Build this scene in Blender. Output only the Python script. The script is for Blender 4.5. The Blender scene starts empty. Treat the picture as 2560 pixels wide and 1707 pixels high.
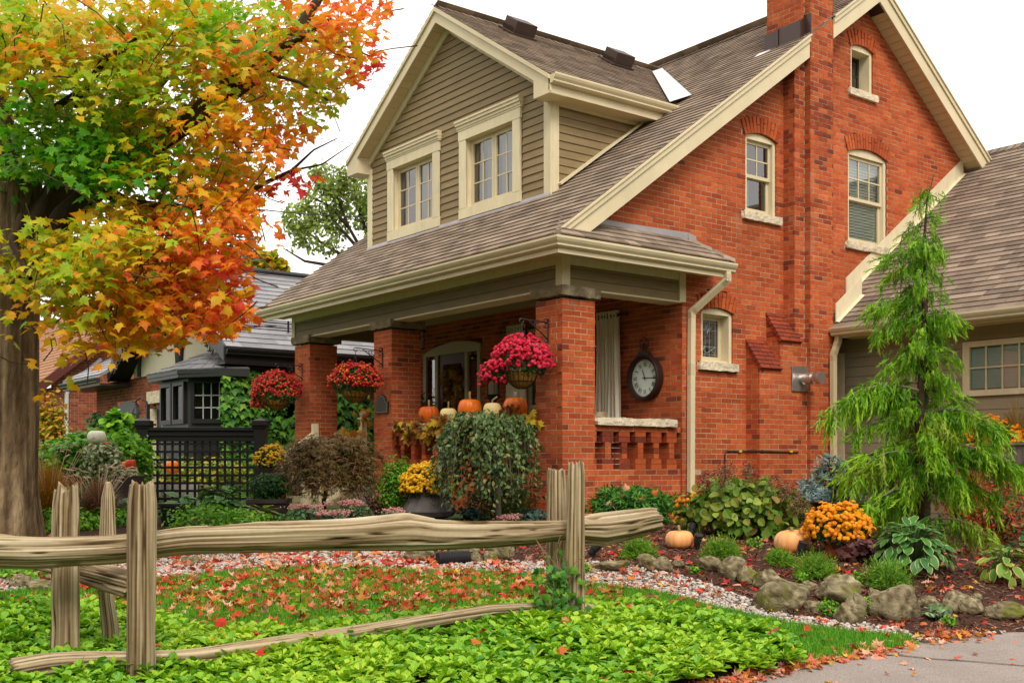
import bpy, math, random
import numpy as np
from mathutils import Vector, Matrix, noise as mnoise
random.seed(7); rng = np.random.default_rng(7)
sc = bpy.context.scene; COL = sc.collection

# ---------------------------------------------------------------- camera, world, sun, exposure
F_PX, HOR, CX = 2765.0, 1156.0, 1280.0      # focal length, horizon and centre in photo pixels
CAMP = np.array([-8.707, -10.332, 1.35])    # x: along the house side, y: along the house front, z: up
RV = np.array([.7931, -.6088, 0.]); FV = np.array([.6088, .7931, 0.])
cam_d = bpy.data.cameras.new("camera"); cam = bpy.data.objects.new("camera", cam_d); COL.objects.link(cam)
cam.location = CAMP; cam.rotation_euler = (math.pi/2, 0, -math.atan2(FV[0], FV[1]))
cam_d.sensor_width = 36; cam_d.lens = 36*F_PX/2560; cam_d.shift_y = (HOR-853.5)/2560
cam_d.clip_start = .1; cam_d.clip_end = 2000
sc.camera = cam
w = bpy.data.worlds.new("World"); sc.world = w; w.use_nodes = True
nt = w.node_tree; nt.nodes.clear()
SUN_DIR = Vector((-.30, -.70, .80)).normalized()      # towards the sun
sky = nt.nodes.new("ShaderNodeTexSky"); sky.sky_type = 'NISHITA'; sky.sun_disc = False
sky.sun_elevation = math.asin(SUN_DIR.z); sky.sun_rotation = math.atan2(SUN_DIR.x, SUN_DIR.y)
sky.dust_density = 6
mul = nt.nodes.new("ShaderNodeMix"); mul.data_type = 'RGBA'; mul.blend_type = 'MULTIPLY'; mul.inputs[0].default_value = 1
mul.inputs[7].default_value = (.1, .1, .1, 1)
mixn = nt.nodes.new("ShaderNodeMix"); mixn.data_type = 'RGBA'; mixn.inputs[0].default_value = .92
mixn.inputs[7].default_value = (1.0, .97, .915, 1)     # closed cloud deck over the sky
bg = nt.nodes.new("ShaderNodeBackground"); bg.inputs[1].default_value = 1.0
wo = nt.nodes.new("ShaderNodeOutputWorld")
nt.links.new(sky.outputs[0], mul.inputs[6]); nt.links.new(mul.outputs[2], mixn.inputs[6])
nt.links.new(mixn.outputs[2], bg.inputs[0]); nt.links.new(bg.outputs[0], wo.inputs[0])
sl = bpy.data.lights.new("sun", 'SUN'); sl.energy = 1.5; sl.angle = math.radians(22); sl.color = (1, .95, .87)
so = bpy.data.objects.new("sun", sl); COL.objects.link(so)
so.rotation_euler = SUN_DIR.to_track_quat('Z', 'Y').to_euler()
vs = sc.view_settings; vs.view_transform = 'Standard'; vs.look = 'None'; vs.gamma = 1; vs.use_curve_mapping = False
vs.exposure = .74
sc.cycles.use_denoising = True; sc.cycles.max_bounces = 6; sc.cycles.diffuse_bounces = 4; sc.cycles.transparent_max_bounces = 8

# ---------------------------------------------------------------- helpers
def S(px, py, d):
    """world point on the sight line of a photo pixel at depth d (metres in front of the camera)"""
    return CAMP + d*FV + (px-CX)/F_PX*d*RV + np.array([0, 0, (HOR-py)/F_PX*d])
def SD(px, py, d):   # same, photo shown at 2352 px width
    return S(px*2560/2352, py*2560/2352, d)
def rd(p):           # (right, depth) of a world point
    v = np.asarray(p)-CAMP; return v@RV, v@FV
def W(r, d, z=0.): return np.array([CAMP[0]+r*RV[0]+d*FV[0], CAMP[1]+r*RV[1]+d*FV[1], z])

MATS = {}
def mat(name, cols, rough=.75, spec=.25, noise=None, bump=None, metal=0., transl=0., obj=False, emit=None, stretch=None, coat=0., noise2=None, noise3=None, coords='pos'):
    """cols: one colour, or a list of colours = ramp over the per-piece value 'rnd' (+ per-object random if obj)"""
    if name in MATS: return MATS[name]
    m = bpy.data.materials.new(name); m.use_nodes = True; MATS[name] = m
    t = m.node_tree; N = t.nodes; L = t.links
    b = N["Principled BSDF"]; b.inputs["Roughness"].default_value = rough
    b.inputs["Specular IOR Level"].default_value = spec; b.inputs["Metallic"].default_value = metal
    if coat: b.inputs["Coat Weight"].default_value = coat
    if isinstance(cols[0], (int, float)): cols = [cols]
    if len(cols) == 1:
        rgb = N.new("ShaderNodeRGB"); rgb.outputs[0].default_value = (*cols[0], 1); c = rgb.outputs[0]
    else:
        at = N.new("ShaderNodeAttribute"); at.attribute_name = "rnd"; val = at.outputs["Fac"]
        if obj:
            oi = N.new("ShaderNodeObjectInfo"); ad = N.new("ShaderNodeMath"); ad.operation = 'ADD'
            L.new(val, ad.inputs[0]); L.new(oi.outputs["Random"], ad.inputs[1])
            fr = N.new("ShaderNodeMath"); fr.operation = 'FRACT'; L.new(ad.outputs[0], fr.inputs[0]); val = fr.outputs[0]
        cr = N.new("ShaderNodeValToRGB"); e = cr.color_ramp.elements
        n = len(cols)
        while len(e) < n: e.new(.5)
        for i, cc in enumerate(cols): e[i].position = i/(n-1); e[i].color = (*cc, 1)
        L.new(val, cr.inputs[0]); c = cr.outputs[0]
    vec = None
    if noise or bump or noise2 or noise3:
        if coords == 'pos': g = N.new("ShaderNodeNewGeometry"); vec = g.outputs["Position"]
        else: g = N.new("ShaderNodeTexCoord"); vec = g.outputs["Object"]
        if stretch:
            mp = N.new("ShaderNodeMapping"); mp.inputs["Scale"].default_value = stretch; L.new(vec, mp.inputs["Vector"]); vec = mp.outputs[0]
    for nz in (noise, noise2, noise3):
        if not nz: continue
        tn = N.new("ShaderNodeTexNoise"); tn.inputs["Scale"].default_value = nz[0]; tn.inputs["Detail"].default_value = 4
        L.new(vec, tn.inputs["Vector"])
        mr = N.new("ShaderNodeMapRange"); mr.inputs[1].default_value = .25; mr.inputs[2].default_value = .75
        L.new(tn.outputs["Fac"], mr.inputs[0])
        mx = N.new("ShaderNodeMix"); mx.data_type = 'RGBA'
        if len(nz) > 2:      # blend to another colour
            L.new(mr.outputs[0], mx.inputs[0]); mr.inputs[1].default_value = nz[3] if len(nz) > 3 else .5; mr.inputs[2].default_value = (nz[3] if len(nz) > 3 else .5)+.15
            mr.inputs[4].default_value = nz[1]; L.new(c, mx.inputs[6]); mx.inputs[7].default_value = (*nz[2], 1)
        else:
            mr.inputs[3].default_value = 1-nz[1]; mr.inputs[4].default_value = 1+nz[1]
            mx.blend_type = 'MULTIPLY'; mx.inputs[0].default_value = 1
            L.new(c, mx.inputs[6]); L.new(mr.outputs[0], mx.inputs[7])
        c = mx.outputs[2]
    L.new(c, b.inputs["Base Color"])
    if bump:
        tn = N.new("ShaderNodeTexNoise"); tn.inputs["Scale"].default_value = bump[0]; tn.inputs["Detail"].default_value = 5
        L.new(vec, tn.inputs["Vector"])
        bp = N.new("ShaderNodeBump"); bp.inputs["Strength"].default_value = bump[1]; bp.inputs["Distance"].default_value = bump[2] if len(bump) > 2 else .01
        L.new(tn.outputs["Fac"], bp.inputs["Height"]); L.new(bp.outputs[0], b.inputs["Normal"])
    if transl:
        tr = N.new("ShaderNodeBsdfTranslucent"); L.new(c, tr.inputs[0])
        ms = N.new("ShaderNodeMixShader"); ms.inputs[0].default_value = transl
        L.new(b.outputs[0], ms.inputs[1]); L.new(tr.outputs[0], ms.inputs[2]); L.new(ms.outputs[0], N["Material Output"].inputs[0])
    return m
def glass_mat(name, tint=(.9, .95, .93), refl=.12, graze=.9):
    if name in MATS: return MATS[name]
    m = bpy.data.materials.new(name); m.use_nodes = True; MATS[name] = m
    t = m.node_tree; N = t.nodes; L = t.links; N.remove(N["Principled BSDF"])
    tr = N.new("ShaderNodeBsdfTransparent"); tr.inputs[0].default_value = (*tint, 1)
    gl = N.new("ShaderNodeBsdfGlossy"); gl.inputs[1].default_value = .02
    lw = N.new("ShaderNodeLayerWeight"); lw.inputs[0].default_value = .3
    mr = N.new("ShaderNodeMapRange"); mr.inputs[3].default_value = refl; mr.inputs[4].default_value = graze
    L.new(lw.outputs["Fresnel"], mr.inputs[0])
    ms = N.new("ShaderNodeMixShader"); L.new(mr.outputs[0], ms.inputs[0]); L.new(tr.outputs[0], ms.inputs[1]); L.new(gl.outputs[0], ms.inputs[2])
    L.new(ms.outputs[0], N["Material Output"].inputs[0]); return m

def link(name, data, parent=None, loc=(0, 0, 0), **props):
    o = bpy.data.objects.new(name, data); COL.objects.link(o)
    if parent is not None: o.parent = parent
    o.location = loc
    for k, v in props.items():
        if v is not None: o[k] = v
    return o
def thing(name, label, cat, loc=(0, 0, 0), group=None):
    return link(name, None, None, loc, label=label, category=cat, group=group)
def poff(parent):
    """a child's location so that its mesh can be given in world coordinates"""
    if parent is None: return (0, 0, 0)
    v = Vector((0, 0, 0)); p = parent
    while p is not None: v -= p.location; p = p.parent
    return v
def mesh_np(name, V, loops, starts, totals, rnd, mats, smooth=False, mi=None):
    me = bpy.data.meshes.new(name); n = len(V)
    me.vertices.add(n); me.vertices.foreach_set("co", np.asarray(V, np.float32).ravel())
    me.loops.add(len(loops)); me.loops.foreach_set("vertex_index", np.asarray(loops, np.int32))
    me.polygons.add(len(starts)); me.polygons.foreach_set("loop_start", np.asarray(starts, np.int32))
    try: me.polygons.foreach_set("loop_total", np.asarray(totals, np.int32))
    except Exception: pass
    if mi is not None: me.polygons.foreach_set("material_index", np.asarray(mi, np.int32))
    a = me.attributes.new("rnd", 'FLOAT', 'POINT'); a.data.foreach_set("value", np.asarray(rnd, np.float32))
    for m in (mats if isinstance(mats, (list, tuple)) else [mats]): me.materials.append(m)
    me.update(calc_edges=True); me.validate()
    me.polygons.foreach_set("use_smooth", np.full(len(me.polygons), bool(smooth))); me.update()
    return me

BOXF = [(0, 3, 2, 1), (4, 5, 6, 7), (0, 1, 5, 4), (1, 2, 6, 5), (2, 3, 7, 6), (3, 0, 4, 7)]
class MB:
    def __init__(s): s.v = []; s.f = []; s.r = []; s.mi = []
    def add(s, vs, fs, rnd=None, mi=0):
        o = len(s.v); r = random.random() if rnd is None else rnd
        s.v += [tuple(map(float, p)) for p in vs]; s.r += [r]*len(vs); s.f += [tuple(i+o for i in f) for f in fs]; s.mi += [mi]*len(fs)
    def box(s, x0, x1, y0, y1, z0, z1, rnd=None, mi=0):
        s.add([(x0, y0, z0), (x1, y0, z0), (x1, y1, z0), (x0, y1, z0), (x0, y0, z1), (x1, y0, z1), (x1, y1, z1), (x0, y1, z1)], BOXF, rnd, mi)
    def obox(s, c, ax, half, rnd=None, mi=0):
        c = np.asarray(c, float); ax = [np.asarray(a, float) for a in ax]
        P = [c+i*half[0]*ax[0]+j*half[1]*ax[1]+k*half[2]*ax[2] for (i, j, k) in ((-1, -1, -1), (1, -1, -1), (1, 1, -1), (-1, 1, -1), (-1, -1, 1), (1, -1, 1), (1, 1, 1), (-1, 1, 1))]
        s.add(P, BOXF, rnd, mi)
    def bar(s, a, b, w, h, up=(0, 0, 1), rnd=None, mi=0):
        a = np.asarray(a, float); b = np.asarray(b, float); x = b-a; L = np.linalg.norm(x); x = x/L
        y = np.cross(np.asarray(up, float), x); y /= np.linalg.norm(y); z = np.cross(x, y)
        s.obox((a+b)/2, (x, y, z), (L/2, w/2, h/2), rnd, mi)
    def prism(s, poly, vec, rnd=None, mi=0):
        n = len(poly); v = np.asarray(vec, float); P = [np.asarray(p, float) for p in poly]
        s.add(P+[p+v for p in P], [tuple(range(n))[::-1], tuple(range(n, 2*n))]+[(i, (i+1) % n, n+(i+1) % n, n+i) for i in range(n)], rnd, mi)
    def quad(s, *p, rnd=None, mi=0): s.add(p, [tuple(range(len(p)))], rnd, mi)
    def tube(s, path, rad, n=6, rnd=None, mi=0, cap=True, jit=0.):
        P = [np.asarray(p, float) for p in path]; k = len(P)
        if isinstance(rad, (int, float)): rad = [rad]*k
        vs = []; up = None
        for i in range(k):
            t = P[min(i+1, k-1)]-P[max(i-1, 0)]; t = t/(np.linalg.norm(t)+1e-9)
            if up is None: up = np.array([0, 0, 1.]) if abs(t[2]) < .9 else np.array([1., 0, 0])
            x = np.cross(up, t); x /= np.linalg.norm(x)+1e-9; y = np.cross(t, x); up = y
            for j in range(n):
                a = 2*math.pi*j/n; r = rad[i]*(1+jit*random.uniform(-1, 1)); vs.append(P[i]+r*(math.cos(a)*x+math.sin(a)*y))
        fs = [(i*n+j, i*n+(j+1) % n, (i+1)*n+(j+1) % n, (i+1)*n+j) for i in range(k-1) for j in range(n)]
        if cap: fs += [tuple(range(n))[::-1], tuple(range((k-1)*n, k*n))]
        s.add(vs, fs, rnd, mi)
    def lathe(s, prof, c=(0, 0, 0), n=20, rnd=None, mi=0, lobes=0, la=0., sq=(1, 1)):
        vs = []; c = np.asarray(c, float)
        for (r, z) in prof:
            for j in range(n):
                a = 2*math.pi*j/n; rr = r*(1-la*abs(math.sin(lobes*a/2))**-.0 if False else r and (1-la*(1-abs(math.sin(lobes*a/2)))**3 if lobes else 1)) if r else 0
                rr = r*(1-la*(1-abs(math.sin(lobes*a/2)))**3) if lobes else r
                vs.append(c+np.array([rr*math.cos(a)*sq[0], rr*math.sin(a)*sq[1], z]))
        k = len(prof)
        fs = [(i*n+j, i*n+(j+1) % n, (i+1)*n+(j+1) % n, (i+1)*n+j) for i in range(k-1) for j in range(n)]
        fs += [tuple(range(n))[::-1], tuple(range((k-1)*n, k*n))]
        s.add(vs, fs, rnd, mi)
    def mesh(s, name, mats, smooth=False, off=None):
        V = np.array(s.v, float).reshape(-1, 3)
        if off is not None: V = V-np.asarray(off, float)
        loops = [i for f in s.f for i in f]; tot = [len(f) for f in s.f]; st = np.concatenate([[0], np.cumsum(tot)[:-1]]) if tot else []
        return mesh_np(name, V, loops, st, tot, s.r, mats, smooth, s.mi)
    def build(s, name, mats, parent=None, smooth=False, base=None, bevel=0., **props):
        """world coordinates in; base: the origin of a top-level mesh"""
        me = s.mesh(name, mats, smooth, base)
        o = link(name, me, parent, poff(parent) if parent is not None else (base if base is not None else (0, 0, 0)), **props)
        if bevel:
            b = o.modifiers.new("edge", 'BEVEL'); b.width = bevel; b.segments = 2; b.limit_method = 'ANGLE'
        if smooth and smooth != 'all':
            pass
        return o
def tag(o, label, cat, group=None, kind=None):
    o['label'] = label; o['category'] = cat
    if group: o['group'] = group
    if kind: o['kind'] = kind
    return o
def copy_tree(o, parent=None, loc=None, rotz=None, scale=None):
    c = o.copy(); COL.objects.link(c)
    if parent is not None: c.parent = parent
    if loc is not None: c.location = loc
    if rotz is not None: c.rotation_euler = (0, 0, rotz)
    if scale is not None: c.scale = scale if hasattr(scale, '__len__') else (scale,)*3
    for ch in o.children: copy_tree(ch, c)
    return c

# ---- bulk foliage: one template copied n times into one mesh
class Bulk:
    def __init__(s): s.V = []; s.L = []; s.T = []; s.R = []; s.n = 0
    def add(s, tv, tf, M, T, rnd, tipd=None):
        """tv (k,3) template, tf faces, M (n,3,3) frames incl. scale, T (n,3), rnd (n,) ; tipd (k,) added to rnd per vertex"""
        tv = np.asarray(tv, float); n = len(T); k = len(tv)
        if n == 0: return
        V = np.einsum('nij,kj->nki', M, tv)+T[:, None, :]
        s.V.append(V.reshape(-1, 3))
        r = np.repeat(np.asarray(rnd, float)[:, None], k, 1)
        if tipd is not None: r = r+np.asarray(tipd)[None, :]*(.5+rng.random((n, 1)))
        s.R.append(np.clip(r, .001, .999).ravel())
        fl = np.array([i for f in tf for i in f]); tt = np.array([len(f) for f in tf])
        s.L.append((fl[None, :]+(np.arange(n)*k)[:, None]+s.n).ravel()); s.T.append(np.tile(tt, n)); s.n += n*k
    def mesh(s, name, m, smooth=False, off=None):
        V = np.concatenate(s.V); T = np.concatenate(s.T)
        if off is not None: V = V-np.asarray(off, float)
        return mesh_np(name, V, np.concatenate(s.L), np.concatenate([[0], np.cumsum(T)[:-1]]), T, np.concatenate(s.R), m, smooth)
    def build(s, name, m, parent=None, smooth=False, base=None, **props):
        me = s.mesh(name, m, smooth, base)
        return link(name, me, parent, poff(parent) if parent is not None else (base if base is not None else (0, 0, 0)), **props)
def unit(a): return a/(np.linalg.norm(a, axis=-1, keepdims=True)+1e-9)
def frames(nrm, ydir=None, size=1., twist=True):
    """(n,3,3) frames with columns x,y,z; z ~ nrm, y ~ ydir projected (or random)"""
    n = len(nrm); z = unit(nrm)
    y = rng.normal(size=(n, 3)) if ydir is None else np.asarray(ydir, float)+np.zeros((n, 3))
    y = unit(y-(y*z).sum(1, keepdims=True)*z); x = np.cross(y, z)
    M = np.stack([x, y, z], 2)
    return M*(np.asarray(size)+np.zeros(n))[:, None, None]
# leaf templates: unit length along +y from the base at 0
T_OVAL = (np.array([[0, 0, 0], [.24, .3, .07], [.27, .6, .05], [0, 1, -.1], [-.27, .6, .05], [-.24, .3, .07], [0, .5, -.02]]), [(0, 1, 2, 6), (6, 2, 3), (6, 3, 4), (0, 6, 4, 5)])
T_DIA = (np.array([[0, 0, 0], [.2, .5, .05], [0, 1, -.08], [-.2, .5, .05]]), [(0, 1, 2), (0, 2, 3)])
T_STRIP = (np.array([[-.06, 0, 0], [.06, 0, 0], [.045, .6, .02], [-.045, .6, .02], [0, 1, 0]]), [(0, 1, 2, 3), (3, 2, 4)])
T_WIDE = (np.array([[0, 0, 0], [.3, .15, .06], [.42, .45, .05], [.25, .8, 0], [0, 1, -.08], [-.25, .8, 0], [-.42, .45, .05], [-.3, .15, .06], [0, .45, -.04]]), [(0, 1, 2, 8), (8, 2, 3, 4), (8, 4, 5, 6), (0, 8, 6, 7)])
def maple_template(curl=.12):
    ring = [(.04, -.02), (.28, -.1), (.24, .08), (.5, .12), (.36, .28), (.58, .5), (.3, .5), (.2, .6), (.16, .72), (0, 1.05)]
    pts = ring+[(-x, y) for (x, y) in ring[::-1][1:]]
    V = [(0, .28, .03)]+[(x, y, -curl*(x*x*2+(y-.3)**2)) for x, y in pts]
    n = len(pts); tf = [(0, i+1, (i+1) % n+1) for i in range(n)]
    tip = [0]+[(.22 if (abs(x)+abs(y-.28)) > .55 else .04) for x, y in pts]
    V = np.array(V); V[:, 1] += .02
    return V, tf, np.array(tip)
MV, MF, MTIP = maple_template()
# ---------------------------------------------------------------- materials of the house
BR = mat('brick', [(.40, .074, .022), (.45, .094, .028), (.35, .060, .019), (.48, .112, .034), (.38, .074, .023), (.31, .054, .019), (.24, .043, .019), (.15, .033, .019)], rough=.85, spec=.15, noise=(22, .20), bump=(60, .35, .004), noise2=(1.0, .30), noise3=(2.6, .35, (.42, .20, .12), .60))
MORT = mat('mortar', (.47, .32, .20), rough=.95, spec=.1, noise=(9, .2), noise2=(1.1, .2))
CREAM = mat('cream_paint', (.63, .52, .335), rough=.5, noise=(3, .07), noise2=(.9, .07))
CREAM2 = mat('cream_wood', [(.63, .53, .345), (.69, .585, .385)], rough=.6, noise=(14, .09), noise2=(1.3, .07), stretch=(1, 1, .3))
OLIVE = mat('olive_siding', [(.225, .157, .075), (.26, .184, .09), (.205, .144, .07), (.24, .170, .083)], rough=.65, noise=(7, .13), bump=(35, .25, .004), stretch=(.5, .5, 3))
OLIVEG = mat('taupe_siding', [(.29, .23, .145), (.31, .25, .16), (.27, .215, .14)], rough=.65, noise=(8, .06))
SHING = mat('asphalt_shingle', [(.19, .140, .105), (.28, .212, .162), (.150, .112, .086), (.235, .178, .136), (.33, .252, .192), (.20, .15, .115)], rough=.95, spec=.12, noise=(110, .35), bump=(160, .6, .006), noise2=(6, .14))
STONE = mat('rough_stone', (.60, .50, .36), rough=.95, spec=.1, noise=(7, .22), bump=(18, 1., .03))
STONED = mat('weathered_stone', (.20, .155, .095), rough=.95, spec=.1, noise=(6, .4), bump=(18, 1., .03), noise2=(3.5, .8, (.42, .33, .22), .52))
BROWNM = mat('brown_metal', (.045, .018, .013), rough=.35, spec=.5)
GREYM = mat('grey_flashing', (.30, .265, .27), rough=.35, spec=.5, noise=(4, .15))
WHITEM = mat('pale_flashing', (.78, .78, .78), rough=.4)
DARKV = mat('vent_brown', (.055, .034, .026), rough=.5)
IRON = mat('black_iron', (.012, .010, .010), rough=.45, spec=.4)
GLASS = glass_mat('window_glass', refl=.22)
GLASSD = glass_mat('dim_glass', (.55, .6, .6), refl=.17)
DARK = mat('unlit_dark', (.02, .017, .015), rough=.9)  # near-black colour stands in for the shade inside rooms and hollows
BLIND = mat('pale_blind', (.52, .60, .52), rough=.8)
SHEER = mat('white_curtain', (.80, .79, .77), rough=.9)
FABRIC = mat('linen_curtain', (.80, .72, .58), rough=.95, noise=(40, .06))
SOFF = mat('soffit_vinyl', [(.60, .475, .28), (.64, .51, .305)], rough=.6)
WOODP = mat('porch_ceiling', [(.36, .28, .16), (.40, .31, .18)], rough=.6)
CONC = mat('concrete', (.42, .38, .32), rough=.9, noise=(12, .2))

HOUSE = thing('brick_house', 'red brick storybook house with olive gabled dormer, deep porch and tall chimney', 'house', (0, 0, .55))
def HP(name, mb, m, parent=None, **k): return mb.build(name, m, HOUSE if parent is None else parent, **k)

# ---- brickwork: every brick is a record, the nearest become objects of their own
C_H, B_H, B_L, JT = .070, .0605, .1955, .0095
BRICKS = []      # (part key, centre, u, w(up), n, L, H, D, rnd)
MORTAR = {}      # part key -> MB
def mortar(key):
    if key not in MORTAR: MORTAR[key] = MB()
    return MORTAR[key]
AX = {'S': (np.array([1., 0, 0]), np.array([0, -1., 0])), 'F': (np.array([0, -1., 0]), np.array([-1., 0, 0])), 'R': (np.array([0, 1., 0]), np.array([1., 0, 0])), 'K': (np.array([-1., 0, 0]), np.array([0, 1., 0]))}
UP = np.array([0, 0, 1.])
def brnd(dark):
    return random.uniform(.72, .995) if random.random() < dark else random.uniform(0, .70)
def wall(key, o, face, spans, z0, z1, D=.03, dark=.06, phase=0., back=True, up=None, L=B_L):
    """running-bond brickwork. o: origin; u runs along the face; spans(z) -> [(u0,u1)]"""
    u, n = AX[face] if isinstance(face, str) else face
    wv = UP if up is None else up
    o = np.asarray(o, float); nc = int(round((z1-z0)/C_H)); mo = mortar(key)
    for c in range(nc):
        zc = z0+(c+.5)*C_H
        dk = dark(zc) if callable(dark) else dark
        for (a, b) in spans(zc):
            if b-a < .02: continue
            if back:
                P = [o+u*x-n*.0035+wv*zz for x, zz in ((a, z0+c*C_H), (b, z0+c*C_H), (b, z0+(c+1)*C_H), (a, z0+(c+1)*C_H))]
                mo.quad(*P)
            m = L+JT; x = math.floor((a-phase-(m/2 if c % 2 else 0))/m)*m+phase+(m/2 if c % 2 else 0)
            while x < b:
                l, r = max(x, a), min(x+L, b)
                if l < a+.03 and r-l < .035: r = l
                if r-l > .025:
                    BRICKS.append((key, o+u*(l+r)/2+wv*zc+n*(random.gauss(0, .0012)-D/2), u, wv, n, r-l, B_H, D, brnd(dk)))
                x += m
def one_brick(key, c, u, wv, n, L, H, D, dark=.06): BRICKS.append((key, np.asarray(c, float), u, wv, n, L, H, D, brnd(dark)))
def cut(spans, lo, hi):
    out = []
    for a, b in spans:
        if hi <= a or lo >= b: out.append((a, b)); continue
        if lo > a: out.append((a, lo))
        if hi < b: out.append((hi, b))
    return out

FRT = lambda b: 4.02+.722*(b+.45)             # front roof plane (top of deck)
BCK = lambda b: 8.763-.705*(b-6.12)           # back roof plane
GAR = lambda b: 3.377+.725*(b-4.983)          # garage roof plane
RIDGE_B, RIDGE_Z = 6.12, 8.763
# windows of the side wall: b0,b1, sill top, spring of the arch, rise
WIN = [(3.36, 4.03, 4.88, 5.95, .07), (5.73, 6.745, 4.75, 6.13, .095), (5.80, 6.37, 7.11, 7.76, .06), (2.46, 3.095, 2.72, 3.41, .06)]
def arch(b0, b1, zs, rise):
    hw = (b1-b0)/2; Rr = (hw*hw+rise*rise)/(2*rise); return (b0+b1)/2, zs+rise-Rr, Rr
def side_spans(z):
    lo = 2.09 if z < 4.2 else (z+.30-4.02)/.722-.45-.04
    hi = 6.12+(8.763-.30-z)/.705+.04
    if z > 3.2: hi = min(hi, 4.983+(z+.12-3.377)/.725+.1) if z < 6.6 else hi
    else: hi = 5.43
    sp = [(lo, hi)] if hi > lo else []
    for (b0, b1, s, zs, rise) in WIN:
        c, zc, Rr = arch(b0, b1, zs, rise)
        if s-.11 < z < s: sp = cut(sp, b0-.07, b1+.07+.02)
        elif s <= z < zs: sp = cut(sp, b0, b1)
        elif zs <= z:
            q = (Rr+.225)**2-(z-zc)**2
            if q > 0:
                hwid = min(math.sqrt(q), (b1-b0)/2+.06); sp = cut(sp, c-hwid, c+hwid)
    if z < 3.05: sp = cut(sp, 3.40, 4.98)
    else: sp = cut(sp, 4.21, 4.93)
    return sp
wall('side_wall', (0, 0, 0), 'S', side_spans, .49, 8.40, dark=.02)
# brick arches over the openings: two rows of upright bricks
for (b0, b1, s, zs, rise) in WIN:
    c, zc, Rr = arch(b0, b1, zs, rise); half = math.asin(min(1, ((b1-b0)/2+.03)/(Rr+.03)))
    n = max(5, int(2*half*(Rr+.1)/.072)); mo = mortar('side_wall')
    P0 = []; P1 = []
    for i in range(n+1):
        a = -half+2*half*i/n; sa, ca = math.sin(a), math.cos(a)
        P0.append((c+Rr*sa, .009, zc+Rr*ca)); P1.append((c+(Rr+.235)*sa, .009, zc+(Rr+.235)*ca))
    for i in range(n): mo.quad(P0[i], P0[i+1], P1[i+1], P1[i])
    for i in range(n):
        a = -half+2*half*(i+.5)/n; rad = np.array([math.sin(a), 0, math.cos(a)]); tan = np.array([math.cos(a), 0, -math.sin(a)])
        pcs = [(0.0, .225)] if i % 2 else [(0, .11), (.12, .225)]
        if i % 4 == 2: pcs = [(0, .15), (.16, .225)]
        for l, r in pcs:
            one_brick('side_wall', np.array([c, .008, zc])+rad*(Rr+(l+r)/2+.003), rad, tan, np.array([0, -1., 0]), r-l, .060, .05, .02)
# chimney breast, its two weathered shoulders and the flue pilaster
CHD = lambda z: .35 if z > 5.5 else .18
wall('chimney', (0, -.24, 0), 'S', lambda z: [((3.375 if z < 2.66 else 3.81), 4.42)] if z < 3.07 else [], .49, 3.08, dark=.09)
wall('chimney', (0, -.20, 0), 'S', lambda z: [(4.19, 4.42)], 3.08, 7.24, dark=CHD)
wall('chimney', (0, -.30, 0), 'S', lambda z: [(4.42, 4.95)], .49, 10.02, dark=lambda z: .45 if 6 < z < 7.3 else .16)
wall('chimney', (3.375, 0, 0), 'F', lambda z: [(0, .24)], .49, 2.66, dark=.1)
wall('chimney', (3.81, 0, 0), 'F', lambda z: [(0, .24)], 2.52, 3.07, dark=.1)
wall('chimney', (4.19, 0, 0), 'F', lambda z: [(0, .20)], 3.08, 7.24, dark=CHD)
wall('chimney', (4.42, 0, 0), 'F', lambda z: [(.20 if z > 3.07 else .24, .30)], .49, 10.02, dark=CHD)
wall('chimney', (4.95, 0, 0), 'R', lambda z: [(-.30, 0)], .49, 10.02, dark=CHD)
# stack above the roof, running back over the ridge side
wall('chimney', (4.33, 0, 0), 'F', lambda z: [(-.42, .20)], 7.2, 10.02, dark=.03)
wall('chimney', (0, -.20, 0), 'S', lambda z: [(4.33, 4.42)], 7.24, 10.02, dark=.03)
wall('chimney', (4.98, 0, 0), 'R', lambda z: [(-.20, .42)], 7.2, 10.02)
wall('chimney', (0, .42, 0), 'K', lambda z: [(-4.98, -4.33)], 7.2, 10.02)
mo = mortar('chimney')
mo.box(4.345, 4.965, -.185, .405, 7.0, 10.0)
for (bl, br, zt, zb) in ((3.375, 3.81, 3.06, 2.665), (3.81, 4.25, 3.47, 3.075)):
    mo.prism([(bl+.012, -.002, zt-.02), (bl+.012, -.25, zb-.02), (bl+.012, -.002, zb-.02)], (br-bl-.02, 0, 0))
    a, b = np.array([0, .02, zt+.02]), np.array([0, -.275, zb-.012]); sl = b-a; Ls = np.linalg.norm(sl); sd = -sl/Ls
    nn = np.cross(np.array([1., 0, 0]), sd); rows = 7
    for r in range(rows):
        q = b+sd*(r+.5)*Ls/rows
        x = bl-.015-(.1 if r % 2 else 0)
        while x < br+.03:
            l, rr = max(x, bl-.015), min(x+.195, br+.015)
            if rr-l > .03: BRICKS.append(('chimney', np.array([(l+rr)/2, q[1], q[2]]), np.array([1., 0, 0]), sd, nn, rr-l, Ls/rows-.012, .045, random.uniform(.80, .99)))
            x += .2035
    # triangular cheek, built of shortening courses
    for k in range(6):
        z = zb+.03+k*.07; d = .24*(1-(z-zb)/(zt-zb))
        if d > .04: BRICKS.append(('chimney', np.array([bl+.015, -d/2, z]), np.array([0, -1., 0]), UP, np.array([-1., 0, 0]), d-.006, B_H, .03, brnd(.3)))

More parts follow.
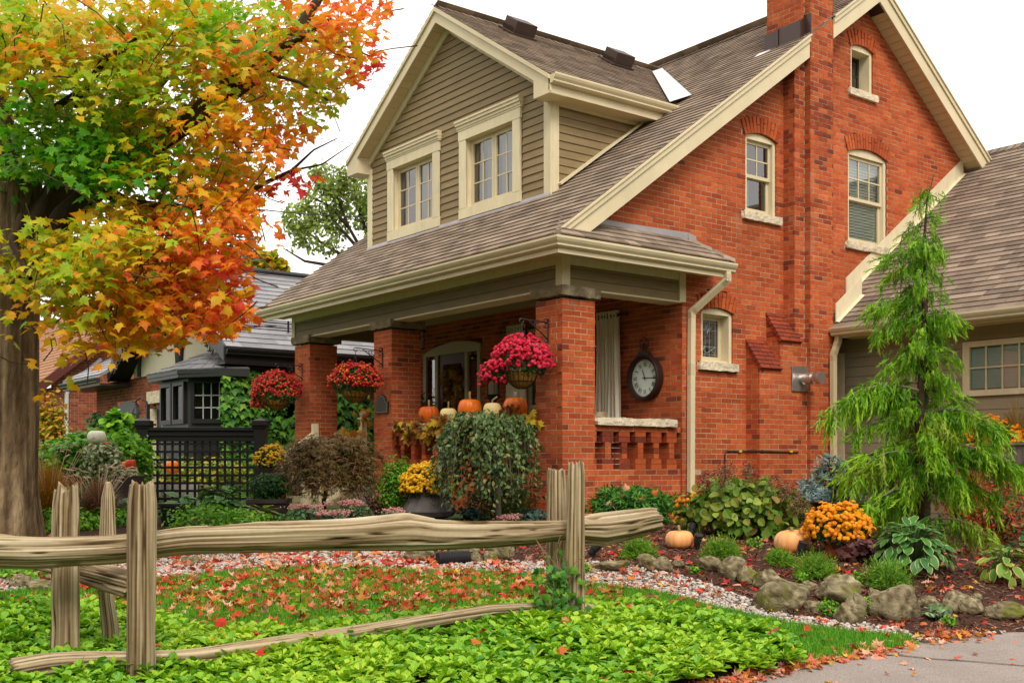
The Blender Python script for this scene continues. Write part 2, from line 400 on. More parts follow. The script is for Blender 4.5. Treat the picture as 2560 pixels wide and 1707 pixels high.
# porch columns, 0.52 m square, with stone capitals
COLS = [(0, .52, .53), (3.99, 4.51, .52), (6.645, 7.20, .52)]
for i, (a0, a1, bw) in enumerate(COLS):
    key = 'porch_column%d' % i
    wall(key, (0, a1, 0), 'F', lambda z: [(0, a1-a0)], .49, 3.39, D=.09, dark=lambda z: .05 if z > 1.6 else .22)
    wall(key, (0, a0, 0), 'S', lambda z: [(.0, bw)], .49, 3.39, D=.09, dark=.07, phase=.1)
    wall(key, (bw, a0, 0), 'R', lambda z: [(0, a1-a0)], .49, 3.39, D=.03)
    wall(key, (bw, a1, 0), 'K', lambda z: [(0, bw)], .49, 3.39, D=.03)
# porch back wall (front wall of the house) with door and French window openings
DOOR = (4.54, 6.27); FW = (1.45, 3.30)
def front_spans(z):
    sp = [(-7.15, 0)]
    if z < 3.40: sp = cut(sp, -DOOR[1]+(.0 if z < 3.3 else .3), -DOOR[0])
    if z < 3.45: sp = cut(sp, -FW[1], -FW[0])
    return sp
wall('front_wall', (2.09, 0, 0), 'F', front_spans, .98, 3.92, dark=.1)
wall('front_wall', (2.09, 7.15, 0), 'K', lambda z: [(-4, 0)], .49, 4.6)          # far end, faces the neighbour
# the left end pier of the porch
wall('front_wall', (1.55, 7.0, 0), 'F', lambda z: [(-.0, .16)], .49, 3.4, dark=.3)
# balustrades: perforated brick panels under a stone rail
def balustrade(face, o, u0, u1, key):
    u, n = AX[face]; o = np.asarray(o, float)
    wall(key, o, face, lambda z: [(u0, u1)], .49, 1.26, D=.2, dark=.12)
    def pc(a, b, k, D=.2):
        a, b = max(a, u0), min(b, u1)
        if b-a > .02: one_brick(key, o+u*(a+b)/2+UP*(1.26+(k+.5)*C_H)-n*D/2, u, UP, n, b-a-.004, B_H+.004, D, .3)
    per = .2865; k0 = u0-.135
    while k0 < u1:
        for k in (0, 1, 5, 6): pc(k0, k0+.19, k)
        for k in (2, 3, 4): pc(k0+.045, k0+.145, k)
        k0 += per
    wall(key, o, face, lambda z: [(u0, u1)], 1.75, 1.82, D=.2, dark=.1)
balustrade('S', (0, .03, 0), .53, 2.09, 'side_balustrade')
balustrade('F', (.04, 0, 0), -3.99, -.52, 'front_balustrade')

# ---- turn brick records into objects: the nearest as single bricks, the rest joined
DIRT = {}
PARTB = {}
for key, mo in MORTAR.items():
    nm = key.rstrip('0123456789'); PARTB[key] = mo.build(nm, MORT, HOUSE)
def bdist(r):
    c = r[1]; v = c-CAMP
    if (v @ r[4]) > -.1: return 1e9
    if r[0] in ('porch_column1', 'porch_column2', 'front_wall', 'front_balustrade'): return 1e8
    if c[2] < .95 and r[0] == 'side_wall': return 1e8
    return np.linalg.norm(v)+(1.5 if c[2] < .8 else 0)
BRICKS.sort(key=bdist)
BME = {}
def brick_mesh(L, H, D, rnd):
    k = (round(L*50)/50, round(H, 3), round(D, 2), int(rnd*12))
    if k not in BME:
        mb = MB(); mb.obox((0, 0, 0), np.eye(3), (L/2, D/2, H/2), (k[3]+.5)/12); BME[k] = mb.mesh('brick', BR)
    return BME[k]
NB = 300
rest = Bulk()
for r in BRICKS[:NB]:
    key, c, u, wv, n, L, H, D, rn = r
    o = link('brick', brick_mesh(L, H, D, rn), PARTB[key], poff(PARTB[key]) + Vector(c))
    o.rotation_euler = Matrix(((u[0], -n[0], wv[0]), (u[1], -n[1], wv[1]), (u[2], -n[2], wv[2]))).to_euler()
M_ = []; T_ = []; R_ = []
for key, c, u, wv, n, L, H, D, rn in BRICKS[NB:]:
    M_.append(np.stack([u*L/2, -n*D/2, wv*H/2], 1)); T_.append(c); R_.append(rn)
CUBE = np.array([(-1, -1, -1), (1, -1, -1), (1, 1, -1), (-1, 1, -1), (-1, -1, 1), (1, -1, 1), (1, 1, 1), (-1, 1, 1)], float)
rest.add(CUBE, BOXF, np.array(M_), np.array(T_), np.array(R_)); o = rest.build('brickwork', BR, HOUSE); o['kind'] = 'stuff'

# ---- stone: rough-faced blocks with real dents
def rough_block(x0, x1, y0, y1, z0, z1, amp=.012, cut_=.05, seed=0):
    mb = MB(); nx = max(2, int((x1-x0)/cut_)); ny = max(2, int((y1-y0)/cut_)); nz = max(2, int((z1-z0)/cut_))
    def P(i, j, k):
        p = np.array([x0+(x1-x0)*i/nx, y0+(y1-y0)*j/ny, z0+(z1-z0)*k/nz]); c = np.array([(x0+x1)/2, (y0+y1)/2, (z0+z1)/2])
        q = np.array(mnoise.noise_vector(Vector(p*11)+Vector((seed, 0, 0))))*amp
        edge = sum((i in (0, nx), j in (0, ny), k in (0, nz)))
        p = p+q
        if edge >= 2: p = p+(c-p)*.012*edge
        return p
    for (A, B, C, ff) in ((nx, nz, ny, lambda a, b, s: (a, s, b)), (ny, nz, nx, lambda a, b, s: (s, a, b)), (nx, ny, nz, lambda a, b, s: (a, b, s))):
        for s in (0, C):
            idx = {}; vs = []
            for a in range(A+1):
                for b in range(B+1): idx[a, b] = len(vs); vs.append(P(*ff(a, b, s)))
            mb.add(vs, [(idx[a, b], idx[a+1, b], idx[a+1, b+1], idx[a, b+1]) for a in range(A) for b in range(B)], .5)
    return mb
for i, (a0, a1, bw) in enumerate(COLS):
    rough_block(-.06, bw+.06, a0-.06, a1+.06, 3.39, 3.515, .016, .045, i).build('capital', STONED, PARTB['porch_column%d' % i])
rough_block(.535, 2.0, -.03, .27, 1.82, 1.92, .010, .045, 5).build('stone_rail', STONE, HOUSE)
rough_block(-.02, .27, .525, 3.985, 1.82, 1.915, .010, .06, 6).build('stone_rail', STONE, HOUSE)
# ---- porch: floor, ceiling, frieze boards, soffit
mb = MB(); mb.box(.2, 2.08, .3, 7.15, .5, 1.0); HP('porch_floor', mb, CONC)
mb = MB()
for k in range(26): mb.box(.30+.07*k, .366+.07*k, .02, 7.3, 3.88, 3.90)
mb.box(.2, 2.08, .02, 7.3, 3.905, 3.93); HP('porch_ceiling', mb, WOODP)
fz = MB(); fz.box(.03, .30, .03, 7.30, 3.54, 3.878); fz.box(.30, 2.085, .03, .28, 3.54, 3.878); fz.box(.30, 2.085, 7.06, 7.30, 3.54, 3.878); FZ = HP('frieze_beam', fz, OLIVE)
def FB(x0, x1, y0, y1, z0, z1, m=OLIVE, nm='frieze_board'):
    b = MB(); b.box(x0, x1, y0, y1, z0, z1); return b.build(nm, m, FZ, bevel=.003)
for k, (z0, z1) in enumerate(((3.505, 3.612), (3.617, 3.735), (3.74, 3.775))):
    FB(.008, .028, .12, 7.2, z0, z1); FB(.09, 2.03, .008, .028, z0, z1)
FB(.0, .028, .12, 7.2, 3.78, 3.878, CREAM2, 'trim_board'); FB(.09, 2.03, .0, .028, 3.78, 3.878, CREAM2, 'trim_board')
FB(-.012, .02, -.012, .118, 3.517, 3.876, CREAM2, 'corner_trim'); FB(.02, .115, -.012, .02, 3.517, 3.876, CREAM2, 'corner_trim')
FB(-.01, .03, 7.20, 7.31, 3.50, 3.876, CREAM2, 'corner_trim'); FB(2.032, 2.15, -.012, .02, 3.49, 3.876, CREAM2, 'corner_trim')
FB(.0, .31, .53, 3.98, 3.48, 3.503, CREAM, 'beam_soffit'); FB(.0, .31, 4.52, 6.64, 3.48, 3.503, CREAM, 'beam_soffit'); FB(.54, 2.09, -.005, .29, 3.48, 3.503, CREAM, 'beam_soffit')
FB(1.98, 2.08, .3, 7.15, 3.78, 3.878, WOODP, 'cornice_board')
for x0, x1, y0, y1 in ((-.45, -.002, -.45, 7.62), (0, 2.6, -.45, -.014)):
    n = int(max(x1-x0, y1-y0)/.3)
    for k in range(n):
        b = MB()
        if y1-y0 > x1-x0:
            l = (y1-y0)/n; b.box(x0, x1, y0+k*l+.002, y0+(k+1)*l-.002, 3.872, 3.884)
        else:
            l = (x1-x0)/n; b.box(x0+k*l+.002, x0+(k+1)*l-.002, y0, y1, 3.872, 3.884)
        b.build('soffit_panel', SOFF, HOUSE)
mb = MB()
for a in (1.6, 4.3, 6.9): mb.lathe([(.055, 0), (.055, -.008), (.03, -.010), (.0, -.004)], (-.2, a, 3.872), 14)
HP('soffit_light', mb, CREAM)
# ---- K-style gutters
GPROF = [(0, 0), (.055, 0), (.085, .02), (.085, .04), (.11, .07), (.125, .10), (.125, .125), (.118, .125), (.112, .105), (.0, .115)]
def gutter(p, q, out, m=CREAM, parent=None, name='gutter', skew0=0, skew1=0):
    p = np.asarray(p, float); q = np.asarray(q, float); out = np.asarray(out, float); d = (q-p)/np.linalg.norm(q-p); mb = MB()
    A = [p+out*x+UP*z+d*skew0*x for x, z in GPROF]; B = [q+out*x+UP*z+d*skew1*x for x, z in GPROF]; n = len(GPROF)
    mb.add(A+B, [(i, (i+1) % n, n+(i+1) % n, n+i) for i in range(n)]+[tuple(range(n))[::-1], tuple(range(n, 2*n))], .5)
    return mb.build(name, m, HOUSE if parent is None else parent)
gutter((-.40, -.40, 3.86), (-.40, 7.65, 3.86), (-1, 0, 0), skew0=-1)
gutter((-.40, -.40, 3.86), (2.60, -.40, 3.86), (0, -1, 0), skew0=-1)
mb = MB(); mb.box(-.43, -.40, -.43, 7.62, 3.80, 3.99); mb.box(-.398, 2.56, -.43, -.402, 3.80, 3.99); HP('fascia_board', mb, CREAM)
def downspout(pts, wd=.085, dp=.065, m=CREAM):
    mb = MB(); P = [np.asarray(p, float) for p in pts]
    for i in range(len(P)-1):
        d = P[i+1]-P[i]; d = d/np.linalg.norm(d); up = np.array([0, -1., 0]) if abs(d[2]) > .6 else UP
        mb.bar(P[i]-d*.02, P[i+1]+d*.02, wd, dp, up)
    for i in range(1, len(P)-1):
        for k in range(-3, 4):
            d = unit((P[i]-P[i-1]) if k < 0 else (P[i+1]-P[i])); c = P[i]+d*k*.022
            mb.bar(c-d*.004, c+d*.004, wd+.008, dp+.008, np.array([0, -1., 0]) if abs(d[2]) > .6 else UP)
    return mb.build('downspout', m, HOUSE)
downspout([(2.47, -.45, 3.87), (2.47, -.45, 3.77), (2.21, -.06, 3.36), (2.205, -.055, 2.6), (2.195, -.055, .55)])
downspout([(4.93, -.42, 3.22), (4.93, -.40, 3.12), (4.875, -.36, 2.92), (4.88, -.36, .55)], m=mat('beige_pipe', (.55, .44, .27), rough=.5))

# ---------------------------------------------------------------- roofs
SHREC = []      # (part key, centre, ux, uy(up slope), n, w, h, rnd, dist)
def shingle_plane(key, o, ux, uy, poly, expo=.142, wmin=.13, wmax=.33):
    """o + x*ux + y*uy ; poly convex, counter-clockwise in (x,y)"""
    ux = np.asarray(ux, float); uy = np.asarray(uy, float); n = np.cross(ux, uy); n = n/np.linalg.norm(n); o = np.asarray(o, float)
    ys = [p[1] for p in poly]; y = min(ys); row = 0
    def span(yy):
        xs = []
        for i in range(len(poly)):
            (x0, y0), (x1, y1) = poly[i], poly[(i+1) % len(poly)]
            if (y0 <= yy < y1) or (y1 <= yy < y0): xs.append(x0+(yy-y0)/(y1-y0)*(x1-x0))
        return (min(xs), max(xs)) if len(xs) >= 2 else None
    while y < max(ys):
        s = span(min(y+expo*.5, max(ys)-1e-3))
        if s:
            x = s[0]-random.uniform(0, .1)
            while x < s[1]:
                wd = random.uniform(wmin, wmax); l, r = max(x, s[0]), min(x+wd, s[1])
                if r-l > .012: SHREC.append((key, o+ux*(l+r)/2+uy*(y+expo*.5), ux, uy, n, r-l-.003, expo, random.random()))
                x += wd
        y += expo; row += 1
SP = 1/math.hypot(1, .722); UF = np.array([1., 0, .722])*SP         # up the front slope
def fpt(b, a, dz=0): return (b, a, FRT(b)+dz)
ROOF = None
mb = MB()
mb.prism([fpt(-.43, -.43, -.05), fpt(-.43, 7.62, -.05), fpt(6.12, 7.62, -.05), fpt(6.12, -.30, -.05), fpt(-.29, -.30, -.05)], (0, 0, .048))
bk = lambda b, a, dz=0: (b, a, BCK(b)+dz)
mb.prism([bk(6.122, -.30, -.05), bk(6.122, 7.62, -.05), bk(9.36, 7.62, -.05), bk(9.36, -.30, -.05)], (0, 0, .048))
# little hip roof over the open side of the porch
mb.prism([(-.43, -.43, 3.985), (2.62, -.43, 3.985), (2.19, -.003, 4.295), (0, -.003, 4.295)], (0, 0, .045))
mb.prism([(2.62, -.43, 3.98), (2.62, -.003, 3.98), (2.19, -.003, 4.29)], (0, 0, .045))
ROOF = HP('roof', mb, SHING)
Lf = (6.12+.43)/SP
shingle_plane('roof', (-.455, 0, FRT(-.455)+.002), (0, -1, 0), UF, [(-7.64, 0), (.45, 0), (.45, .02), (.31, .16), (.31, Lf), (-7.64, Lf)])
SB = 1/math.hypot(1, .705); UBK = np.array([-1., 0, .705])*SB
shingle_plane('roof', (9.37, 0, BCK(9.37)+.002), (0, 1, 0), UBK, [(-.31, 0), (7.6, 0), (7.6, 3.25/SB), (-.31, 3.25/SB)], wmin=.3, wmax=.6)
US = np.array([0, 1., .722])*SP
shingle_plane('roof', (0, -.45, 4.02), (1, 0, 0), US, [(-.45, 0), (2.65, 0), (2.2, .54), (0.0, .54)], wmin=.15, wmax=.3)
mb = MB()      # ridge and hip caps
def caps(p, q, mb, w=.14):
    p = np.asarray(p, float); q = np.asarray(q, float); L = np.linalg.norm(q-p); n = int(L/.14); d = (q-p)/L; s = np.cross(d, UP); s = s/np.linalg.norm(s)
    for i in range(n):
        a = p+d*L*i/n; b = p+d*L*(i+1)/n; e = UP*.012
        for sg in (-1, 1):
            mb.add([a+e+UP*.008, b+UP*.008, b+s*sg*w-UP*w*.66, a+e+s*sg*w-UP*w*.66], [(0, 1, 2, 3)] if sg > 0 else [(3, 2, 1, 0)])
caps((6.12, -.31, 8.785), (6.12, 7.6, 8.785), mb)
mb.build('ridge_cap', SHING, ROOF)
mb = MB(); caps((2.64, -.44, 4.05), (2.2, -.01, 4.36), mb, .09); mb.build('hip_cap', SHING, ROOF)
mb = MB(); mb.add([(.35, -.012, 4.28), (2.19, -.012, 4.28), (2.19, -.012, 4.43), (.35, -.012, 4.39)], [(0, 1, 2, 3)]); mb.add([(.35, -.014, 4.30), (2.19, -.014, 4.30), (2.22, -.10, 4.285), (.3, -.10, 4.285)], [(0, 3, 2, 1)])
mb.add([(2.192, -.014, 4.43), (2.192, -.014, 4.28), (2.40, -.014, 4.14), (2.34, -.014, 4.40)], [(0, 1, 2, 3)]); HP('wall_flashing', mb, GREYM)
# rake boards of the side gable (two stepped boards), boxed ends, soffit
def rake(front, m=CREAM):
    R_ = []
    f = FRT if front else BCK
    b0, b1 = front if isinstance(front, tuple) else (RIDGE_B, 9.40)
    for (dy0, dy1, t0, t1) in ((-.30, -.27, .34, .115), (-.325, -.27, .112, .012), (-.345, -.30, .035, .008)):
        y0, y1 = dy0, dy1
        mb = MB()
        if front and b0 > 4.9:
            poly = [(b0, y0, f(b0)-t1), (b0, y0, f(b0)-t0), (b1, y0, f(b1)-t0), (b1, y0, f(b1)-t1)]
        elif front:
            e = b0+(t0-.0)/.722
            poly = [(b0+t1/.722, y0, f(b0)), (e, y0, f(b0)+.0), (b1, y0, f(b1)-t0), (b1, y0, f(b1)-t1)]
        else:
            poly = [(b0, y0, f(b0)-t1), (b0, y0, f(b0)-t0), (b1-.03, y0, f(b1-.03)-t0), (b1, y0, f(b1)-t1)]
        mb.prism(poly, (0, y1-y0, 0)); mb.build('rake_board', m, HOUSE)
rake((-.31, 4.405)); rake((4.962, RIDGE_B)); rake(False)
n = 26
for k in range(n):
    b0, b1 = RIDGE_B+.2+(9.30-RIDGE_B-.2)*k/n, RIDGE_B+.2+(9.30-RIDGE_B-.2)*(k+1)/n
    mb = MB(); z0, z1 = BCK(b0)-.30, BCK(b1)-.30
    mb.prism([(b0+.006, -.27, z0), (b1-.006, -.27, z1), (b1-.006, 0, z1), (b0+.006, 0, z0)], (.004, 0, .012)); mb.build('soffit_panel', SOFF, HOUSE)
mb = MB(); mb.prism([(RIDGE_B, -.27, BCK(RIDGE_B)-.285), (9.35, -.27, BCK(9.35)-.285), (9.35, .03, BCK(9.35)-.285), (RIDGE_B, .03, BCK(RIDGE_B)-.285)], (0, 0, .02))
mb.prism([(-.2, -.27, FRT(-.2)-.285), (RIDGE_B, -.27, FRT(RIDGE_B)-.285), (RIDGE_B, .03, FRT(RIDGE_B)-.285), (-.2, .03, FRT(-.2)-.285)], (0, 0, .02)); HP('soffit_backing', mb, DARKV)
# inner shells: keep daylight out of the attic and rooms
mb = MB(); mb.box(2.2, 9.2, .25, 7.1, .5, .52); mb.box(2.2, 9.2, .25, 7.1, 4.0, 4.02); mb.box(9.2, 9.22, .25, 7.1, .5, 6.4); HP('inner_floor', mb, DARK)
# chimney skirt flashing
mb = MB()
for (y0, y1, x0, x1) in ((-.215, .43, 4.305, 4.325),):
    mb.prism([(x0-.02, y0, FRT(x0)+.0), (x0-.02, y1, FRT(x0)), (x0-.02, y1, FRT(x0)+.24), (x0-.02, y0, FRT(x0)+.27)], (.02, 0, 0))
mb.prism([(4.28, -.222, FRT(4.28)), (4.405, -.222, FRT(4.40)), (4.405, -.222, FRT(4.4)+.28), (4.28, -.222, FRT(4.28)+.27)], (0, .01, 0))
mb.prism([(4.40, -.325, FRT(4.40)-.05), (4.40, -.19, FRT(4.40)-.05), (4.40, -.19, FRT(4.40)+.30), (4.40, -.325, FRT(4.4)+.30)], (.014, 0, 0))
mb.tube([(4.27, .18, FRT(4.27)+.0), (4.27, .18, FRT(4.27)+.30)], .012)
HP('chimney_flashing', mb, BROWNM)
mb = MB(); mb.prism([fpt(4.24, .30, .014), fpt(4.28, .30, .014), fpt(4.28, .52, .014), fpt(4.14, .52, .014)], (0, 0, .006)); HP('chimney_flashing', mb, WHITEM)

# ---------------------------------------------------------------- dormer
DB, DA0, DA1, DAP, DS = .93, 1.33, 6.23, 3.78, .65
DZ = lambda a: 8.31-DS*abs(a-DAP)         # dormer roof plane
mb = MB()
mb.prism([(DB, DA0, 6.30), (DB, DA1, 6.30), (DB, DA1, DZ(DA1)-.1), (DB, DAP, DZ(DAP)-.1), (DB, DA0, DZ(DA0)-.1)], (.02, 0, 0))
mb.box(DB, DB+.02, DA0, DA1, 4.99, 5.18)
for y0, y1 in ((DA0, 2.1), (3.36, 4.16), (5.45, DA1)): mb.box(DB+.001, DB+.021, y0, y1, 5.18, 6.30)
mb.prism([(DB+.03, DA0+.02, FRT(DB)), (2.85, DA0+.02, 6.38), (DB+.03, DA0+.02, 6.38)], (0, .02, 0))
mb.prism([(DB+.03, DA1-.04, FRT(DB)), (2.85, DA1-.04, 6.38), (DB+.03, DA1-.04, 6.38)], (0, .02, 0))
DORM = HP('dormer', mb, OLIVE)
DW = [(4.04, 5.57), (1.975, 3.477)]       # casings of the two dormer windows (a range)
SBH = .112                                # siding exposure
z = 5.03
while z < 8.1:
    zm = z+SBH/2
    lo = DA0+.13; hi = DA1-.12
    if zm > 6.3: lo = max(lo, DAP-(8.31-zm-.30)/DS); hi = min(hi, DAP+(8.31-zm-.30)/DS)
    sp = [(lo, hi)] if hi-lo > .1 else []
    if 5.0 < zm < 6.53:
        for a0, a1 in DW: sp = cut(sp, a0-.02, a1+.02)
    for a0, a1 in sp:
        b = MB(); b.add([(DB-.028, a0, z+.004), (DB-.028, a1, z+.004), (DB-.012, a1, z+SBH), (DB-.012, a0, z+SBH), (DB, a0, z+.004), (DB, a1, z+.004), (DB, a1, z+SBH), (DB, a0, z+SBH)], [(0, 3, 2, 1), (0, 1, 5, 4), (3, 7, 6, 2), (0, 4, 7, 3), (1, 2, 6, 5)])
        b.build('siding_board', OLIVE, DORM)
    z += SBH
z = 5.10
while z < 6.35:          # right cheek
    b0 = DB+.10; b1 = (z-4.02)/.722-.45-.06
    if b1-b0 > .06:
        b = MB(); b.add([(b0, DA0-.008, z+.004), (b1, DA0-.008, z+.004), (b1+.1, DA0+.006, z+SBH), (b0, DA0+.006, z+SBH), (b0, DA0+.02, z+.004), (b1, DA0+.02, z+.004), (b1+.1, DA0+.02, z+SBH), (b0, DA0+.02, z+SBH)], [(0, 1, 2, 3), (0, 4, 5, 1), (3, 2, 6, 7), (0, 3, 7, 4), (1, 5, 6, 2)])
        b.build('siding_board', OLIVE, DORM)
    z += SBH
def DBX(nm, x0, x1, y0, y1, z0, z1, m=CREAM2, parent=None):
    b = MB(); b.box(x0, x1, y0, y1, z0, z1); return b.build(nm, m, DORM if parent is None else parent, bevel=.004)
DBX('corner_board', DB-.04, DB, DA0-.02, DA0+.128, 4.99, 6.36); DBX('corner_board', DB-.0, DB+.115, DA0-.022, DA0+.01, 5.04, 6.33)
DBX('corner_board', DB-.04, DB, DA1-.118, DA1+.02, 4.99, 6.36)
b = MB(); p0, p1 = np.array([DB+.1, DA0-.016, FRT(DB+.1)+.07]), np.array([2.80, DA0-.016, FRT(2.80)+.07]); b.bar(p0, p1, .03, .13, (0, 1, 0)); b.build('skirt_board', CREAM2, DORM)
DBX('frieze_trim', DB+.115, 2.62, DA0-.02, DA0+.01, 6.24, 6.33)
# dormer windows: deep casings, head with a moulded cap, two casements of eight panes each
for (a0, a1) in DW:
    wdw = MB(); cw = .17; zt, zb = 6.36, 5.03
    wdw.box(DB-.055, DB-.02, a0, a0+cw, zb+.155, zt-.15); wdw.box(DB-.055, DB-.02, a1-cw, a1, zb+.155, zt-.15)
    wdw.box(DB-.055, DB-.02, a0-.01, a1+.01, zb, zb+.15); wdw.box(DB-.06, DB-.02, a0-.015, a1+.015, zt-.148, zt)
    wn = wdw.build('window', CREAM2, DORM)
    c = MB()
    for (d, z0, z1) in ((.068, zt+.002, zt+.03), (.08, zt+.03, zt+.075), (.10, zt+.075, zt+.12), (.115, zt+.12, zt+.15)): c.box(DB-d, DB-.0, a0-.02-d*.25, a1+.02+d*.25, z0, z1)
    c.build('window_cap', CREAM2, wn)
    ia0, ia1, iz0, iz1 = a0+cw, a1-cw, zb+.155, zt-.15
    j = MB(); j.box(DB-.03, DB+.115, ia0-.012, ia0, iz0, iz1); j.box(DB-.03, DB+.115, ia1, ia1+.012, iz0, iz1); j.box(DB-.03, DB+.115, ia0, ia1, iz1, iz1+.012); j.box(DB-.05, DB+.115, ia0, ia1, iz0-.014, iz0)
    j.build('jamb', CREAM2, wn)
    mid = (ia0+ia1)/2
    for s0, s1 in ((ia0, mid-.004), (mid+.004, ia1)):
        s = MB(); t = .052; x0, x1 = DB+.055, DB+.10
        s.box(x0, x1, s0, s0+t, iz0, iz1); s.box(x0, x1, s1-t, s1, iz0, iz1); s.box(x0, x1, s0+t, s1-t, iz0, iz0+.07); s.box(x0, x1, s0+t, s1-t, iz1-.07, iz1)
        g0, g1, gz0, gz1 = s0+t, s1-t, iz0+.07, iz1-.07
        s.box(x0+.012, x1-.012, (g0+g1)/2-.009, (g0+g1)/2+.009, gz0, gz1)
        for k in (1, 2, 3)[:2]: zz = gz0+(gz1-gz0)*k/3; s.box(x0+.014, x1-.014, g0, g1, zz-.009, zz+.009)
        s.build('sash', CREAM, wn)
        for pc in range(2):
            for pr in range(3):
                p = MB(); y0 = g0+(g1-g0)*pc/2; y1 = g0+(g1-g0)*(pc+1)/2; zz0 = gz0+(gz1-gz0)*pr/3; zz1 = gz0+(gz1-gz0)*(pr+1)/3
                tl = random.gauss(0, .004); p.add([(x0+.022, y0, zz0), (x0+.022+tl, y1, zz0), (x0+.022+tl, y1, zz1), (x0+.022, y0, zz1)], [(0, 3, 2, 1)]); p.build('pane', GLASSD, wn)
    cu = MB()
    lo, hi = ia0+.02, ia1-.02
    rng_ = ((lo, lo+.62*(hi-lo)),) if a0 > 3.9 else ((lo+.25*(hi-lo), lo+.5*(hi-lo)), (lo+.62*(hi-lo), hi-.18*(hi-lo)))
    for (q0, q1) in rng_:
        ns = 24; vs = []
        for i in range(ns+1):
            y = q0+(q1-q0)*i/ns; x = DB+.20+.02*math.sin(i*1.9)
            vs += [(x, y, iz0), (x, y, iz1)]
        cu.add(vs, [(2*i, 2*i+2, 2*i+3, 2*i+1) for i in range(ns)])
    cu.build('curtain', SHEER, wn)
    r = MB(); r.box(DB+.75, DB+.77, ia0-.3, ia1+.3, iz0-.2, iz1+.3); r.build('dark_backing', DARK, wn)  # dark card behind the panes, coloured as the unlit room
# dormer roof
DF = DB-.28
mb = MB()
for sgn in (-1, 1):
    ae = DAP+sgn*2.74; P = [(DF, DAP, 8.26), (DF, ae, DZ(ae)-.05), (3.3 if sgn < 0 else 3.3, ae, DZ(ae)-.05), (5.55, DAP, 8.26)]
    mb.prism(P if sgn < 0 else P[::-1], (0, 0, .048))
DROOF = mb.build('dormer_roof', SHING, HOUSE)
DSP = 1/math.hypot(1, DS); Ls = 2.76/DSP
shingle_plane('dormer_roof', (0, DAP-2.76, 8.31-DS*2.76+.002), (1, 0, 0), np.array([0, 1., DS])*DSP, [(DF-.02, 0), (3.25, 0), (5.5, Ls), (DF-.02, Ls)])
shingle_plane('dormer_roof', (0, DAP+2.76, 8.31-DS*2.76+.002), (-1, 0, 0), np.array([0, -1., DS])*DSP, [(-3.25, 0), (-DF+.02, 0), (-DF+.02, Ls), (-5.5, Ls)], wmin=.3, wmax=.6)
mb = MB(); caps((DF, DAP, 8.33), (5.5, DAP, 8.33), mb); mb.build('ridge_cap', SHING, DROOF)
for sgn in (-1, 1):
    for (x0, x1, t0, t1) in ((DF, DF+.03, .245, .075), (DF-.03, DF+.03, .075, .012)):
        b = MB(); ae = DAP+sgn*2.75
        P = [(x0, DAP, 8.31-t1), (x0, DAP, 8.31-t0), (x0, ae-sgn*.0, DZ(ae)-t0*.92), (x0, ae, DZ(ae)-t1)]
        b.prism(P if sgn > 0 else P[::-1], (x1-x0, 0, 0)); b.build('rake_board', CREAM, DROOF)
    # boxed eave return at the foot of the rake
    b = MB(); ae = DAP+sgn*2.74; ai = DAP+sgn*2.40; ae = DAP+sgn*2.735
    y0, y1 = min(ae, ai), max(ae, ai)
    P = [(DF+.001, ae, DZ(ae)-.26), (DF+.001, ai, DZ(ae)-.26), (DF+.001, ai, DZ(ai)-.2), (DF+.001, ae, DZ(ae)-.04)]
    b.prism(P if sgn < 0 else P[::-1], (.30, 0, 0)); b.build('eave_return', CREAM, DROOF)
    # sloping soffit panels under the gable overhang
    n = 20
    for k in range(n):
        q0 = DAP+sgn*(.05+2.35*k/n); q1 = DAP+sgn*(.05+2.35*(k+1)/n)-sgn*.006; b = MB()
        P = [(DF+.03, q0, DZ(q0)-.21), (DF+.03, q1, DZ(q1)-.21), (DB-.012, q1, DZ(q1)-.21), (DB-.012, q0, DZ(q0)-.21)]
        b.prism(P if sgn > 0 else P[::-1], (0, 0, .012)); b.build('soffit_panel', SOFF, DROOF)
    b = MB(); P = [(DB-.05, DAP, 8.31-.215), (DB-.05, DAP, 8.31-.34), (DB-.05, DAP+sgn*2.40, DZ(DAP+sgn*2.40)-.33), (DB-.05, DAP+sgn*2.40, DZ(DAP+sgn*2.40)-.215)]
    b.prism(P if sgn > 0 else P[::-1], (.038, 0, 0)); b.build('frieze_trim', CREAM2, DROOF)
b = MB(); ae = DAP-2.74
b.box(DF+.0, 3.06, ae, ae+.02, DZ(ae)-.25, DZ(ae)-.03); b.build('fascia_board', CREAM, DROOF)
gutter((DF, ae, DZ(ae)-.135), (3.10, ae, DZ(ae)-.135), (0, -1, 0), parent=DROOF)
b = MB(); b.box(DF+.03, 3.0, ae+.02, DA0-.01, DZ(ae)-.25, DZ(ae)-.235); b.build('soffit_panel', SOFF, DROOF)
for (bb, aa) in ((1.9, 3.35), (3.95, 3.30)):      # static roof vents
    zz = DZ(aa)+.02; b = MB(); ay = np.array([0, 1., DS])*DSP; nn = np.array([0, -DS, 1.])*DSP; c = np.array([bb, aa, zz])
    b.obox(c+nn*.015, (np.array([1., 0, 0]), ay, nn), (.24, .22, .015)); b.obox(c+nn*.12-ay*.02, (np.array([1., 0, 0]), ay, nn), (.20, .17, .09))
    for k in range(12): b.obox(c+nn*.065-ay*.185+np.array([-.18+.0327*k, 0, 0]), (np.array([1., 0, 0]), ay, nn), (.006, .008, .035))
    for k in range(9): b.obox(c+nn*.065-ay*(-.14+.035*k)+np.array([-.205, 0, 0]), (np.array([1., 0, 0]), ay, nn), (.008, .006, .035))
    b.build('roof_vent', DARKV, DROOF, bevel=.008)
b = MB(); v0 = np.array([3.10, 1.10, FRT(3.10)+.03]); v1 = np.array([5.05, 3.50, DZ(3.5)+.05])
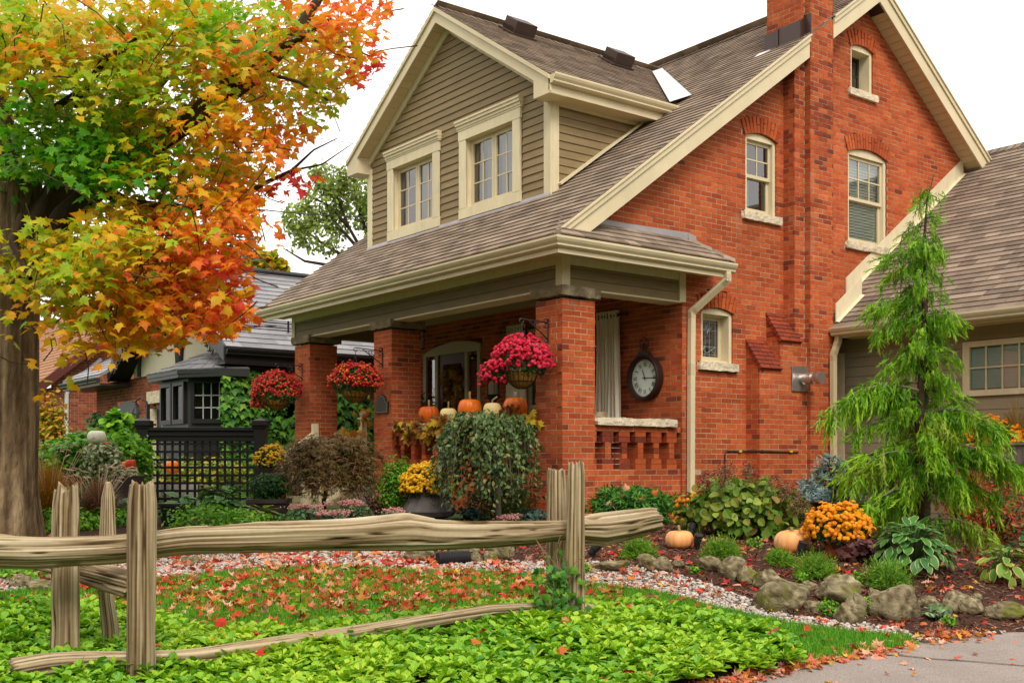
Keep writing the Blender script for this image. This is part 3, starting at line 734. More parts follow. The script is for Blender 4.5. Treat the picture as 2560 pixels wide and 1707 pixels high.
b.add([v0+(-.1, .02, .02), v0+(.17, -.16, .13), v1+(.03, -.16, .03), v1+(-.05, 0, .0)], [(0, 1, 2, 3)]); vf = b.build('valley_flashing', mat('valley_metal', (.50, .50, .52), rough=.45), DROOF)
b = MB(); b.add([(DB-.06, DA0-.02, FRT(DB-.06)+.016), (DB-.035, DA0-.02, FRT(DB)+.03), (DB-.035, DA1+.02, FRT(DB)+.03), (DB-.06, DA1+.02, FRT(DB-.06)+.016)], [(0, 3, 2, 1)]); b.build('apron_flashing', GREYM, DORM)

# ---------------------------------------------------------------- garage wing
GX = 5.43; GEND = -7.0
mb = MB(); mb.box(GX, GX+.05, GEND, -.001, .45, 3.2); GW = HP('garage_wall', mb, OLIVEG)
z = .5
while z < 2.98:
    sp = [(GEND, -.175)]
    if 2.15 < z < 2.9: sp = cut(sp, -5.2, -2.10)
    for a0, a1 in sp:
        b = MB(); b.box(GX-.018, GX-.002, a0, a1, z+.004, z+.138); b.build('siding_board', OLIVEG, GW)
    z += .142
b = MB(); b.box(GX-.035, GX-.002, -.165, -.003, .45, 3.0); b.build('corner_board', CREAM2, GW)
b = MB(); b.box(GX-.036, GX-.002, GEND, -.003, 3.004, 3.19); b.build('frieze_board', OLIVEG, GW)
gp = lambda b, a, dz=0: (b, a, GAR(b)+dz)
mb = MB(); mb.prism([gp(4.93, GEND, -.05), gp(4.93, -.36, -.05), gp(5.0, -.32, -.05), gp(5.0, -.02, -.05), gp(9.63, -.02, -.05), gp(9.63, GEND, -.05)], (0, 0, .048))
mb.prism([(9.632, GEND, 6.70), (9.632, .6, 6.70), (13.5, .6, 3.9), (13.5, GEND, 3.9)], (0, 0, .048)); GROOF = HP('garage_roof', mb, SHING)
GSP = 1/math.hypot(1, .725)
shingle_plane('garage_roof', (4.90, 0, GAR(4.90)+.002), (0, -1, 0), np.array([1., 0, .725])*GSP, [(.36, 0), (6.9, 0), (6.9, 4.75/GSP), (.02, 4.75/GSP), (.02, .12)], wmin=.16, wmax=.36)
mb = MB(); caps((9.64, -6.9, 6.775), (9.64, -.02, 6.775), mb); mb.build('ridge_cap', SHING, GROOF)
gutter((4.92, GEND, 3.195), (4.92, -.34, 3.195), (-1, 0, 0), parent=GROOF)
b = MB(); b.box(4.92, 4.94, GEND, -.34, 3.17, 3.31); b.build('fascia_board', CREAM, GROOF)
for k in range(18):
    b = MB(); b.box(4.94, GX-.03, -.345-.36*(k+1)+.003, -.345-.36*k-.003, 3.185, 3.20); b.build('soffit_panel', SOFF, GROOF)
for (q0, q1, off) in ((4.99, 5.62, 0), (5.66, 8.95, 0)):       # sloping flashing boards where the garage roof meets the brick
    b = MB(); y = -.02 if q0 > 5 else -.325
    P = [(q0, y, GAR(q0)+.03), (q1, y, GAR(q1)+.03), (q1, y, GAR(q1)+.30), (q0, y, GAR(q0)+.30)]
    b.prism(P, (0, .018, 0)); P = [(q0, y-.05, GAR(q0)+.022), (q1, y-.05, GAR(q1)+.022), (q1, y, GAR(q1)+.04), (q0, y, GAR(q0)+.04)]; b.prism(P, (0, 0, .008)); b.build('step_flashing', CREAM2, GROOF)
# garage window and its panelled flower box
wf = MB(); x0, x1 = GX-.05, GX-.005; A0, A1, Z0, Z1 = -2.09, -4.6, 2.25, 2.99
wf.box(x0, x1, -2.19, A0, Z0, Z1); wf.box(x0, x1, A1, A1+.1, Z0, Z1); wf.box(x0, x1, A1+.1, -2.19, Z1-.075, Z1); wf.box(x0, x1, A1+.1, -2.19, Z0, Z0+.08)
GWIN = wf.build('window', CREAM2, GW)
s = MB(); cols = 10; a = -2.19; wdt = .23
for k in range(1, cols): s.box(GX-.036, GX-.012, a-wdt*k-.011, a-wdt*k+.011, Z0+.08, Z1-.075)
for zz in (2.63,): s.box(GX-.034, GX-.014, a-wdt*cols, a, zz-.011, zz+.011)
s.build('glazing_bar', CREAM, GWIN)
for k in range(cols):
    for (z0, z1) in ((Z0+.08, 2.63), (2.63, Z1-.075)):
        p = MB(); p.add([(GX-.022, a-wdt*k, z0), (GX-.022, a-wdt*(k+1), z0), (GX-.022, a-wdt*(k+1), z1), (GX-.022, a-wdt*k, z1)], [(0, 1, 2, 3)]); p.build('pane', GLASS, GWIN)
b = MB(); b.box(GX-.006, GX-.004, A1+.12, -2.2, Z0+.1, Z1-.1); b.build('blind', BLIND, GWIN)
TAUPE = mat('taupe_paint', (.165, .135, .105), rough=.5)
b = MB(); b.box(5.06, GX-.02, -4.5, -2.36, 1.33, 1.57); b.box(5.03, GX-.02, -4.53, -2.33, 1.575, 1.61)
WBOX = b.build('window_box', TAUPE, GW)
b = MB()
for k in range(3):
    c0 = -2.42-.7*k
    for (y0, y1, z0, z1) in ((c0-.6, c0, 1.36, 1.385), (c0-.6, c0, 1.525, 1.55), (c0-.6, c0-.575, 1.385, 1.525), (c0-.025, c0, 1.385, 1.525)): b.box(5.045, 5.058, y0, y1, z0, z1)
for y in (-2.6, -3.3): b.prism([(5.1, y, 1.33), (GX-.02, y, 1.33), (GX-.02, y, 1.0)], (0, .08, 0))
b.build('box_panel', TAUPE, WBOX)

# ---------------------------------------------------------------- side wall windows
def side_window(b0, b1, zs, zspr, rise, depth, kind):
    c, zc, Rr = arch(b0, b1, zspr, rise); wf = MB(); t = .055; n = 10
    top = lambda x, off=0: zc+math.sqrt(max(0, (Rr-off)**2-(x-c)**2))
    y0 = .025
    # arched head board, side jambs and reveals
    xs = [b0+(b1-b0)*i/n for i in range(n+1)]; hb = zspr-.03
    wf.prism([(b0, y0, hb), (b1, y0, hb)]+[(x, y0, top(x)-.002) for x in xs[::-1]], (0, .05, 0))
    wf.box(b0, b0+t, y0+.0, y0+depth, zs, hb); wf.box(b1-t, b1, y0, y0+depth, zs, hb)
    wf.box(b0+t, b1-t, y0+.052, y0+depth, hb-.01, hb+.02); wf.box(b0+t, b1-t, y0+.03, y0+depth, zs, zs+.035)
    wn = wf.build('window', CREAM2, HOUSE)
    rough_block(b0-.085, b1+.085, -.055, .10, zs-.115, zs-.002, .012, .04, b0*7).build('sill', STONE, wn)
    i0, i1, z0, z1 = b0+t, b1-t, zs+.035, hb-.01; yy = y0+depth-.05
    s = MB()
    def fr(x0, x1, za, zb, w, y, d=.035, mi=0):
        s.box(x0, x0+w, y, y+d, za, zb, mi=mi); s.box(x1-w, x1, y, y+d, za, zb, mi=mi); s.box(x0+w, x1-w, y, y+d, za, za+w*1.2, mi=mi); s.box(x0+w, x1-w, y, y+d, zb-w, zb, mi=mi)
    panes = []
    if kind in ('two', 'six'):
        zm = (z0+z1)/2; cols = 2 if kind == 'two' else 3
        fr(i0, i1, zm-.02, z1, .04, yy-.03); fr(i0, i1, z0, zm+.02, .045, yy+.005)
        g0, g1, h0, h1 = i0+.04, i1-.04, zm+.028, z1-.04
        for k in range(1, cols): x = g0+(g1-g0)*k/cols; s.box(x-.009, x+.009, yy-.024, yy-.004, h0, h1)
        s.box(g0, g1, yy-.022, yy-.006, (h0+h1)/2-.009, (h0+h1)/2+.009)
        for k in range(cols):
            for r in range(2): panes.append((g0+(g1-g0)*k/cols, g0+(g1-g0)*(k+1)/cols, h0+(h1-h0)*r/2, h0+(h1-h0)*(r+1)/2, yy-.014))
        panes.append((i0+.045, i1-.045, z0+.054, zm-.025, yy+.02))
    elif kind == 'attic':
        fr(i0, i1, z0, z1, .035, yy); s.box(i0+.035, i1-.035, yy+.006, yy+.024, (z0+z1)/2-.008, (z0+z1)/2+.008)
        panes += [(i0+.035, i1-.035, z0+.04, (z0+z1)/2, yy+.018), (i0+.035, i1-.035, (z0+z1)/2, z1-.035, yy+.018)]
    else:
        fr(i0, i1, z0, z1, .05, yy, .04); panes.append((i0+.05, i1-.05, z0+.06, z1-.05, yy+.02))
    s.build('sash', CREAM if kind != 'attic' else mat('dark_sash', (.05, .04, .03), rough=.5), wn)
    for (x0, x1, za, zb, y) in panes:
        p = MB(); tl = random.gauss(0, .003); p.add([(x0, y, za), (x1, y+tl, za), (x1, y+tl, zb), (x0, y, zb)], [(0, 1, 2, 3)]); p.build('pane', GLASSD if kind != 'six' else GLASS, wn)
    if kind == 'leaded':
        le = MB(); y = yy+.012; x0, x1, za, zb = i0+.05, i1-.05, z0+.06, z1-.05; w = x1-x0; h = zb-za
        def ln(p, q, r=.005): le.tube([(x0+w*p[0], y, za+h*p[1]), (x0+w*q[0], y, za+h*q[1])], r, 4)
        for x in (.12, .88, .40, .60): ln((x, 0), (x, 1))
        for yv in (.06, .94, .72, .28): ln((0, yv), (1, yv))
        ln((.4, .28), (.12, .06)); ln((.6, .28), (.88, .06)); ln((.12, .28), (.5, .10)); ln((.88, .28), (.5, .1)); ln((.5, .58), (.5, .9)); ln((.3, .76), (.7, .76))
        for p, q in (((.5, .88), (.42, .76)), ((.42, .76), (.5, .64)), ((.5, .64), (.58, .76)), ((.58, .76), (.5, .88))): ln(p, q)
        le.build('leading', mat('lead', (.34, .36, .37), rough=.4, metal=.6), wn)
        b = MB(); b.box(i0, i1, yy+.05, yy+.06, z0, z1); b.build('dark_backing', mat('dim_grey', (.09, .10, .09), rough=.9), wn)  # dim card close behind the glass, room shade put into its colour
    elif kind == 'six':
        b = MB()
        for k in range(28): zz = z0+.02+k*(z1-z0)/28; b.add([(i0, yy+.06, zz), (i1, yy+.06, zz), (i1, yy+.075, zz+.046), (i0, yy+.075, zz+.046)], [(0, 1, 2, 3)])
        b.build('blind', BLIND, wn)
    elif kind == 'two':
        b = MB(); b.box(i0, i1, yy+.10, yy+.11, z0, z1); b.build('dark_backing', mat('dim_room', (.05, .055, .05), rough=.9), wn)  # dark sheet coloured for the unlit room
        b = MB(); b.box(i0, i0+.2, yy+.06, yy+.07, z0, zm); b.build('blind', BLIND, wn)
    else:
        b = MB(); b.box(i0, i1, yy+.2, yy+.21, z0, z1); b.build('dark_backing', DARK, wn)
for (w_, dp, kd) in zip(WIN, (.13, .12, .24, .20), ('two', 'six', 'attic', 'leaded')): side_window(*w_, dp, kd)

# ---------------------------------------------------------------- front door and French window under the porch
TRIMD = mat('door_trim', (.44, .36, .21), rough=.55)
d = MB(); X = 2.09; a0, a1 = DOOR; zt = 3.22
for y in (a0, a0+.36, a1-.46, a1-.09): d.box(X-.05, X+.03, y, y+.085, 1.0, zt)
n = 14; xs = [a0+(a1-a0)*i/n for i in range(n+1)]; f = lambda y: 3.26+.16*(1-((y-5.3)/1.0)**2)
d.prism([(X-.05, a0, zt), (X-.05, a1, zt)]+[(X-.05, y, f(y)) for y in xs[::-1]], (.08, 0, 0)); DR = HP('door_frame', d, TRIMD)
DOORM = mat('brown_door', (.10, .030, .016), rough=.45)
b = MB(); y0, y1 = 4.985, 5.81
b.box(X-.02, X+.02, y0, y0+.13, 1.02, zt); b.box(X-.02, X+.02, y1-.13, y1, 1.02, zt); b.box(X-.02, X+.02, y0+.13, y1-.13, 3.05, zt); b.box(X-.02, X+.02, y0+.13, y1-.13, 1.02, 1.5)
DO = b.build('door', DOORM, DR)
b = MB()
for sg, yy in ((1, y0+.13), (-1, y1-.13)):       # pierced corner brackets
    for r in (.05, .08, .06): pass
    P = [(X-.03, yy, 3.05), (X-.03, yy, 2.45)]+[(X-.03, yy+sg*.27*math.sin(t), 2.45+.53*(1-math.cos(t))) for t in np.linspace(.15, 1.5, 8)]
    b.tube(P[2:], .018, 5)
    for (cy, cz, r) in ((.06, 2.90, .05), (.10, 2.80, .035), (.05, 2.72, .04), (.16, 2.92, .035), (.04, 2.62, .03)):
        b.tube([(X-.03, yy+sg*(cy+r*math.cos(t)), cz+r*math.sin(t)) for t in np.linspace(0, 5.2, 9)], .010, 4)
b.build('scroll_bracket', DOORM, DR)
b = MB(); b.box(X+.03, X+.04, y0+.1, y1-.1, 1.4, 3.0); b.build('pane', DARK, DR)  # no glass: near-black sheet carries the shade of the hall
for (q0, q1) in ((a0+.085, a0+.36), (a1-.375, a1-.09)):
    b = MB(); b.box(X-.01, X+.0, q0, q1, 1.7, zt-.06); b.build('pane', GLASSD, DR)
    b = MB(); b.box(X-.02, X+.02, q0, q1, 1.02, 1.7); b.box(X+.1, X+.11, q0, q1, 1.02, zt); b.build('side_panel', TRIMD, DR)
b = MB(); b.tube([(X-.04, y1-.07, 2.0), (X-.09, y1-.07, 2.0), (X-.09, y1-.07, 1.85), (X-.04, y1-.07, 1.85)], .012, 6); b.build('handle', IRON, DR)
d = MB(); a0, a1 = FW
for y in (a0, a0+.55, (a0+a1)/2-.04, a1-.63, a1-.08): d.box(X-.03, X+.05, y, y+.08, 1.0, 3.44)
d.box(X-.028, X+.05, a0, a1, 3.36, 3.449); d.box(X-.026, X+.05, a0, a1, 1.0, 1.2); d.box(X-.02, X+.03, a0, a1, 2.2, 2.25); FWN = HP('french_window', d, TRIMD)
b = MB(); b.box(X+.0, X+.008, a0+.05, a1-.05, 1.2, 3.4); b.build('pane', GLASSD, FWN)
b = MB(); b.box(X+.5, X+.51, a0-.3, a1+.3, 1.0, 3.6); b.build('dark_backing', DARK, FWN)

# ---------------------------------------------------------------- porch steps on the left bay
b = MB()
for k in range(3): b.box(-.35-.30*k, -.05-.30*k+.02, 4.95, 6.25, .35, .98-.17*(k+0)-.0)
ST = HP('porch_steps', b, mat('beige_step', (.42, .34, .20), rough=.6))
b = MB()
NEWM = mat('beige_rail', (.58, .48, .30), rough=.55)
for (bx, z0, z1) in ((-.05, .98, 2.02), (-1.05, .42, 1.30)):
    b.box(bx-.045, bx+.045, 4.72, 4.81, z0, z1); b.box(bx-.06, bx+.06, 4.705, 4.825, z1, z1+.03); b.lathe([(0, 0), (.03, .005), (.055, .05), (.05, .085), (.03, .108), (0, .115)], (bx, 4.765, z1+.03), 12)
b.bar((-.05, 4.765, 1.86), (-1.05, 4.765, 1.16), .06, .05); b.bar((-.05, 4.765, 1.14), (-1.05, 4.765, .52), .05, .05)
for k in range(6):
    t = (k+.5)/6; x = -.05-1.0*t; b.box(x-.016, x+.016, 4.75, 4.78, 1.14-.62*t, 1.86-.70*t)
b.build('stair_rail', NEWM, HOUSE)
b = MB()
for (bx, z0, z1) in ((-1.05, .42, 1.30), (-.05, .98, 2.0)): b.box(bx-.045, bx+.045, 6.32, 6.41, z0, z1)
b.bar((-.05, 6.365, 1.86), (-1.05, 6.365, 1.16), .06, .05)
for k in range(6):
    t = (k+.5)/6; x = -.05-1.0*t; b.box(x-.016, x+.016, 6.35, 6.38, 1.14-.62*t, 1.86-.70*t)
b.build('stair_rail', NEWM, HOUSE)

# ---------------------------------------------------------------- shingles into objects
def sh_area(r):
    v = r[1]-CAMP; d = np.linalg.norm(v); g = -(v/d) @ r[4]
    if g < .03 or abs((v @ RV)/(v @ FV)) > .47 or v[2]/(v @ FV) > .42: return 0
    if r[0] == 'roof' and r[1][0] > .9 and r[1][1] > 1.3 and r[1][0] < 5 and r[1][1] < 6.3: return 0
    return r[5]*r[6]*g/d**2
SHREC.sort(key=sh_area, reverse=True)
SHT = np.array([(-1, -1, 0), (1, -1, 0), (1, 1, -.5), (-1, 1, -.5), (-1, -1, 1.), (1, -1, 1.), (1, 1.0, .1), (-1, 1.0, .1)], float)
PK = {'roof': ROOF, 'dormer_roof': DROOF, 'garage_roof': GROOF}
SME = {}
for r in SHREC[:300]:
    key, c, ux, uy, n, wd, h, rn = r
    k = (round(wd*40)/40, int(rn*12), round(h, 3))
    if k not in SME:
        m_ = MB(); m_.add(SHT*np.array([k[0]/2, h/2, .017]), BOXF, (k[1]+.5)/12); SME[k] = m_.mesh('shingle', SHING)
    o = link('shingle', SME[k], PK[key], poff(PK[key])+Vector(c)); o.rotation_euler = Matrix(np.stack([ux, uy, n], 1).tolist()).to_euler()
for key in PK:
    rs = [r for r in SHREC[300:] if r[0] == key]
    bk_ = Bulk(); bk_.add(SHT, BOXF, np.array([np.stack([r[2]*r[5]/2, r[3]*r[6]/2, r[4]*.017], 1) for r in rs]), np.array([r[1] for r in rs]), np.array([r[7] for r in rs]))
    o = bk_.build('shingles', SHING, PK[key]); o['kind'] = 'stuff'
# ---------------------------------------------------------------- terrain (heights in camera right/depth coordinates)
GP = np.array([(-3, 4, -.02), (0, 4, -.02), (3, 4, -.1), (-2.2, 6.2, .10), (.4, 7.8, .19), (-2, 8, .26), (0, 8, .22), (0, 9.3, .37), (-3, 9.3, .37),
 (-.7, 9.9, .44), (.61, 9.5, .35), (1.5, 9.1, .24), (2.92, 8.4, .07), (1.63, 10.8, .53), (3.1, 10.5, .49), (4.46, 12, .48), (4.0, 8.6, .08), (3.7, 9.2, .20), (3.7, 10, .40), (2.2, 9.6, .36),
 (2.42, 7.28, .03), (3.57, 7.7, .0), (2.6, 7.7, .07), (6, 7.5, -.02), (6, 10, .25), (-5.3, 11.5, .56), (-3.9, 8.8, .33), (-4, 9.5, .42), (.6, 13.2, .62), (-4, 17, .66), (6, 15, .5), (-8, 20, .66), (-10, 28, .7),
 (10, 25, .6), (20, 20, .4), (-20, 15, .5), (-1, 11.5, .56), (-3, 12, .58), (3, 13, .56), (1.2, 6, .04), (-6, 6, .1), (0, 40, .8), (30, 40, .6), (-30, 40, .8)], float)
def _rbf(x): return np.where(x > 0, x*x*np.log(np.maximum(x, 1e-9)), 0)
_D = np.linalg.norm(GP[:, None, :2]-GP[None, :, :2], axis=2); _n = len(GP)
_A = np.zeros((_n+3, _n+3)); _A[:_n, :_n] = _rbf(_D)+np.eye(_n)*.25; _A[:_n, _n:] = np.c_[np.ones(_n), GP[:, :2]]; _A[_n:, :_n] = _A[:_n, _n:].T
_w = np.linalg.solve(_A, np.r_[GP[:, 2], 0, 0, 0])
def gz(r, d):
    r = np.asarray(r, float); d = np.asarray(d, float); sh = np.broadcast(r, d).shape
    q = np.stack([np.broadcast_to(r, sh).ravel(), np.broadcast_to(d, sh).ravel()], 1)
    q[:, 0] = np.clip(q[:, 0], -30, 30); q[:, 1] = np.clip(q[:, 1], 2.5, 40)
    k = _rbf(np.linalg.norm(q[:, None]-GP[None, :, :2], axis=2))
    return np.clip((k @ _w[:_n]+_w[_n]+q @ _w[_n+1:]), -.3, 1.0).reshape(sh)
def wpt(r, d, z):
    r, d, z = np.broadcast_arrays(np.asarray(r, float), np.asarray(d, float), np.asarray(z, float))
    return CAMP*np.array([1, 1, 0])+r[..., None]*RV+d[..., None]*FV+z[..., None]*UP
def gpt(r, d, dz=0.): return wpt(r, d, gz(r, d)+dz)
def dpx(r, d, z): return ((CX+F_PX*np.asarray(r)/d)*2352/2560, (HOR-F_PX*(np.asarray(z)-CAMP[2])/d)*2352/2560)
def G(px, py):
    """ground point (r,d) seen at a pixel of the 2352-wide photo"""
    x = (px*2560/2352-CX)/F_PX; y = (HOR-py*2560/2352)/F_PX; lo, hi = 3., 40.
    for d in np.arange(3, 40, .05):
        if CAMP[2]+y*d < gz(x*d, d): return float(x*d), float(d)
    return x*20, 20.
def GPT(px, py, dz=0.): r, d = G(px, py); return gpt(r, d, dz)
# zone edges traced in the photo (2352-wide px): x -> y
E_BED = np.array([(-400, 1345), (0, 1318), (120, 1300), (360, 1285), (500, 1272), (700, 1262), (930, 1270), (1080, 1292), (1250, 1290), (1340, 1288), (1450, 1302), (1560, 1322), (1640, 1345), (1720, 1375), (1760, 1395), (1830, 1418), (1960, 1430), (2060, 1442), (2090, 1455), (2120, 1470), (2200, 1462), (2352, 1448), (2600, 1440)], float)
E_GRAV = np.array([(-400, 1395), (0, 1362), (120, 1352), (380, 1332), (560, 1310), (760, 1302), (950, 1312), (1100, 1314), (1250, 1326), (1350, 1340), (1450, 1352), (1540, 1366), (1640, 1395), (1760, 1420), (1850, 1438), (1960, 1452), (2050, 1460), (2085, 1462), (2100, 1475), (2200, 1463), (2352, 1449), (2600, 1441)], float)
E_PACH = np.array([(-400, 1390), (0, 1372), (130, 1385), (360, 1422), (430, 1450), (550, 1466), (680, 1458), (800, 1442), (950, 1428), (1100, 1408), (1250, 1392), (1350, 1380), (1450, 1390), (1540, 1406), (1640, 1424), (1760, 1446), (1800, 1466), (1830, 1500), (1840, 1600)], float)
E_DRIVE = np.array([(1000, 1750), (1560, 1605), (1640, 1575), (1760, 1550), (1900, 1517), (2060, 1487), (2110, 1474), (2200, 1463), (2352, 1448), (2600, 1440)], float)
def zone(r, d):
    """0 bed, 1 gravel, 2 lawn, 3 pachysandra, 4 driveway"""
    z = gz(r, d); x, y = dpx(r, d, z); f = lambda E: np.interp(x, E[:, 0], E[:, 1])
    o = np.zeros(np.shape(x), int); o[y > f(E_BED)] = 1; o[y > f(E_GRAV)] = 2; o[(y > f(E_PACH)) & (x < 1838)] = 3; o[y > f(E_DRIVE)] = 4
    return o
SOIL = mat('soil', (.035, .020, .012), rough=1, noise=(8, .4), bump=(40, .8, .03))
MULCH = mat('mulch_soil', (.060, .026, .015), rough=1, noise=(25, .5), bump=(60, 1., .03))
GRAVB = mat('gravel_base', (.16, .13, .105), rough=1, noise=(70, .6), bump=(80, 1., .02))
LAWNB = mat('lawn_turf', (.06, .18, .010), rough=1, noise=(12, .35), bump=(90, .8, .02))
ASPH = mat('driveway_asphalt', (.27, .225, .20), rough=.92, spec=.15, noise=(85, .34), bump=(110, .9, .008), noise2=(1.6, .16))
GRND = mat('far_turf', (.05, .11, .02), rough=1, noise=(3, .4), bump=(30, .6, .03))
rs = np.arange(-7, 7.01, .07); ds = np.arange(3.6, 14.01, .07)
RR, DD = np.meshgrid(rs, ds, indexing='ij'); ZZ = gz(RR, DD)
ZC = zone((RR[:-1, :-1]+RR[1:, 1:])/2, (DD[:-1, :-1]+DD[1:, 1:])/2)
bump_ = rng.normal(size=RR.shape)*.006; bump_[ZC.shape[0]:] = 0
ZN = ZZ+0.0
inner = np.zeros(RR.shape, bool); inner[1:-1, 1:-1] = (ZC[:-1, :-1] == 0) & (ZC[1:, 1:] == 0); ZN[inner] += np.abs(bump_[inner])*2
PTS = wpt(RR, DD, ZN).reshape(-1, 3); nD = len(ds)
for zi, (nm, m) in enumerate((('garden_bed', MULCH), ('gravel_path', GRAVB), ('lawn', LAWNB), ('planting_soil', SOIL), ('driveway', ASPH))):
    I, J = np.nonzero(ZC == zi); a = I*nD+J; q = np.stack([a, a+nD, a+nD+1, a+1], 1)
    used, inv = np.unique(q, return_inverse=True)
    me = mesh_np(nm, PTS[used], inv.ravel(), np.arange(len(q))*4, np.full(len(q), 4), np.zeros(len(used)), m, True)
    link(nm, me, kind='structure')
mb = MB()
ro = [-600, -200, -80, -40, -30, -25, -20, -15, -12, -9, -7.07+.07, 0, 7, 9, 12, 16, 20, 30, 40, 80, 200, 600]; do = [-300, -60, -20, 0, 2, 3.6, 7, 10.5, 14, 16, 18, 20, 23, 26, 30, 36, 50, 80, 150, 300, 700]
for i in range(len(ro)-1):
    for j in range(len(do)-1):
        if ro[i] >= -7.01 and ro[i+1] <= 7.01 and do[j] >= 3.59 and do[j+1] <= 14.01: continue
        P = [(ro[i], do[j]), (ro[i+1], do[j]), (ro[i+1], do[j+1]), (ro[i], do[j+1])]
        mb.quad(*[wpt(r, d, gz(r, max(d, 2.5))-(.0 if max(abs(r), abs(d)) < 50 else .0)) for r, d in P])
o = mb.build('ground', GRND, smooth=True); o['kind'] = 'structure'
p_ = [G(x, y) for x, y in ((1985, 1506), (2060, 1508), (2150, 1516), (2230, 1522), (2352, 1532), (2500, 1542))]; mb = MB()
for (a, b) in zip(p_, p_[1:]):
    mb.quad(gpt(a[0], a[1]-.008, .006), gpt(b[0], b[1]-.008, .006), gpt(b[0], b[1]+.008, .006), gpt(a[0], a[1]+.008, .006))
o = mb.build('driveway_crack', mat('crack_tar', (.07, .06, .05), rough=.9)); o['kind'] = 'structure'
# ---------------------------------------------------------------- grass, gravel, mulch
def scatter(n, zi, r0=-6, r1=6, d0=4.2, d1=13.5, view=True):
    r = rng.uniform(r0, r1, n); d = rng.uniform(d0, d1, n); k = zone(r, d) == zi
    if view: x, y = dpx(r, d, gz(r, d)); k &= (x > -150) & (x < 2500) & (y < 1680)
    return r[k], d[k]
GRASS = mat('grass_blade', [(.05, .19, .010), (.085, .28, .014), (.13, .36, .018), (.18, .42, .03)], rough=.6, transl=.25)
r, d = scatter(900000, 2); n = len(r); k = rng.permutation(n)[:75000]; r, d = r[k], d[k]; n = len(r)
bk_ = Bulk(); T = gpt(r, d); up = np.c_[rng.normal(0, .35, (n, 2)), np.ones(n)]
M = frames(rng.normal(size=(n, 3))*[1, 1, .1], up, rng.uniform(.028, .06, n)); M[:, :, 0] *= 1.1
bk_.add(np.array([[-.09, 0, 0], [.09, 0, 0], [0, 1, .2]]), [(0, 1, 2)], M, T, rng.random(n)); o = bk_.build('grass', GRASS); o['kind'] = 'stuff'; tag(o, 'short bright green lawn grass under scattered red leaves', 'grass')
# pebbles: small rounded stones
def ico():
    t = (1+5**.5)/2; v = np.array([(-1, t, 0), (1, t, 0), (-1, -t, 0), (1, -t, 0), (0, -1, t), (0, 1, t), (0, -1, -t), (0, 1, -t), (t, 0, -1), (t, 0, 1), (-t, 0, -1), (-t, 0, 1)], float); v /= np.linalg.norm(v[0])
    f = [(0, 11, 5), (0, 5, 1), (0, 1, 7), (0, 7, 10), (0, 10, 11), (1, 5, 9), (5, 11, 4), (11, 10, 2), (10, 7, 6), (7, 1, 8), (3, 9, 4), (3, 4, 2), (3, 2, 6), (3, 6, 8), (3, 8, 9), (4, 9, 5), (2, 4, 11), (6, 2, 10), (8, 6, 7), (9, 8, 1)]
    return v, f
IV, IF = ico()
PEB = mat('pebble', [(.16, .13, .10), (.30, .25, .21), (.44, .38, .33), (.55, .50, .45), (.38, .28, .22), (.62, .58, .53)], rough=.7, noise=(60, .15))
r, d = scatter(260000, 1); k = rng.permutation(len(r))[:17000]; r, d = r[k], d[k]; n = len(r)
sz = rng.uniform(.007, .017, n)*(1+(rng.random(n) > .95)*.6); M = frames(rng.normal(size=(n, 3)), None, sz)*rng.uniform(.7, 1.3, (n, 1, 3)); M[:, 2, :] *= .7
bk_ = Bulk(); bk_.add(IV, IF, M, gpt(r, d, .003)+np.c_[np.zeros((n, 2)), rng.uniform(0, .012, n)], rng.random(n)); o = bk_.build('gravel', PEB, smooth=True); o['kind'] = 'stuff'; tag(o, 'pale pebble gravel of the curved path along the lawn', 'gravel')
# shredded bark mulch
CHIP = mat('bark_chip', [(.06, .020, .012), (.13, .046, .025), (.21, .088, .052), (.09, .034, .020), (.32, .18, .12)], rough=.9)
r, d = scatter(300000, 0, -1, 6.5, 8.2, 13.2); k = rng.permutation(len(r))[:26000]; r, d = r[k], d[k]; n = len(r)
nr = np.c_[rng.normal(0, .35, (n, 2)), np.ones(n)]; M = frames(nr, rng.normal(size=(n, 3))*[1, 1, .2], rng.uniform(.025, .075, n)); M[:, :, 0] *= rng.uniform(.6, 1.4, (n, 1))
bk_ = Bulk(); bk_.add(np.array([[-.09, 0, 0], [.09, 0, 0], [.06, 1, .1], [-.08, .9, .06], [0, .5, .14]]), [(0, 1, 4), (1, 2, 4), (2, 3, 4), (3, 0, 4)], M, gpt(r, d, .008), rng.random(n)); o = bk_.build('mulch', CHIP); o['kind'] = 'stuff'; tag(o, 'shredded dark bark mulch covering the raised garden bed', 'mulch')
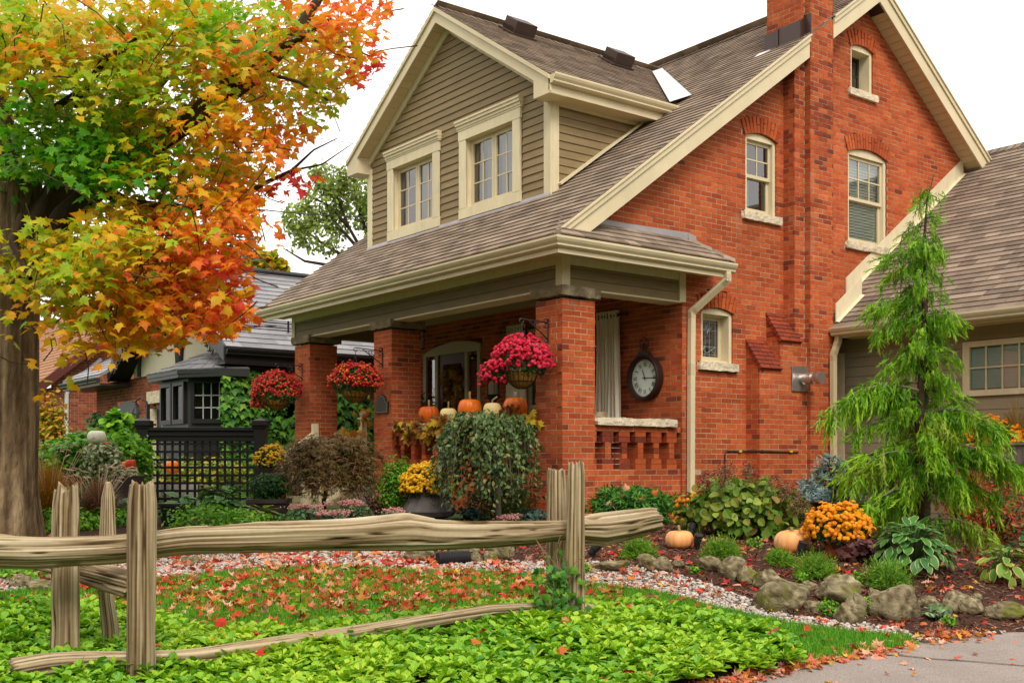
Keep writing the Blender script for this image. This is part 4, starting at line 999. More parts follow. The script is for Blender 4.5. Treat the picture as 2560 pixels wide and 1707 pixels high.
# ---------------------------------------------------------------- pachysandra ground cover
PACH = mat('pachysandra_leaf', [(.06, .22, .012), (.14, .36, .014), (.26, .48, .016), (.38, .56, .02), (.52, .62, .06)], rough=.42, spec=.4, transl=.28)
T_PACHY = (np.array([[0, 0, 0], [.10, .35, .04], [.27, .68, .03], [.20, .86, 0], [.10, .88, .01], [0, 1, -.03], [-.10, .88, .01], [-.20, .86, 0], [-.27, .68, .03], [-.10, .35, .04], [0, .55, -.04]]), [(0, 1, 10), (1, 2, 10), (2, 3, 4, 10), (10, 4, 5), (10, 5, 6), (10, 6, 7, 8), (10, 8, 9), (10, 9, 0)])
def pachysandra(r, d, zt, size=(.056, .098), lift=(.10, .20), nl=7):
    B = Bulk(); n = len(r)
    for ring, (el, cnt, s) in enumerate(((.35, nl, 1.), (.95, 4, .62))):
        az0 = rng.uniform(0, 6.28, n)
        for k in range(cnt):
            az = az0+k*2*math.pi/cnt+rng.normal(0, .22, n); e = el+rng.normal(0, .22, n)-.1
            yd = np.stack([np.cos(az)*np.cos(e), np.sin(az)*np.cos(e), np.sin(e)], 1); nz = np.stack([-np.cos(az)*np.sin(e), -np.sin(az)*np.sin(e), np.cos(e)], 1)+rng.normal(0, .2, (n, 3))
            M = frames(nz, yd, rng.uniform(*size, n)*s); B.add(*T_PACHY, M, wpt(r, d, zt), np.clip(rng.normal(.42+.18*ring, .17, n)+.12*np.sin(r*2.3+d*1.7), 0, 1))
    return B
rr = rng.uniform(-3.6, 3.2, 40000); dd = rng.uniform(4.7, 8.6, 40000); kk = zone(rr, dd) == 3
x, y = dpx(rr, dd, gz(rr, dd)); kk &= (x > -120) & (x < 1900) & (y < 1720); rr, dd = rr[kk], dd[kk]
k = np.argsort(rng.random(len(rr)))[:5000]; rr, dd = rr[k], dd[k]
xx, yy = dpx(rr, dd, gz(rr, dd)); edge = np.clip((yy-np.interp(xx, E_PACH[:, 0], E_PACH[:, 1]))/60+.25*np.sin(rr*9+dd*5), 0.1, 1)*np.clip((np.interp(xx, E_DRIVE[:, 0], E_DRIVE[:, 1])-yy)/14+.55, .4, 1)
zt = gz(rr, dd)+.03+edge*(.085+.035*np.sin(rr*3.1)*np.cos(dd*2.7)+rng.uniform(-.05, .035, len(rr)))
o = pachysandra(rr, dd, zt).build('ground_cover', PACH); o['kind'] = 'stuff'; tag(o, 'bright green pachysandra ground cover around the split-rail fence', 'ground cover')
STEM = mat('green_stem', (.05, .10, .02), rough=.7)
# ---------------------------------------------------------------- fallen leaves
LITTER = mat('fallen_leaf', [(.40, .02, .018), (.56, .04, .022), (.60, .09, .05), (.58, .20, .12), (.68, .40, .28), (.60, .20, .03), (.36, .05, .025), (.66, .42, .06)], rough=.7, spec=.2, transl=.15)
def litter(B, r, d, size=(.05, .085), dz=.012, flat=.35, rnd=None):
    n = len(r); nr = np.c_[rng.normal(0, flat, (n, 2)), np.ones(n)*np.where(rng.random(n) < .5, 1, -1)]
    V, F_, tp = maple_template(rng.uniform(.25, .7)); M = frames(nr, rng.normal(size=(n, 3))*[1, 1, .1], rng.uniform(*size, n))
    B.add(V, F_, M, gpt(r, d, dz), rng.random(n) if rnd is None else rnd)
B = Bulk()
r, d = scatter(27000, 2, d0=6.5); x, y = dpx(r, d, gz(r, d))
den = np.exp(-((y-1340)/62)**2)*np.exp(-((x-780)/600)**4)*1.7+.08; k = rng.random(len(r)) < den*1.0; 
for g in range(4): q = np.nonzero(k)[0][g::4]; litter(B, r[q], d[q], flat=.5, dz=.025)
r, d = scatter(20000, 1); x, y = dpx(r, d, gz(r, d)); k = rng.random(len(r)) < np.where(x < 1200, .95, np.where(x < 1720, .55, .14))
for g in range(3): q = np.nonzero(k)[0][g::3]; litter(B, r[q], d[q], dz=.02, flat=.45)
r, d = scatter(5000, 0, d1=11.5); k = rng.random(len(r)) < .85
for g in range(3): q = np.nonzero(k)[0][g::3]; litter(B, r[q], d[q], dz=.02)
o = B.build('leaves', LITTER); o['kind'] = 'stuff'; tag(o, 'red and orange maple leaves fallen over lawn and gravel', 'leaves')
B = Bulk()       # drift of small yellow-brown leaves along the driveway edge
t = rng.random(520); xs_ = 1560+t*720; ys_ = np.interp(xs_, E_DRIVE[:, 0], E_DRIVE[:, 1])+rng.normal(2, 7, 520)
q = np.array([G(a, b) for a, b in zip(xs_, ys_)]); litter(B, q[:, 0], q[:, 1], (.035, .07), .012, .5, rng.uniform(.3, 1, 520))
o = B.build('leaves', LITTER); o['kind'] = 'stuff'; tag(o, 'narrow drift of yellow and brown leaves along the driveway edge', 'leaves')
B = Bulk(); q = np.array([G(a, b) for a, b in zip(rng.uniform(1500, 2352, 40), rng.uniform(1470, 1590, 40))]); q = q[zone(q[:, 0], q[:, 1]) == 4]
litter(B, q[:, 0], q[:, 1], (.03, .06), .01, .3, rng.uniform(.3, 1, len(q))); o = B.build('leaves', LITTER); o['kind'] = 'stuff'; tag(o, 'few small leaves strewn on the bare driveway', 'leaves')
B = Bulk(); q = rng.choice(len(rr), 46); n_ = len(q); V, F_, tp = maple_template(.5); B.add(V, F_, frames(rng.normal(0, .5, (n_, 3))+UP, None, rng.uniform(.05, .085, n_)), wpt(rr[q], dd[q], zt[q]+.045), rng.random(n_)); o = B.build('leaves', LITTER); o['kind'] = 'stuff'; tag(o, 'few red and pink leaves caught on top of the ground cover', 'leaves')
# single leaves that stand out
def leaf_obj(p, label, rnd, size=.1, tilt=.4, nrm=None):
    V, F_, tp = maple_template(.35); b = Bulk(); n_ = np.array([[rng.normal(0, tilt), rng.normal(0, tilt), 1.]]) if nrm is None else np.array([nrm], float)
    b.add(V, F_, frames(n_, rng.normal(size=(1, 3)), size), np.array([p]), np.array([rnd])); tag(b.build('maple_leaf', LITTER, base=p), label, 'leaf', 'single fallen maple leaves')
leaf_obj(GPT(518, 1470, .13), 'red maple leaf lying on pachysandra in front of the lower rail', .12, .09, nrm=(-.5, -.75, .6))
leaf_obj(GPT(1262, 1415, .17), 'red maple leaf on pachysandra just left of the paired posts', .05, .11, nrm=(-.5, -.75, .7))
leaf_obj(GPT(1440, 1618, .17), 'dark red leaf near the bottom of the pachysandra right of the posts', .02, .09)
leaf_obj(GPT(2125, 1515, .012), 'folded brown leaf alone in the middle of the driveway', .6, .09)
# ---------------------------------------------------------------- split-rail fence and rocks
WOOD = mat('weathered_wood', [(.045, .026, .012), (.17, .11, .055), (.30, .222, .132), (.425, .338, .215), (.56, .472, .343)], rough=.9, spec=.12, noise=(30, .08), noise2=(2.2, .32, (.34, .27, .07), .58))
FENCE = thing('split_rail_fence', 'rustic split-rail fence of weathered grey posts and rails across the front lawn', 'fence', GPT(330, 1540))
def split_wood(secs, na=56, nl=90, seed=0, groove=.14, top_jag=0., streak=9., knots=()):
    """loft along secs [(point, half width, half height)], rough split surface; returns MB. The section plane is across the path."""
    P = np.array([s[0] for s in secs], float); Wd = np.array([s[1] for s in secs]); Hd = np.array([s[2] for s in secs])
    t = np.r_[0, np.cumsum(np.linalg.norm(np.diff(P, axis=0), axis=1))]; L = t[-1]; ts = np.linspace(0, L, nl)
    C = np.stack([np.interp(ts, t, P[:, i]) for i in range(3)], 1); k = max(3, nl//14) | 1; ker = np.hanning(k+2)[1:-1]; ker /= ker.sum()
    for i in range(3): C[:, i] = np.convolve(np.pad(C[:, i], k//2, mode='edge'), ker, 'valid')
    W_ = np.interp(ts, t, Wd); H_ = np.interp(ts, t, Hd)
    tang = unit(np.gradient(C, axis=0)); vert = abs(tang[nl//2, 2]) > .7
    up = np.tile(-FV if vert else UP, (nl, 1)); side = unit(np.cross(tang, up)); up2 = np.cross(side, tang)
    mb = MB(); vs = []; rn = []
    nf = 5 if vert else 6; A0 = np.sort(rng.uniform(-.25, .25, nf)+np.arange(nf)*2*math.pi/nf); H0 = rng.uniform(.80, 1.0, nf)
    for i in range(nl):
        l = ts[i]; u_ = i/(nl-1)
        ai = [A0[q]+.22*mnoise.noise(Vector((q*9.1+seed, l*.7, 0))) for q in range(nf)]; hi = [H0[q]+.13*mnoise.noise(Vector((q*5.3, l*1.1, seed)))+.07*mnoise.noise(Vector((q*5.3, l*4.5, seed))) for q in range(nf)]
        for j in range(na):
            a = 2*math.pi*j/na; ca, sa = math.cos(a), math.sin(a)
            sq = min([1.25]+[h/max(math.cos(a-b), 1e-3) for h, b in zip(hi, ai) if math.cos(a-b) > .05])
            g = mnoise.noise(Vector((ca*3.1+seed*7, sa*3.1, l*.55+seed)))*.9+mnoise.noise(Vector((ca*9+seed, sa*9, l*.8)))*.6
            rdg = -abs(mnoise.noise(Vector((ca*6+l*.12+seed*3, sa*6, l*.25))))
            ck = mnoise.noise(Vector((ca*7+seed*2, sa*7+l*.3, l*.5+seed))); ck = max(0, 1-abs(ck)/.06)
            f = sq*(1+groove*(g*.5+rdg*.6+.08-.9*ck))
            c = C[i]
            if top_jag and u_ > .72: c = c+UP*(u_-.72)/.28*top_jag*(mnoise.noise(Vector((ca*2.2+seed*5, sa*2.2, seed)))+.5*mnoise.noise(Vector((ca*6+seed, sa*6, 2.))))
            elif not vert and (u_ > .93 or u_ < .05): c = c+tang[i]*.05*(mnoise.noise(Vector((ca*4+seed, sa*4, 3.)))+.5*mnoise.noise(Vector((ca*11, sa*11, seed))))*min(1, max((u_-.93)/.07, (.05-u_)/.05))
            vs.append(c+side[i]*W_[i]*ca*f+up2[i]*H_[i]*sa*f)
            s = .55+.34*mnoise.noise(Vector((ca*streak+seed, sa*streak, l*1.1)))+.55*mnoise.noise(Vector((ca*streak*2.6, sa*streak*2.6, l*1.3+seed)))+.4*rdg+.2*g-.75*ck+.10*sa*(not vert)  # painted shading: rail tops lighter, undersides darker; grooves and cracks dark too
            kn = mnoise.noise(Vector((ca*1.6+seed*3, sa*1.6, l*2.3+seed*2))); s -= max(0, kn-.55)*3
            rn.append(float(np.clip(s, .02, .98)))
    o = 0; mb.v = [tuple(map(float, p)) for p in vs]; mb.r = rn
    mb.f = [(i*na+j, i*na+(j+1) % na, (i+1)*na+(j+1) % na, (i+1)*na+j) for i in range(nl-1) for j in range(na)]; mb.mi = [0]*len(mb.f)
    for (row, flip) in ((0, True), (nl-1, False)):
        c = np.mean([vs[row*na+j] for j in range(na)], 0)-tang[row]*(.012 if row else -.012); ci = len(mb.v); mb.v.append(tuple(map(float, c))); mb.r.append(.18)
        for j in range(na):
            a, b = row*na+j, row*na+(j+1) % na; mb.f.append((b, a, ci) if flip else (a, b, ci)); mb.mi.append(0)
    return mb
def rail(name, secs, **k): return split_wood(secs, **k).build(name, WOOD, FENCE, smooth=True)
def pd(x, y, d): return SD(x, y, d)
def post(x, ytop, ybot, d, wpx, hd=None, lean=0, seed=0, jag=.06, **k):
    p0, p1 = pd(x-lean, ybot, d), pd(x, ytop, d); w = wpx*2560/2352/F_PX*d/2; hd = hd or w*.6
    rail('post', [(p0-UP*.25, w*1.06, hd), (p0*.5+p1*.5, w, hd), (p1-UP*.10, w*.95, hd*.9), (p1, w*.82, hd*.7)], seed=seed, top_jag=jag*1.0, groove=.13, nl=70, **k)
post(157, 1118, 1520, 6.42, 60, seed=1, lean=4); post(325, 1108, 1545, 6.02, 68, seed=2, lean=3, jag=.05); 
rail('post', [(pd(258, 1500, 6.75)-UP*.2, .045, .03), (pd(256, 1440, 6.75), .048, .03), (pd(246, 1370, 6.75), .042, .03), (pd(250, 1250, 6.75), .052, .035), (pd(251, 1140, 6.75), .038, .03), (pd(249, 1102, 6.75), .015, .015)], seed=3, groove=.12, nl=60)
post(1280, 1076, 1400, 7.98, 46, seed=4, lean=-2, jag=.03); post(1322, 1062, 1425, 7.66, 40, seed=5, lean=2, jag=.07)
R1 = [(-60, 1262, 6.05, 36), (60, 1266, 6.08, 36), (150, 1264, 6.12, 33), (290, 1258, 6.20, 33), (420, 1240, 6.35, 32), (600, 1236, 6.6, 33), (800, 1230, 6.85, 34), (900, 1226, 7.0, 39), (935, 1222, 7.05, 42), (985, 1228, 7.12, 36), (1100, 1228, 7.35, 31), (1230, 1222, 7.7, 27), (1300, 1216, 7.82, 24), (1350, 1214, 7.9, 20)]
rail('rail', [(pd(x, y, d), h*2560/2352/F_PX*d*.8, h*2560/2352/F_PX*d) for x, y, d, h in R1], nl=220, na=80, seed=11, groove=.30)
R2 = [(20, 1552, 5.75, 26), (120, 1534, 5.9, 25), (250, 1530, 6.1, 22), (420, 1524, 6.2, 19), (600, 1498, 6.45, 18), (800, 1468, 6.8, 16), (1000, 1434, 7.2, 15), (1130, 1414, 7.45, 15), (1250, 1408, 7.75, 12), (1370, 1408, 7.95, 8)]
rail('rail', [(pd(x, y-12, d), h*2560/2352/F_PX*d*.9, h*1.15*2560/2352/F_PX*d) for x, y, d, h in R2], nl=160, seed=13, groove=.15)
R3 = [(1330, 1214, 7.85, 30), (1380, 1215, 7.9, 36), (1440, 1206, 8.0, 34), (1490, 1195, 8.08, 30), (1510, 1192, 8.12, 26)]
rail('rail', [(pd(x, y, d), h*2560/2352/F_PX*d*.8, h*2560/2352/F_PX*d) for x, y, d, h in R3], nl=70, na=64, seed=17, groove=.40)
R3b = [(1335, 1244, 7.84, 8), (1390, 1245, 7.9, 8), (1440, 1232, 7.98, 5), (1495, 1222, 8.05, 3)]
rail('rail', [(pd(x, y, d), h*2560/2352/F_PX*d*.9, h*2560/2352/F_PX*d) for x, y, d, h in R3b], nl=40, na=24, seed=19, groove=.2)
R4 = [(-40, 1278, 8.2, 22), (60, 1282, 7.6, 22), (170, 1308, 6.75, 25), (250, 1328, 6.4, 30), (312, 1346, 6.2, 32)]
rail('rail', [(pd(x, y, d), h*2560/2352/F_PX*d*.85, h*2560/2352/F_PX*d) for x, y, d, h in R4], nl=90, na=64, seed=23, groove=.45)
R5 = [(-60, 1225, 7.0, 9), (20, 1236, 6.8, 10), (90, 1250, 6.6, 8)]
rail('rail', [(pd(x, y, d), h*2560/2352/F_PX*d, h*2560/2352/F_PX*d) for x, y, d, h in R5], nl=40, na=24, seed=29, groove=.2)
# ---------------------------------------------------------------- rocks edging the bed
ROCK = mat('limestone_rock', [(.075, .056, .030), (.15, .118, .066), (.25, .205, .122), (.35, .295, .185)], rough=.95, spec=.1, noise=(18, .3), bump=(55, .9, .015), noise2=(4.2, .85, (.12, .13, .012), .53))
def rock(px, py, wpx, hpx, label, seed, amp=.30, mossy=False, sink=.30, moss=None):
    r, d = G(px, py+hpx*.5); d += .06; c = gpt(r*d/d, d); wd = wpx*2560/2352/F_PX*d; h = hpx*2560/2352/F_PX*d
    base = gpt(r, d); nu, nv = 40, 24; mb = MB(); vs = []; rn = []; pn = unit(rng.normal(size=(15, 3))); ph_ = rng.uniform(.74, 1.02, 15)
    for i in range(nv+1):
        th = math.pi*i/nv
        for j in range(nu):
            ph = 2*math.pi*j/nu; q = np.array([math.sin(th)*math.cos(ph), math.sin(th)*math.sin(ph), math.cos(th)])
            dt = pn @ q; f = min([1.25]+[h/x for h, x in zip(ph_, dt) if x > .2])*1.12
            f *= 1+amp*.35*mnoise.noise(Vector(q*2.2)+Vector((seed, 0, 0)))+amp*.30*mnoise.noise(Vector(q*6)+Vector((0, seed, 0)))-amp*.5*max(0, .10-abs(mnoise.noise(Vector(q*1.8)+Vector((0, 0, seed)))))*5; sq = 1
            p = q*f*sq; p = RV*p[0]*wd*.5+FV*p[1]*wd*.38+UP*(p[2]*h*.62+h*.5-h*sink*.35)
            vs.append(base+p); rn.append(float(np.clip(.50+.6*mnoise.noise(Vector(q*3.2)+Vector((seed, 0, 0)))+.3*mnoise.noise(Vector(q*9))-.7*max(0, .12-abs(mnoise.noise(Vector(q*2.0)+Vector((0, 0, seed)))))*4+.25*q[2]*0, .02, .98)))
    mb.v = [tuple(map(float, p)) for p in vs]; mb.r = rn; mb.f = [(i*nu+j, (i+1)*nu+j, (i+1)*nu+(j+1) % nu, i*nu+(j+1) % nu) for i in range(nv) for j in range(nu)]; mb.mi = [0]*len(mb.f)
    tag(mb.build('rock', ROCK, smooth=True, base=base), label, 'rock', 'rocks edging the raised garden bed')
ROCKS = [(1925, 1362, 88, 54, 'rounded boulder in front of the clump below the orange mum'), (1800, 1375, 116, 58, 'broad dark boulder at the curve of the gravel path'), (2065, 1388, 96, 72, 'tall leaning boulder nearest the gravel path end'),
 (1962, 1408, 60, 56, 'pointed rock beside low green sprouts at the gravel'), (1770, 1340, 62, 42, 'mossy boulder behind the broad dark one at the path curve'), (1685, 1314, 62, 42, 'knobbly pitted rock above the purple seedling'), (1720, 1328, 46, 34, 'grey block wedged between pitted rock and purple seedling'),
 (1632, 1302, 54, 34, 'moss-topped rock right of the spotlight'), (1560, 1300, 24, 20, 'small yellowish stone between two mossy rocks'), (1488, 1292, 46, 30, 'holed limestone rock under the left heather'), (1518, 1304, 40, 26, 'low pale rock at the foot of the holed rock'), (1405, 1304, 80, 20, 'long flat mossy slab right of the paired posts'),
 (2142, 1392, 44, 26, 'smooth tan stone beside the woolly seedling'), (2200, 1390, 62, 36, 'green-tinged boulder behind the woolly seedling'), (2240, 1402, 44, 36, 'angular ribbed rock on the mulch slope'), (2316, 1410, 88, 34, 'stepped flat rock by the driveway edge'), (2085, 1372, 26, 18, 'little round stone above the leaning boulder'),
 (2247, 1378, 32, 16, 'small stone perched on the ribbed rock'), (1878, 1400, 50, 24, 'low stone under the rounded boulder'), (1865, 1355, 30, 18, 'small dark stone left of the rounded boulder'), (1912, 1338, 28, 16, 'little pale stone above the rounded boulder'), (2010, 1372, 28, 16, 'dark pebble-sized rock below the heather'),
 (960, 1272, 64, 36, 'grooved rock above the leafy gravel, leftmost of its row'), (1062, 1266, 58, 22, 'flat tan slab behind the drain pipe'), (1032, 1278, 34, 14, 'mossy flat stone on the drain pipe'), (1092, 1284, 26, 24, 'small pointed stone right of the drain pipe'), (1128, 1282, 30, 26, 'leaning wedge stone beside the small pointed one'), (1150, 1270, 50, 38, 'pale pitted boulder left of the paired posts'),
 (40, 1338, 54, 26, 'flat grey rock at the far left of the path'), (84, 1348, 50, 26, 'grey rock left of the crooked rear post'), (116, 1330, 44, 20, 'pale low rock behind the rear left post'), (438, 1290, 40, 16, 'half buried rock under the top rail left of centre')]
for i, (x, y, w_, h_, lb) in enumerate(ROCKS): rock(x, y, w_, h_, lb, i*1.7+3)
# ---------------------------------------------------------------- the big maple on the left
BARK = mat('maple_bark', [(.06, .038, .02), (.14, .092, .05), (.23, .158, .088), (.32, .235, .135)], rough=.95, spec=.1, noise=(14, .45), bump=(22, 1., .05), stretch=(1, 1, .3), noise2=(1.8, .45, (.10, .11, .03), .55))
LIMB = mat('limb_bark', [(.035, .022, .014), (.07, .045, .027), (.11, .078, .05)], rough=.95, spec=.1, bump=(30, .8, .02))
MAPLE = mat('maple_leaf', [(.025, .17, .006), (.07, .30, .008), (.20, .44, .010), (.42, .52, .012), (.70, .44, .012), (.80, .25, .012), (.78, .10, .025), (.76, .05, .06)], rough=.5, spec=.3, transl=.5)
tb = GPT(8, 1236); MAP = thing('maple_tree', 'big sugar maple turning from green to orange and red behind the fence', 'tree', tb)
TD = float(rd(tb)[1])
def bark_trunk(pts, rad, name, m, parent, na=40, nl=70, amp=.06, seed=0, flare=0):
    P = np.array(pts, float); t = np.r_[0, np.cumsum(np.linalg.norm(np.diff(P, axis=0), axis=1))]; ts = np.linspace(0, t[-1], nl)
    C = np.stack([np.interp(ts, t, P[:, i]) for i in range(3)], 1); R_ = np.interp(ts, t, rad); tg = unit(np.gradient(C, axis=0)); sd = unit(np.cross(tg, -FV)); up2 = np.cross(sd, tg); mb = MB(); vs = []; rn = []
    for i in range(nl):
        for j in range(na):
            a = 2*math.pi*j/na; ca, sa = math.cos(a), math.sin(a); l = ts[i]
            rg = abs(mnoise.noise(Vector((ca*6, sa*6, l*.9+seed))))*1.6; lo = mnoise.noise(Vector((ca*1.5, sa*1.5, l*.5+seed)))
            f = 1+amp*(rg-.5)+amp*1.5*lo+flare*math.exp(-l/.35)*(.6+.4*math.cos(5*a))
            vs.append(C[i]+R_[i]*f*(ca*sd[i]+sa*up2[i])); rn.append(float(np.clip(.15+rg*.75+lo*.3, .02, .98)))
    mb.v = [tuple(map(float, p)) for p in vs]; mb.r = rn; mb.f = [(i*na+j, i*na+(j+1) % na, (i+1)*na+(j+1) % na, (i+1)*na+j) for i in range(nl-1) for j in range(na)]; mb.mi = [0]*len(mb.f)
    return mb.build(name, m, parent, smooth=True)
bark_trunk([tb-UP*.3]+[SD(x, y, TD) for x, y in ((10, 1120), (12, 900), (16, 700), (22, 520), (30, 400))], [.42, .33, .31, .305, .30, .28], 'trunk', BARK, MAP, 64, 150, .07, 3, .25)
LIMBS = [([(20, 470), (0, 330), (-30, 150), (-60, -60)], [.23, .19, .16, .13], [0, .1, .2, .3]),
 ([(60, 640), (95, 510), (140, 430), (200, 350), (250, 285), (350, 200), (430, 110), (455, 60), (390, -30)], [.17, .16, .14, .115, .10, .085, .07, .06, .05], [-.1, -.1, .1, .3, .5, .8, 1, 1.2, 1.4]),
 ([(70, 640), (150, 500), (225, 432), (290, 370), (350, 335), (470, 258), (600, 165), (670, 90), (728, 5), (745, -40)], [.15, .13, .115, .105, .10, .085, .07, .055, .045, .04], [-.2, -.3, -.4, -.6, -.8, -1., -1.2, -1.2, -1.2, -1.2]),
 ([(440, 262), (520, 190), (580, 150), (645, 105), (700, 80), (760, 45)], [.055, .05, .045, .04, .03, .022], [-1., -1.2, -1.3, -1.3, -1.4, -1.5]),
 ([(265, 300), (320, 285), (380, 270), (440, 250)], [.05, .045, .035, .025], [.5, .2, 0, -.2]),
 ([(170, 240), (200, 205), (240, 135), (280, 115), (312, 92)], [.04, .035, .03, .026, .02], [-1, -1.4, -1.8, -2., -2.1]),
 ([(130, 245), (165, 222), (190, 208)], [.035, .03, .024], [-.9, -1.1, -1.3]),
 ([(225, 432), (300, 470), (420, 480), (540, 460), (600, 425), (670, 392), (720, 345), (775, 318)], [.07, .055, .045, .035, .024, .016, .009, .004], [-.4, -.5, -.6, -.6, -.6, -.6, -.6, -.6]),
 ([(670, 392), (740, 378), (810, 330)], [.012, .008, .003], [-.6, -.6, -.6]),
 ([(80, 560), (160, 560), (260, 590), (370, 620), (480, 670), (560, 725)], [.07, .055, .045, .035, .022, .010], [-.3, -.9, -1.2, -1.4, -1.5, -1.6]),
 ([(160, 560), (240, 650), (320, 720), (380, 770)], [.035, .028, .02, .008], [-.9, -1.3, -1.6, -1.7]),
 ([(50, 500), (30, 560), (70, 640)], [.05, .04, .02], [-.5, -1.1, -1.5]),
 ([(600, 165), (690, 190), (760, 235)], [.02, .015, .007], [-1.2, -1.3, -1.4]), ([(670, 90), (780, 100), (850, 130)], [.02, .014, .006], [-1.2, -1.3, -1.3])]
for pts, rad, dd_ in LIMBS: bark_trunk([SD(x, y, TD+q) for (x, y), q in zip(pts, dd_)], rad, 'limb', LIMB, MAP, 14, 8*len(pts), .05, len(pts)*3)
CROWN = [(20, 40, 90, 90, .42), (100, 80, 150, 110, .50), (280, 60, 150, 90, .52), (420, 50, 130, 90, .36), (560, 60, 110, 90, .34), (680, 50, 90, 80, .58), (800, 40, 105, 55, .74), (880, 5, 40, 20, .8), (845, 120, 36, 58, .93), (775, 125, 75, 55, .60), (90, 205, 120, 90, .40), (60, 130, 90, 60, .60), (230, 170, 130, 80, .45), (370, 170, 120, 90, .40), (500, 150, 110, 90, .48), (525, 155, 50, 45, .74), (620, 190, 90, 70, .58), (700, 195, 80, 70, .48), (755, 222, 45, 60, .40),
 (130, 290, 150, 80, .20), (240, 360, 165, 85, .12), (95, 375, 95, 50, .18), (380, 300, 120, 80, .42), (450, 285, 90, 60, .56), (500, 340, 95, 65, .58), (610, 285, 90, 55, .70), (650, 320, 50, 40, .74), (420, 400, 110, 60, .48), (345, 440, 80, 45, .45), (500, 430, 80, 50, .6), (590, 445, 65, 50, .74), (685, 420, 48, 32, .95), (600, 510, 55, 55, .70), (480, 500, 110, 65, .70), (330, 530, 140, 65, .52), (200, 560, 130, 50, .42), (70, 565, 100, 55, .50), (50, 620, 90, 50, .46), (190, 640, 130, 55, .42), (350, 615, 140, 65, .60), (480, 600, 95, 65, .76), (540, 695, 50, 45, .80), (440, 690, 95, 55, .68), (290, 710, 130, 55, .58), (225, 768, 60, 30, .62), (365, 750, 65, 30, .54), (495, 735, 55, 35, .70), (120, 700, 50, 30, .58)]
tot = sum(a[2]*a[3] for a in CROWN); NL = 24000; TP, CV, SZ, TN = [], [], [], []
for (cx, cy, rx, ry, cv) in CROWN:
    n = int(NL*rx*ry/tot*(1.5 if cx < 360 and cy > 250 else 1)); ns = max(3, n//22)
    for s in range(ns):
        rr_ = math.sqrt(rng.random()); th = rng.uniform(0, 6.28); x, y = cx+rx*rr_*math.cos(th), cy+ry*rr_*math.sin(th)*.9; d = TD+(rng.uniform(-2.7, -.5) if cy > 480 else rng.uniform(-2.3, .9))
        c = SD(x, y, d); m = n//ns; tilt = np.array([rng.normal(0, .3), rng.normal(0, .3), 1.]); fr = frames(tilt[None], None, 1.)[0]
        q = rng.normal(0, 1, (m, 3))*[.19, .19, .045]; P_ = c+q @ fr.T; P_[:, 2] -= (q[:, 0]**2+q[:, 1]**2)*.9
        TP.append(P_); cvv = cv-.05+rng.normal(0, .06); CV.append(np.full(m, cvv)+rng.normal(0, .05, m)+np.hypot(q[:, 0], q[:, 1])*.08); TN.append(np.tile(unit(tilt), (m, 1))); SZ.append(rng.uniform(.065, .118, m))
TP = np.concatenate(TP); CV = np.clip(np.concatenate(CV), .02, .97); SZ = np.concatenate(SZ); TN = np.concatenate(TN)
r_, d_ = (TP-CAMP) @ RV, (TP-CAMP) @ FV; px_, py_ = dpx(r_, d_, TP[:, 2])     # outline of the crown
kp = px_ < np.interp(py_, [0, 60, 150, 190, 200, 280, 300, 330, 380, 386, 460, 475, 560, 600, 660, 740, 790, 830], [915, 890, 880, 850, 800, 772, 740, 700, 645, 738, 725, 665, 640, 590, 578, 598, 490, 260])
kp &= np.array([mnoise.noise(Vector(p*1.5)) for p in TP]) > np.where(px_ > 560, -.08, -.19)
kp &= ~((np.abs(px_-135) < 55) & (np.abs(py_-462) < 36))
TP, CV, SZ, TN = TP[kp], CV[kp], SZ[kp], TN[kp]; n = len(TP)
nz = unit(TN*.75+rng.normal(0, .38, (n, 3))-FV*.35); yd = rng.normal(0, .7, (n, 3))-UP*.55-FV*.15
order = np.argsort(np.linalg.norm(TP-CAMP, axis=1)); MF_ = frames(nz, yd, 1.)
LV = []
for k in range(14):
    V, F_, tp = maple_template(rng.uniform(.05, .45)); b = Bulk(); b.add(V*.085, F_, np.eye(3)[None], np.zeros((1, 3)), np.array([(k+.5)/14]), tp*.8); LV.append(b.mesh('leaf', MAPLE))
vis = [i for i in order if -.45 < ((TP[i]-CAMP) @ RV)/((TP[i]-CAMP) @ FV) and (TP[i][2]-1.35)/((TP[i]-CAMP) @ FV) < .41][:300]
for i in vis:
    o = link('leaf', LV[min(13, int(CV[i]*14))], MAP, poff(MAP)+Vector(TP[i])); o.rotation_euler = Matrix(MF_[i].tolist()).to_euler(); o.scale = (SZ[i]/.085,)*3
mk = np.ones(n, bool); mk[vis] = False; idx = np.nonzero(mk)[0]; B = Bulk()
for g in range(6):
    q = idx[g::6]; V, F_, tp = maple_template(rng.uniform(.05, .5)); B.add(V, F_, MF_[q]*SZ[q][:, None, None], TP[q], CV[q], tp*.55)
o = B.build('crown', MAPLE, MAP); o['kind'] = 'stuff'
B = MB()    # twigs
for i in rng.choice(n, 420): 
    p = TP[i]; q = p+rng.normal(0, .2, 3)+UP*.05; B.tube([p, (p+q)/2+rng.normal(0, .03, 3), q], [.0035, .005, .006], 4)
o = B.build('twigs', LIMB, MAP); o['kind'] = 'stuff'
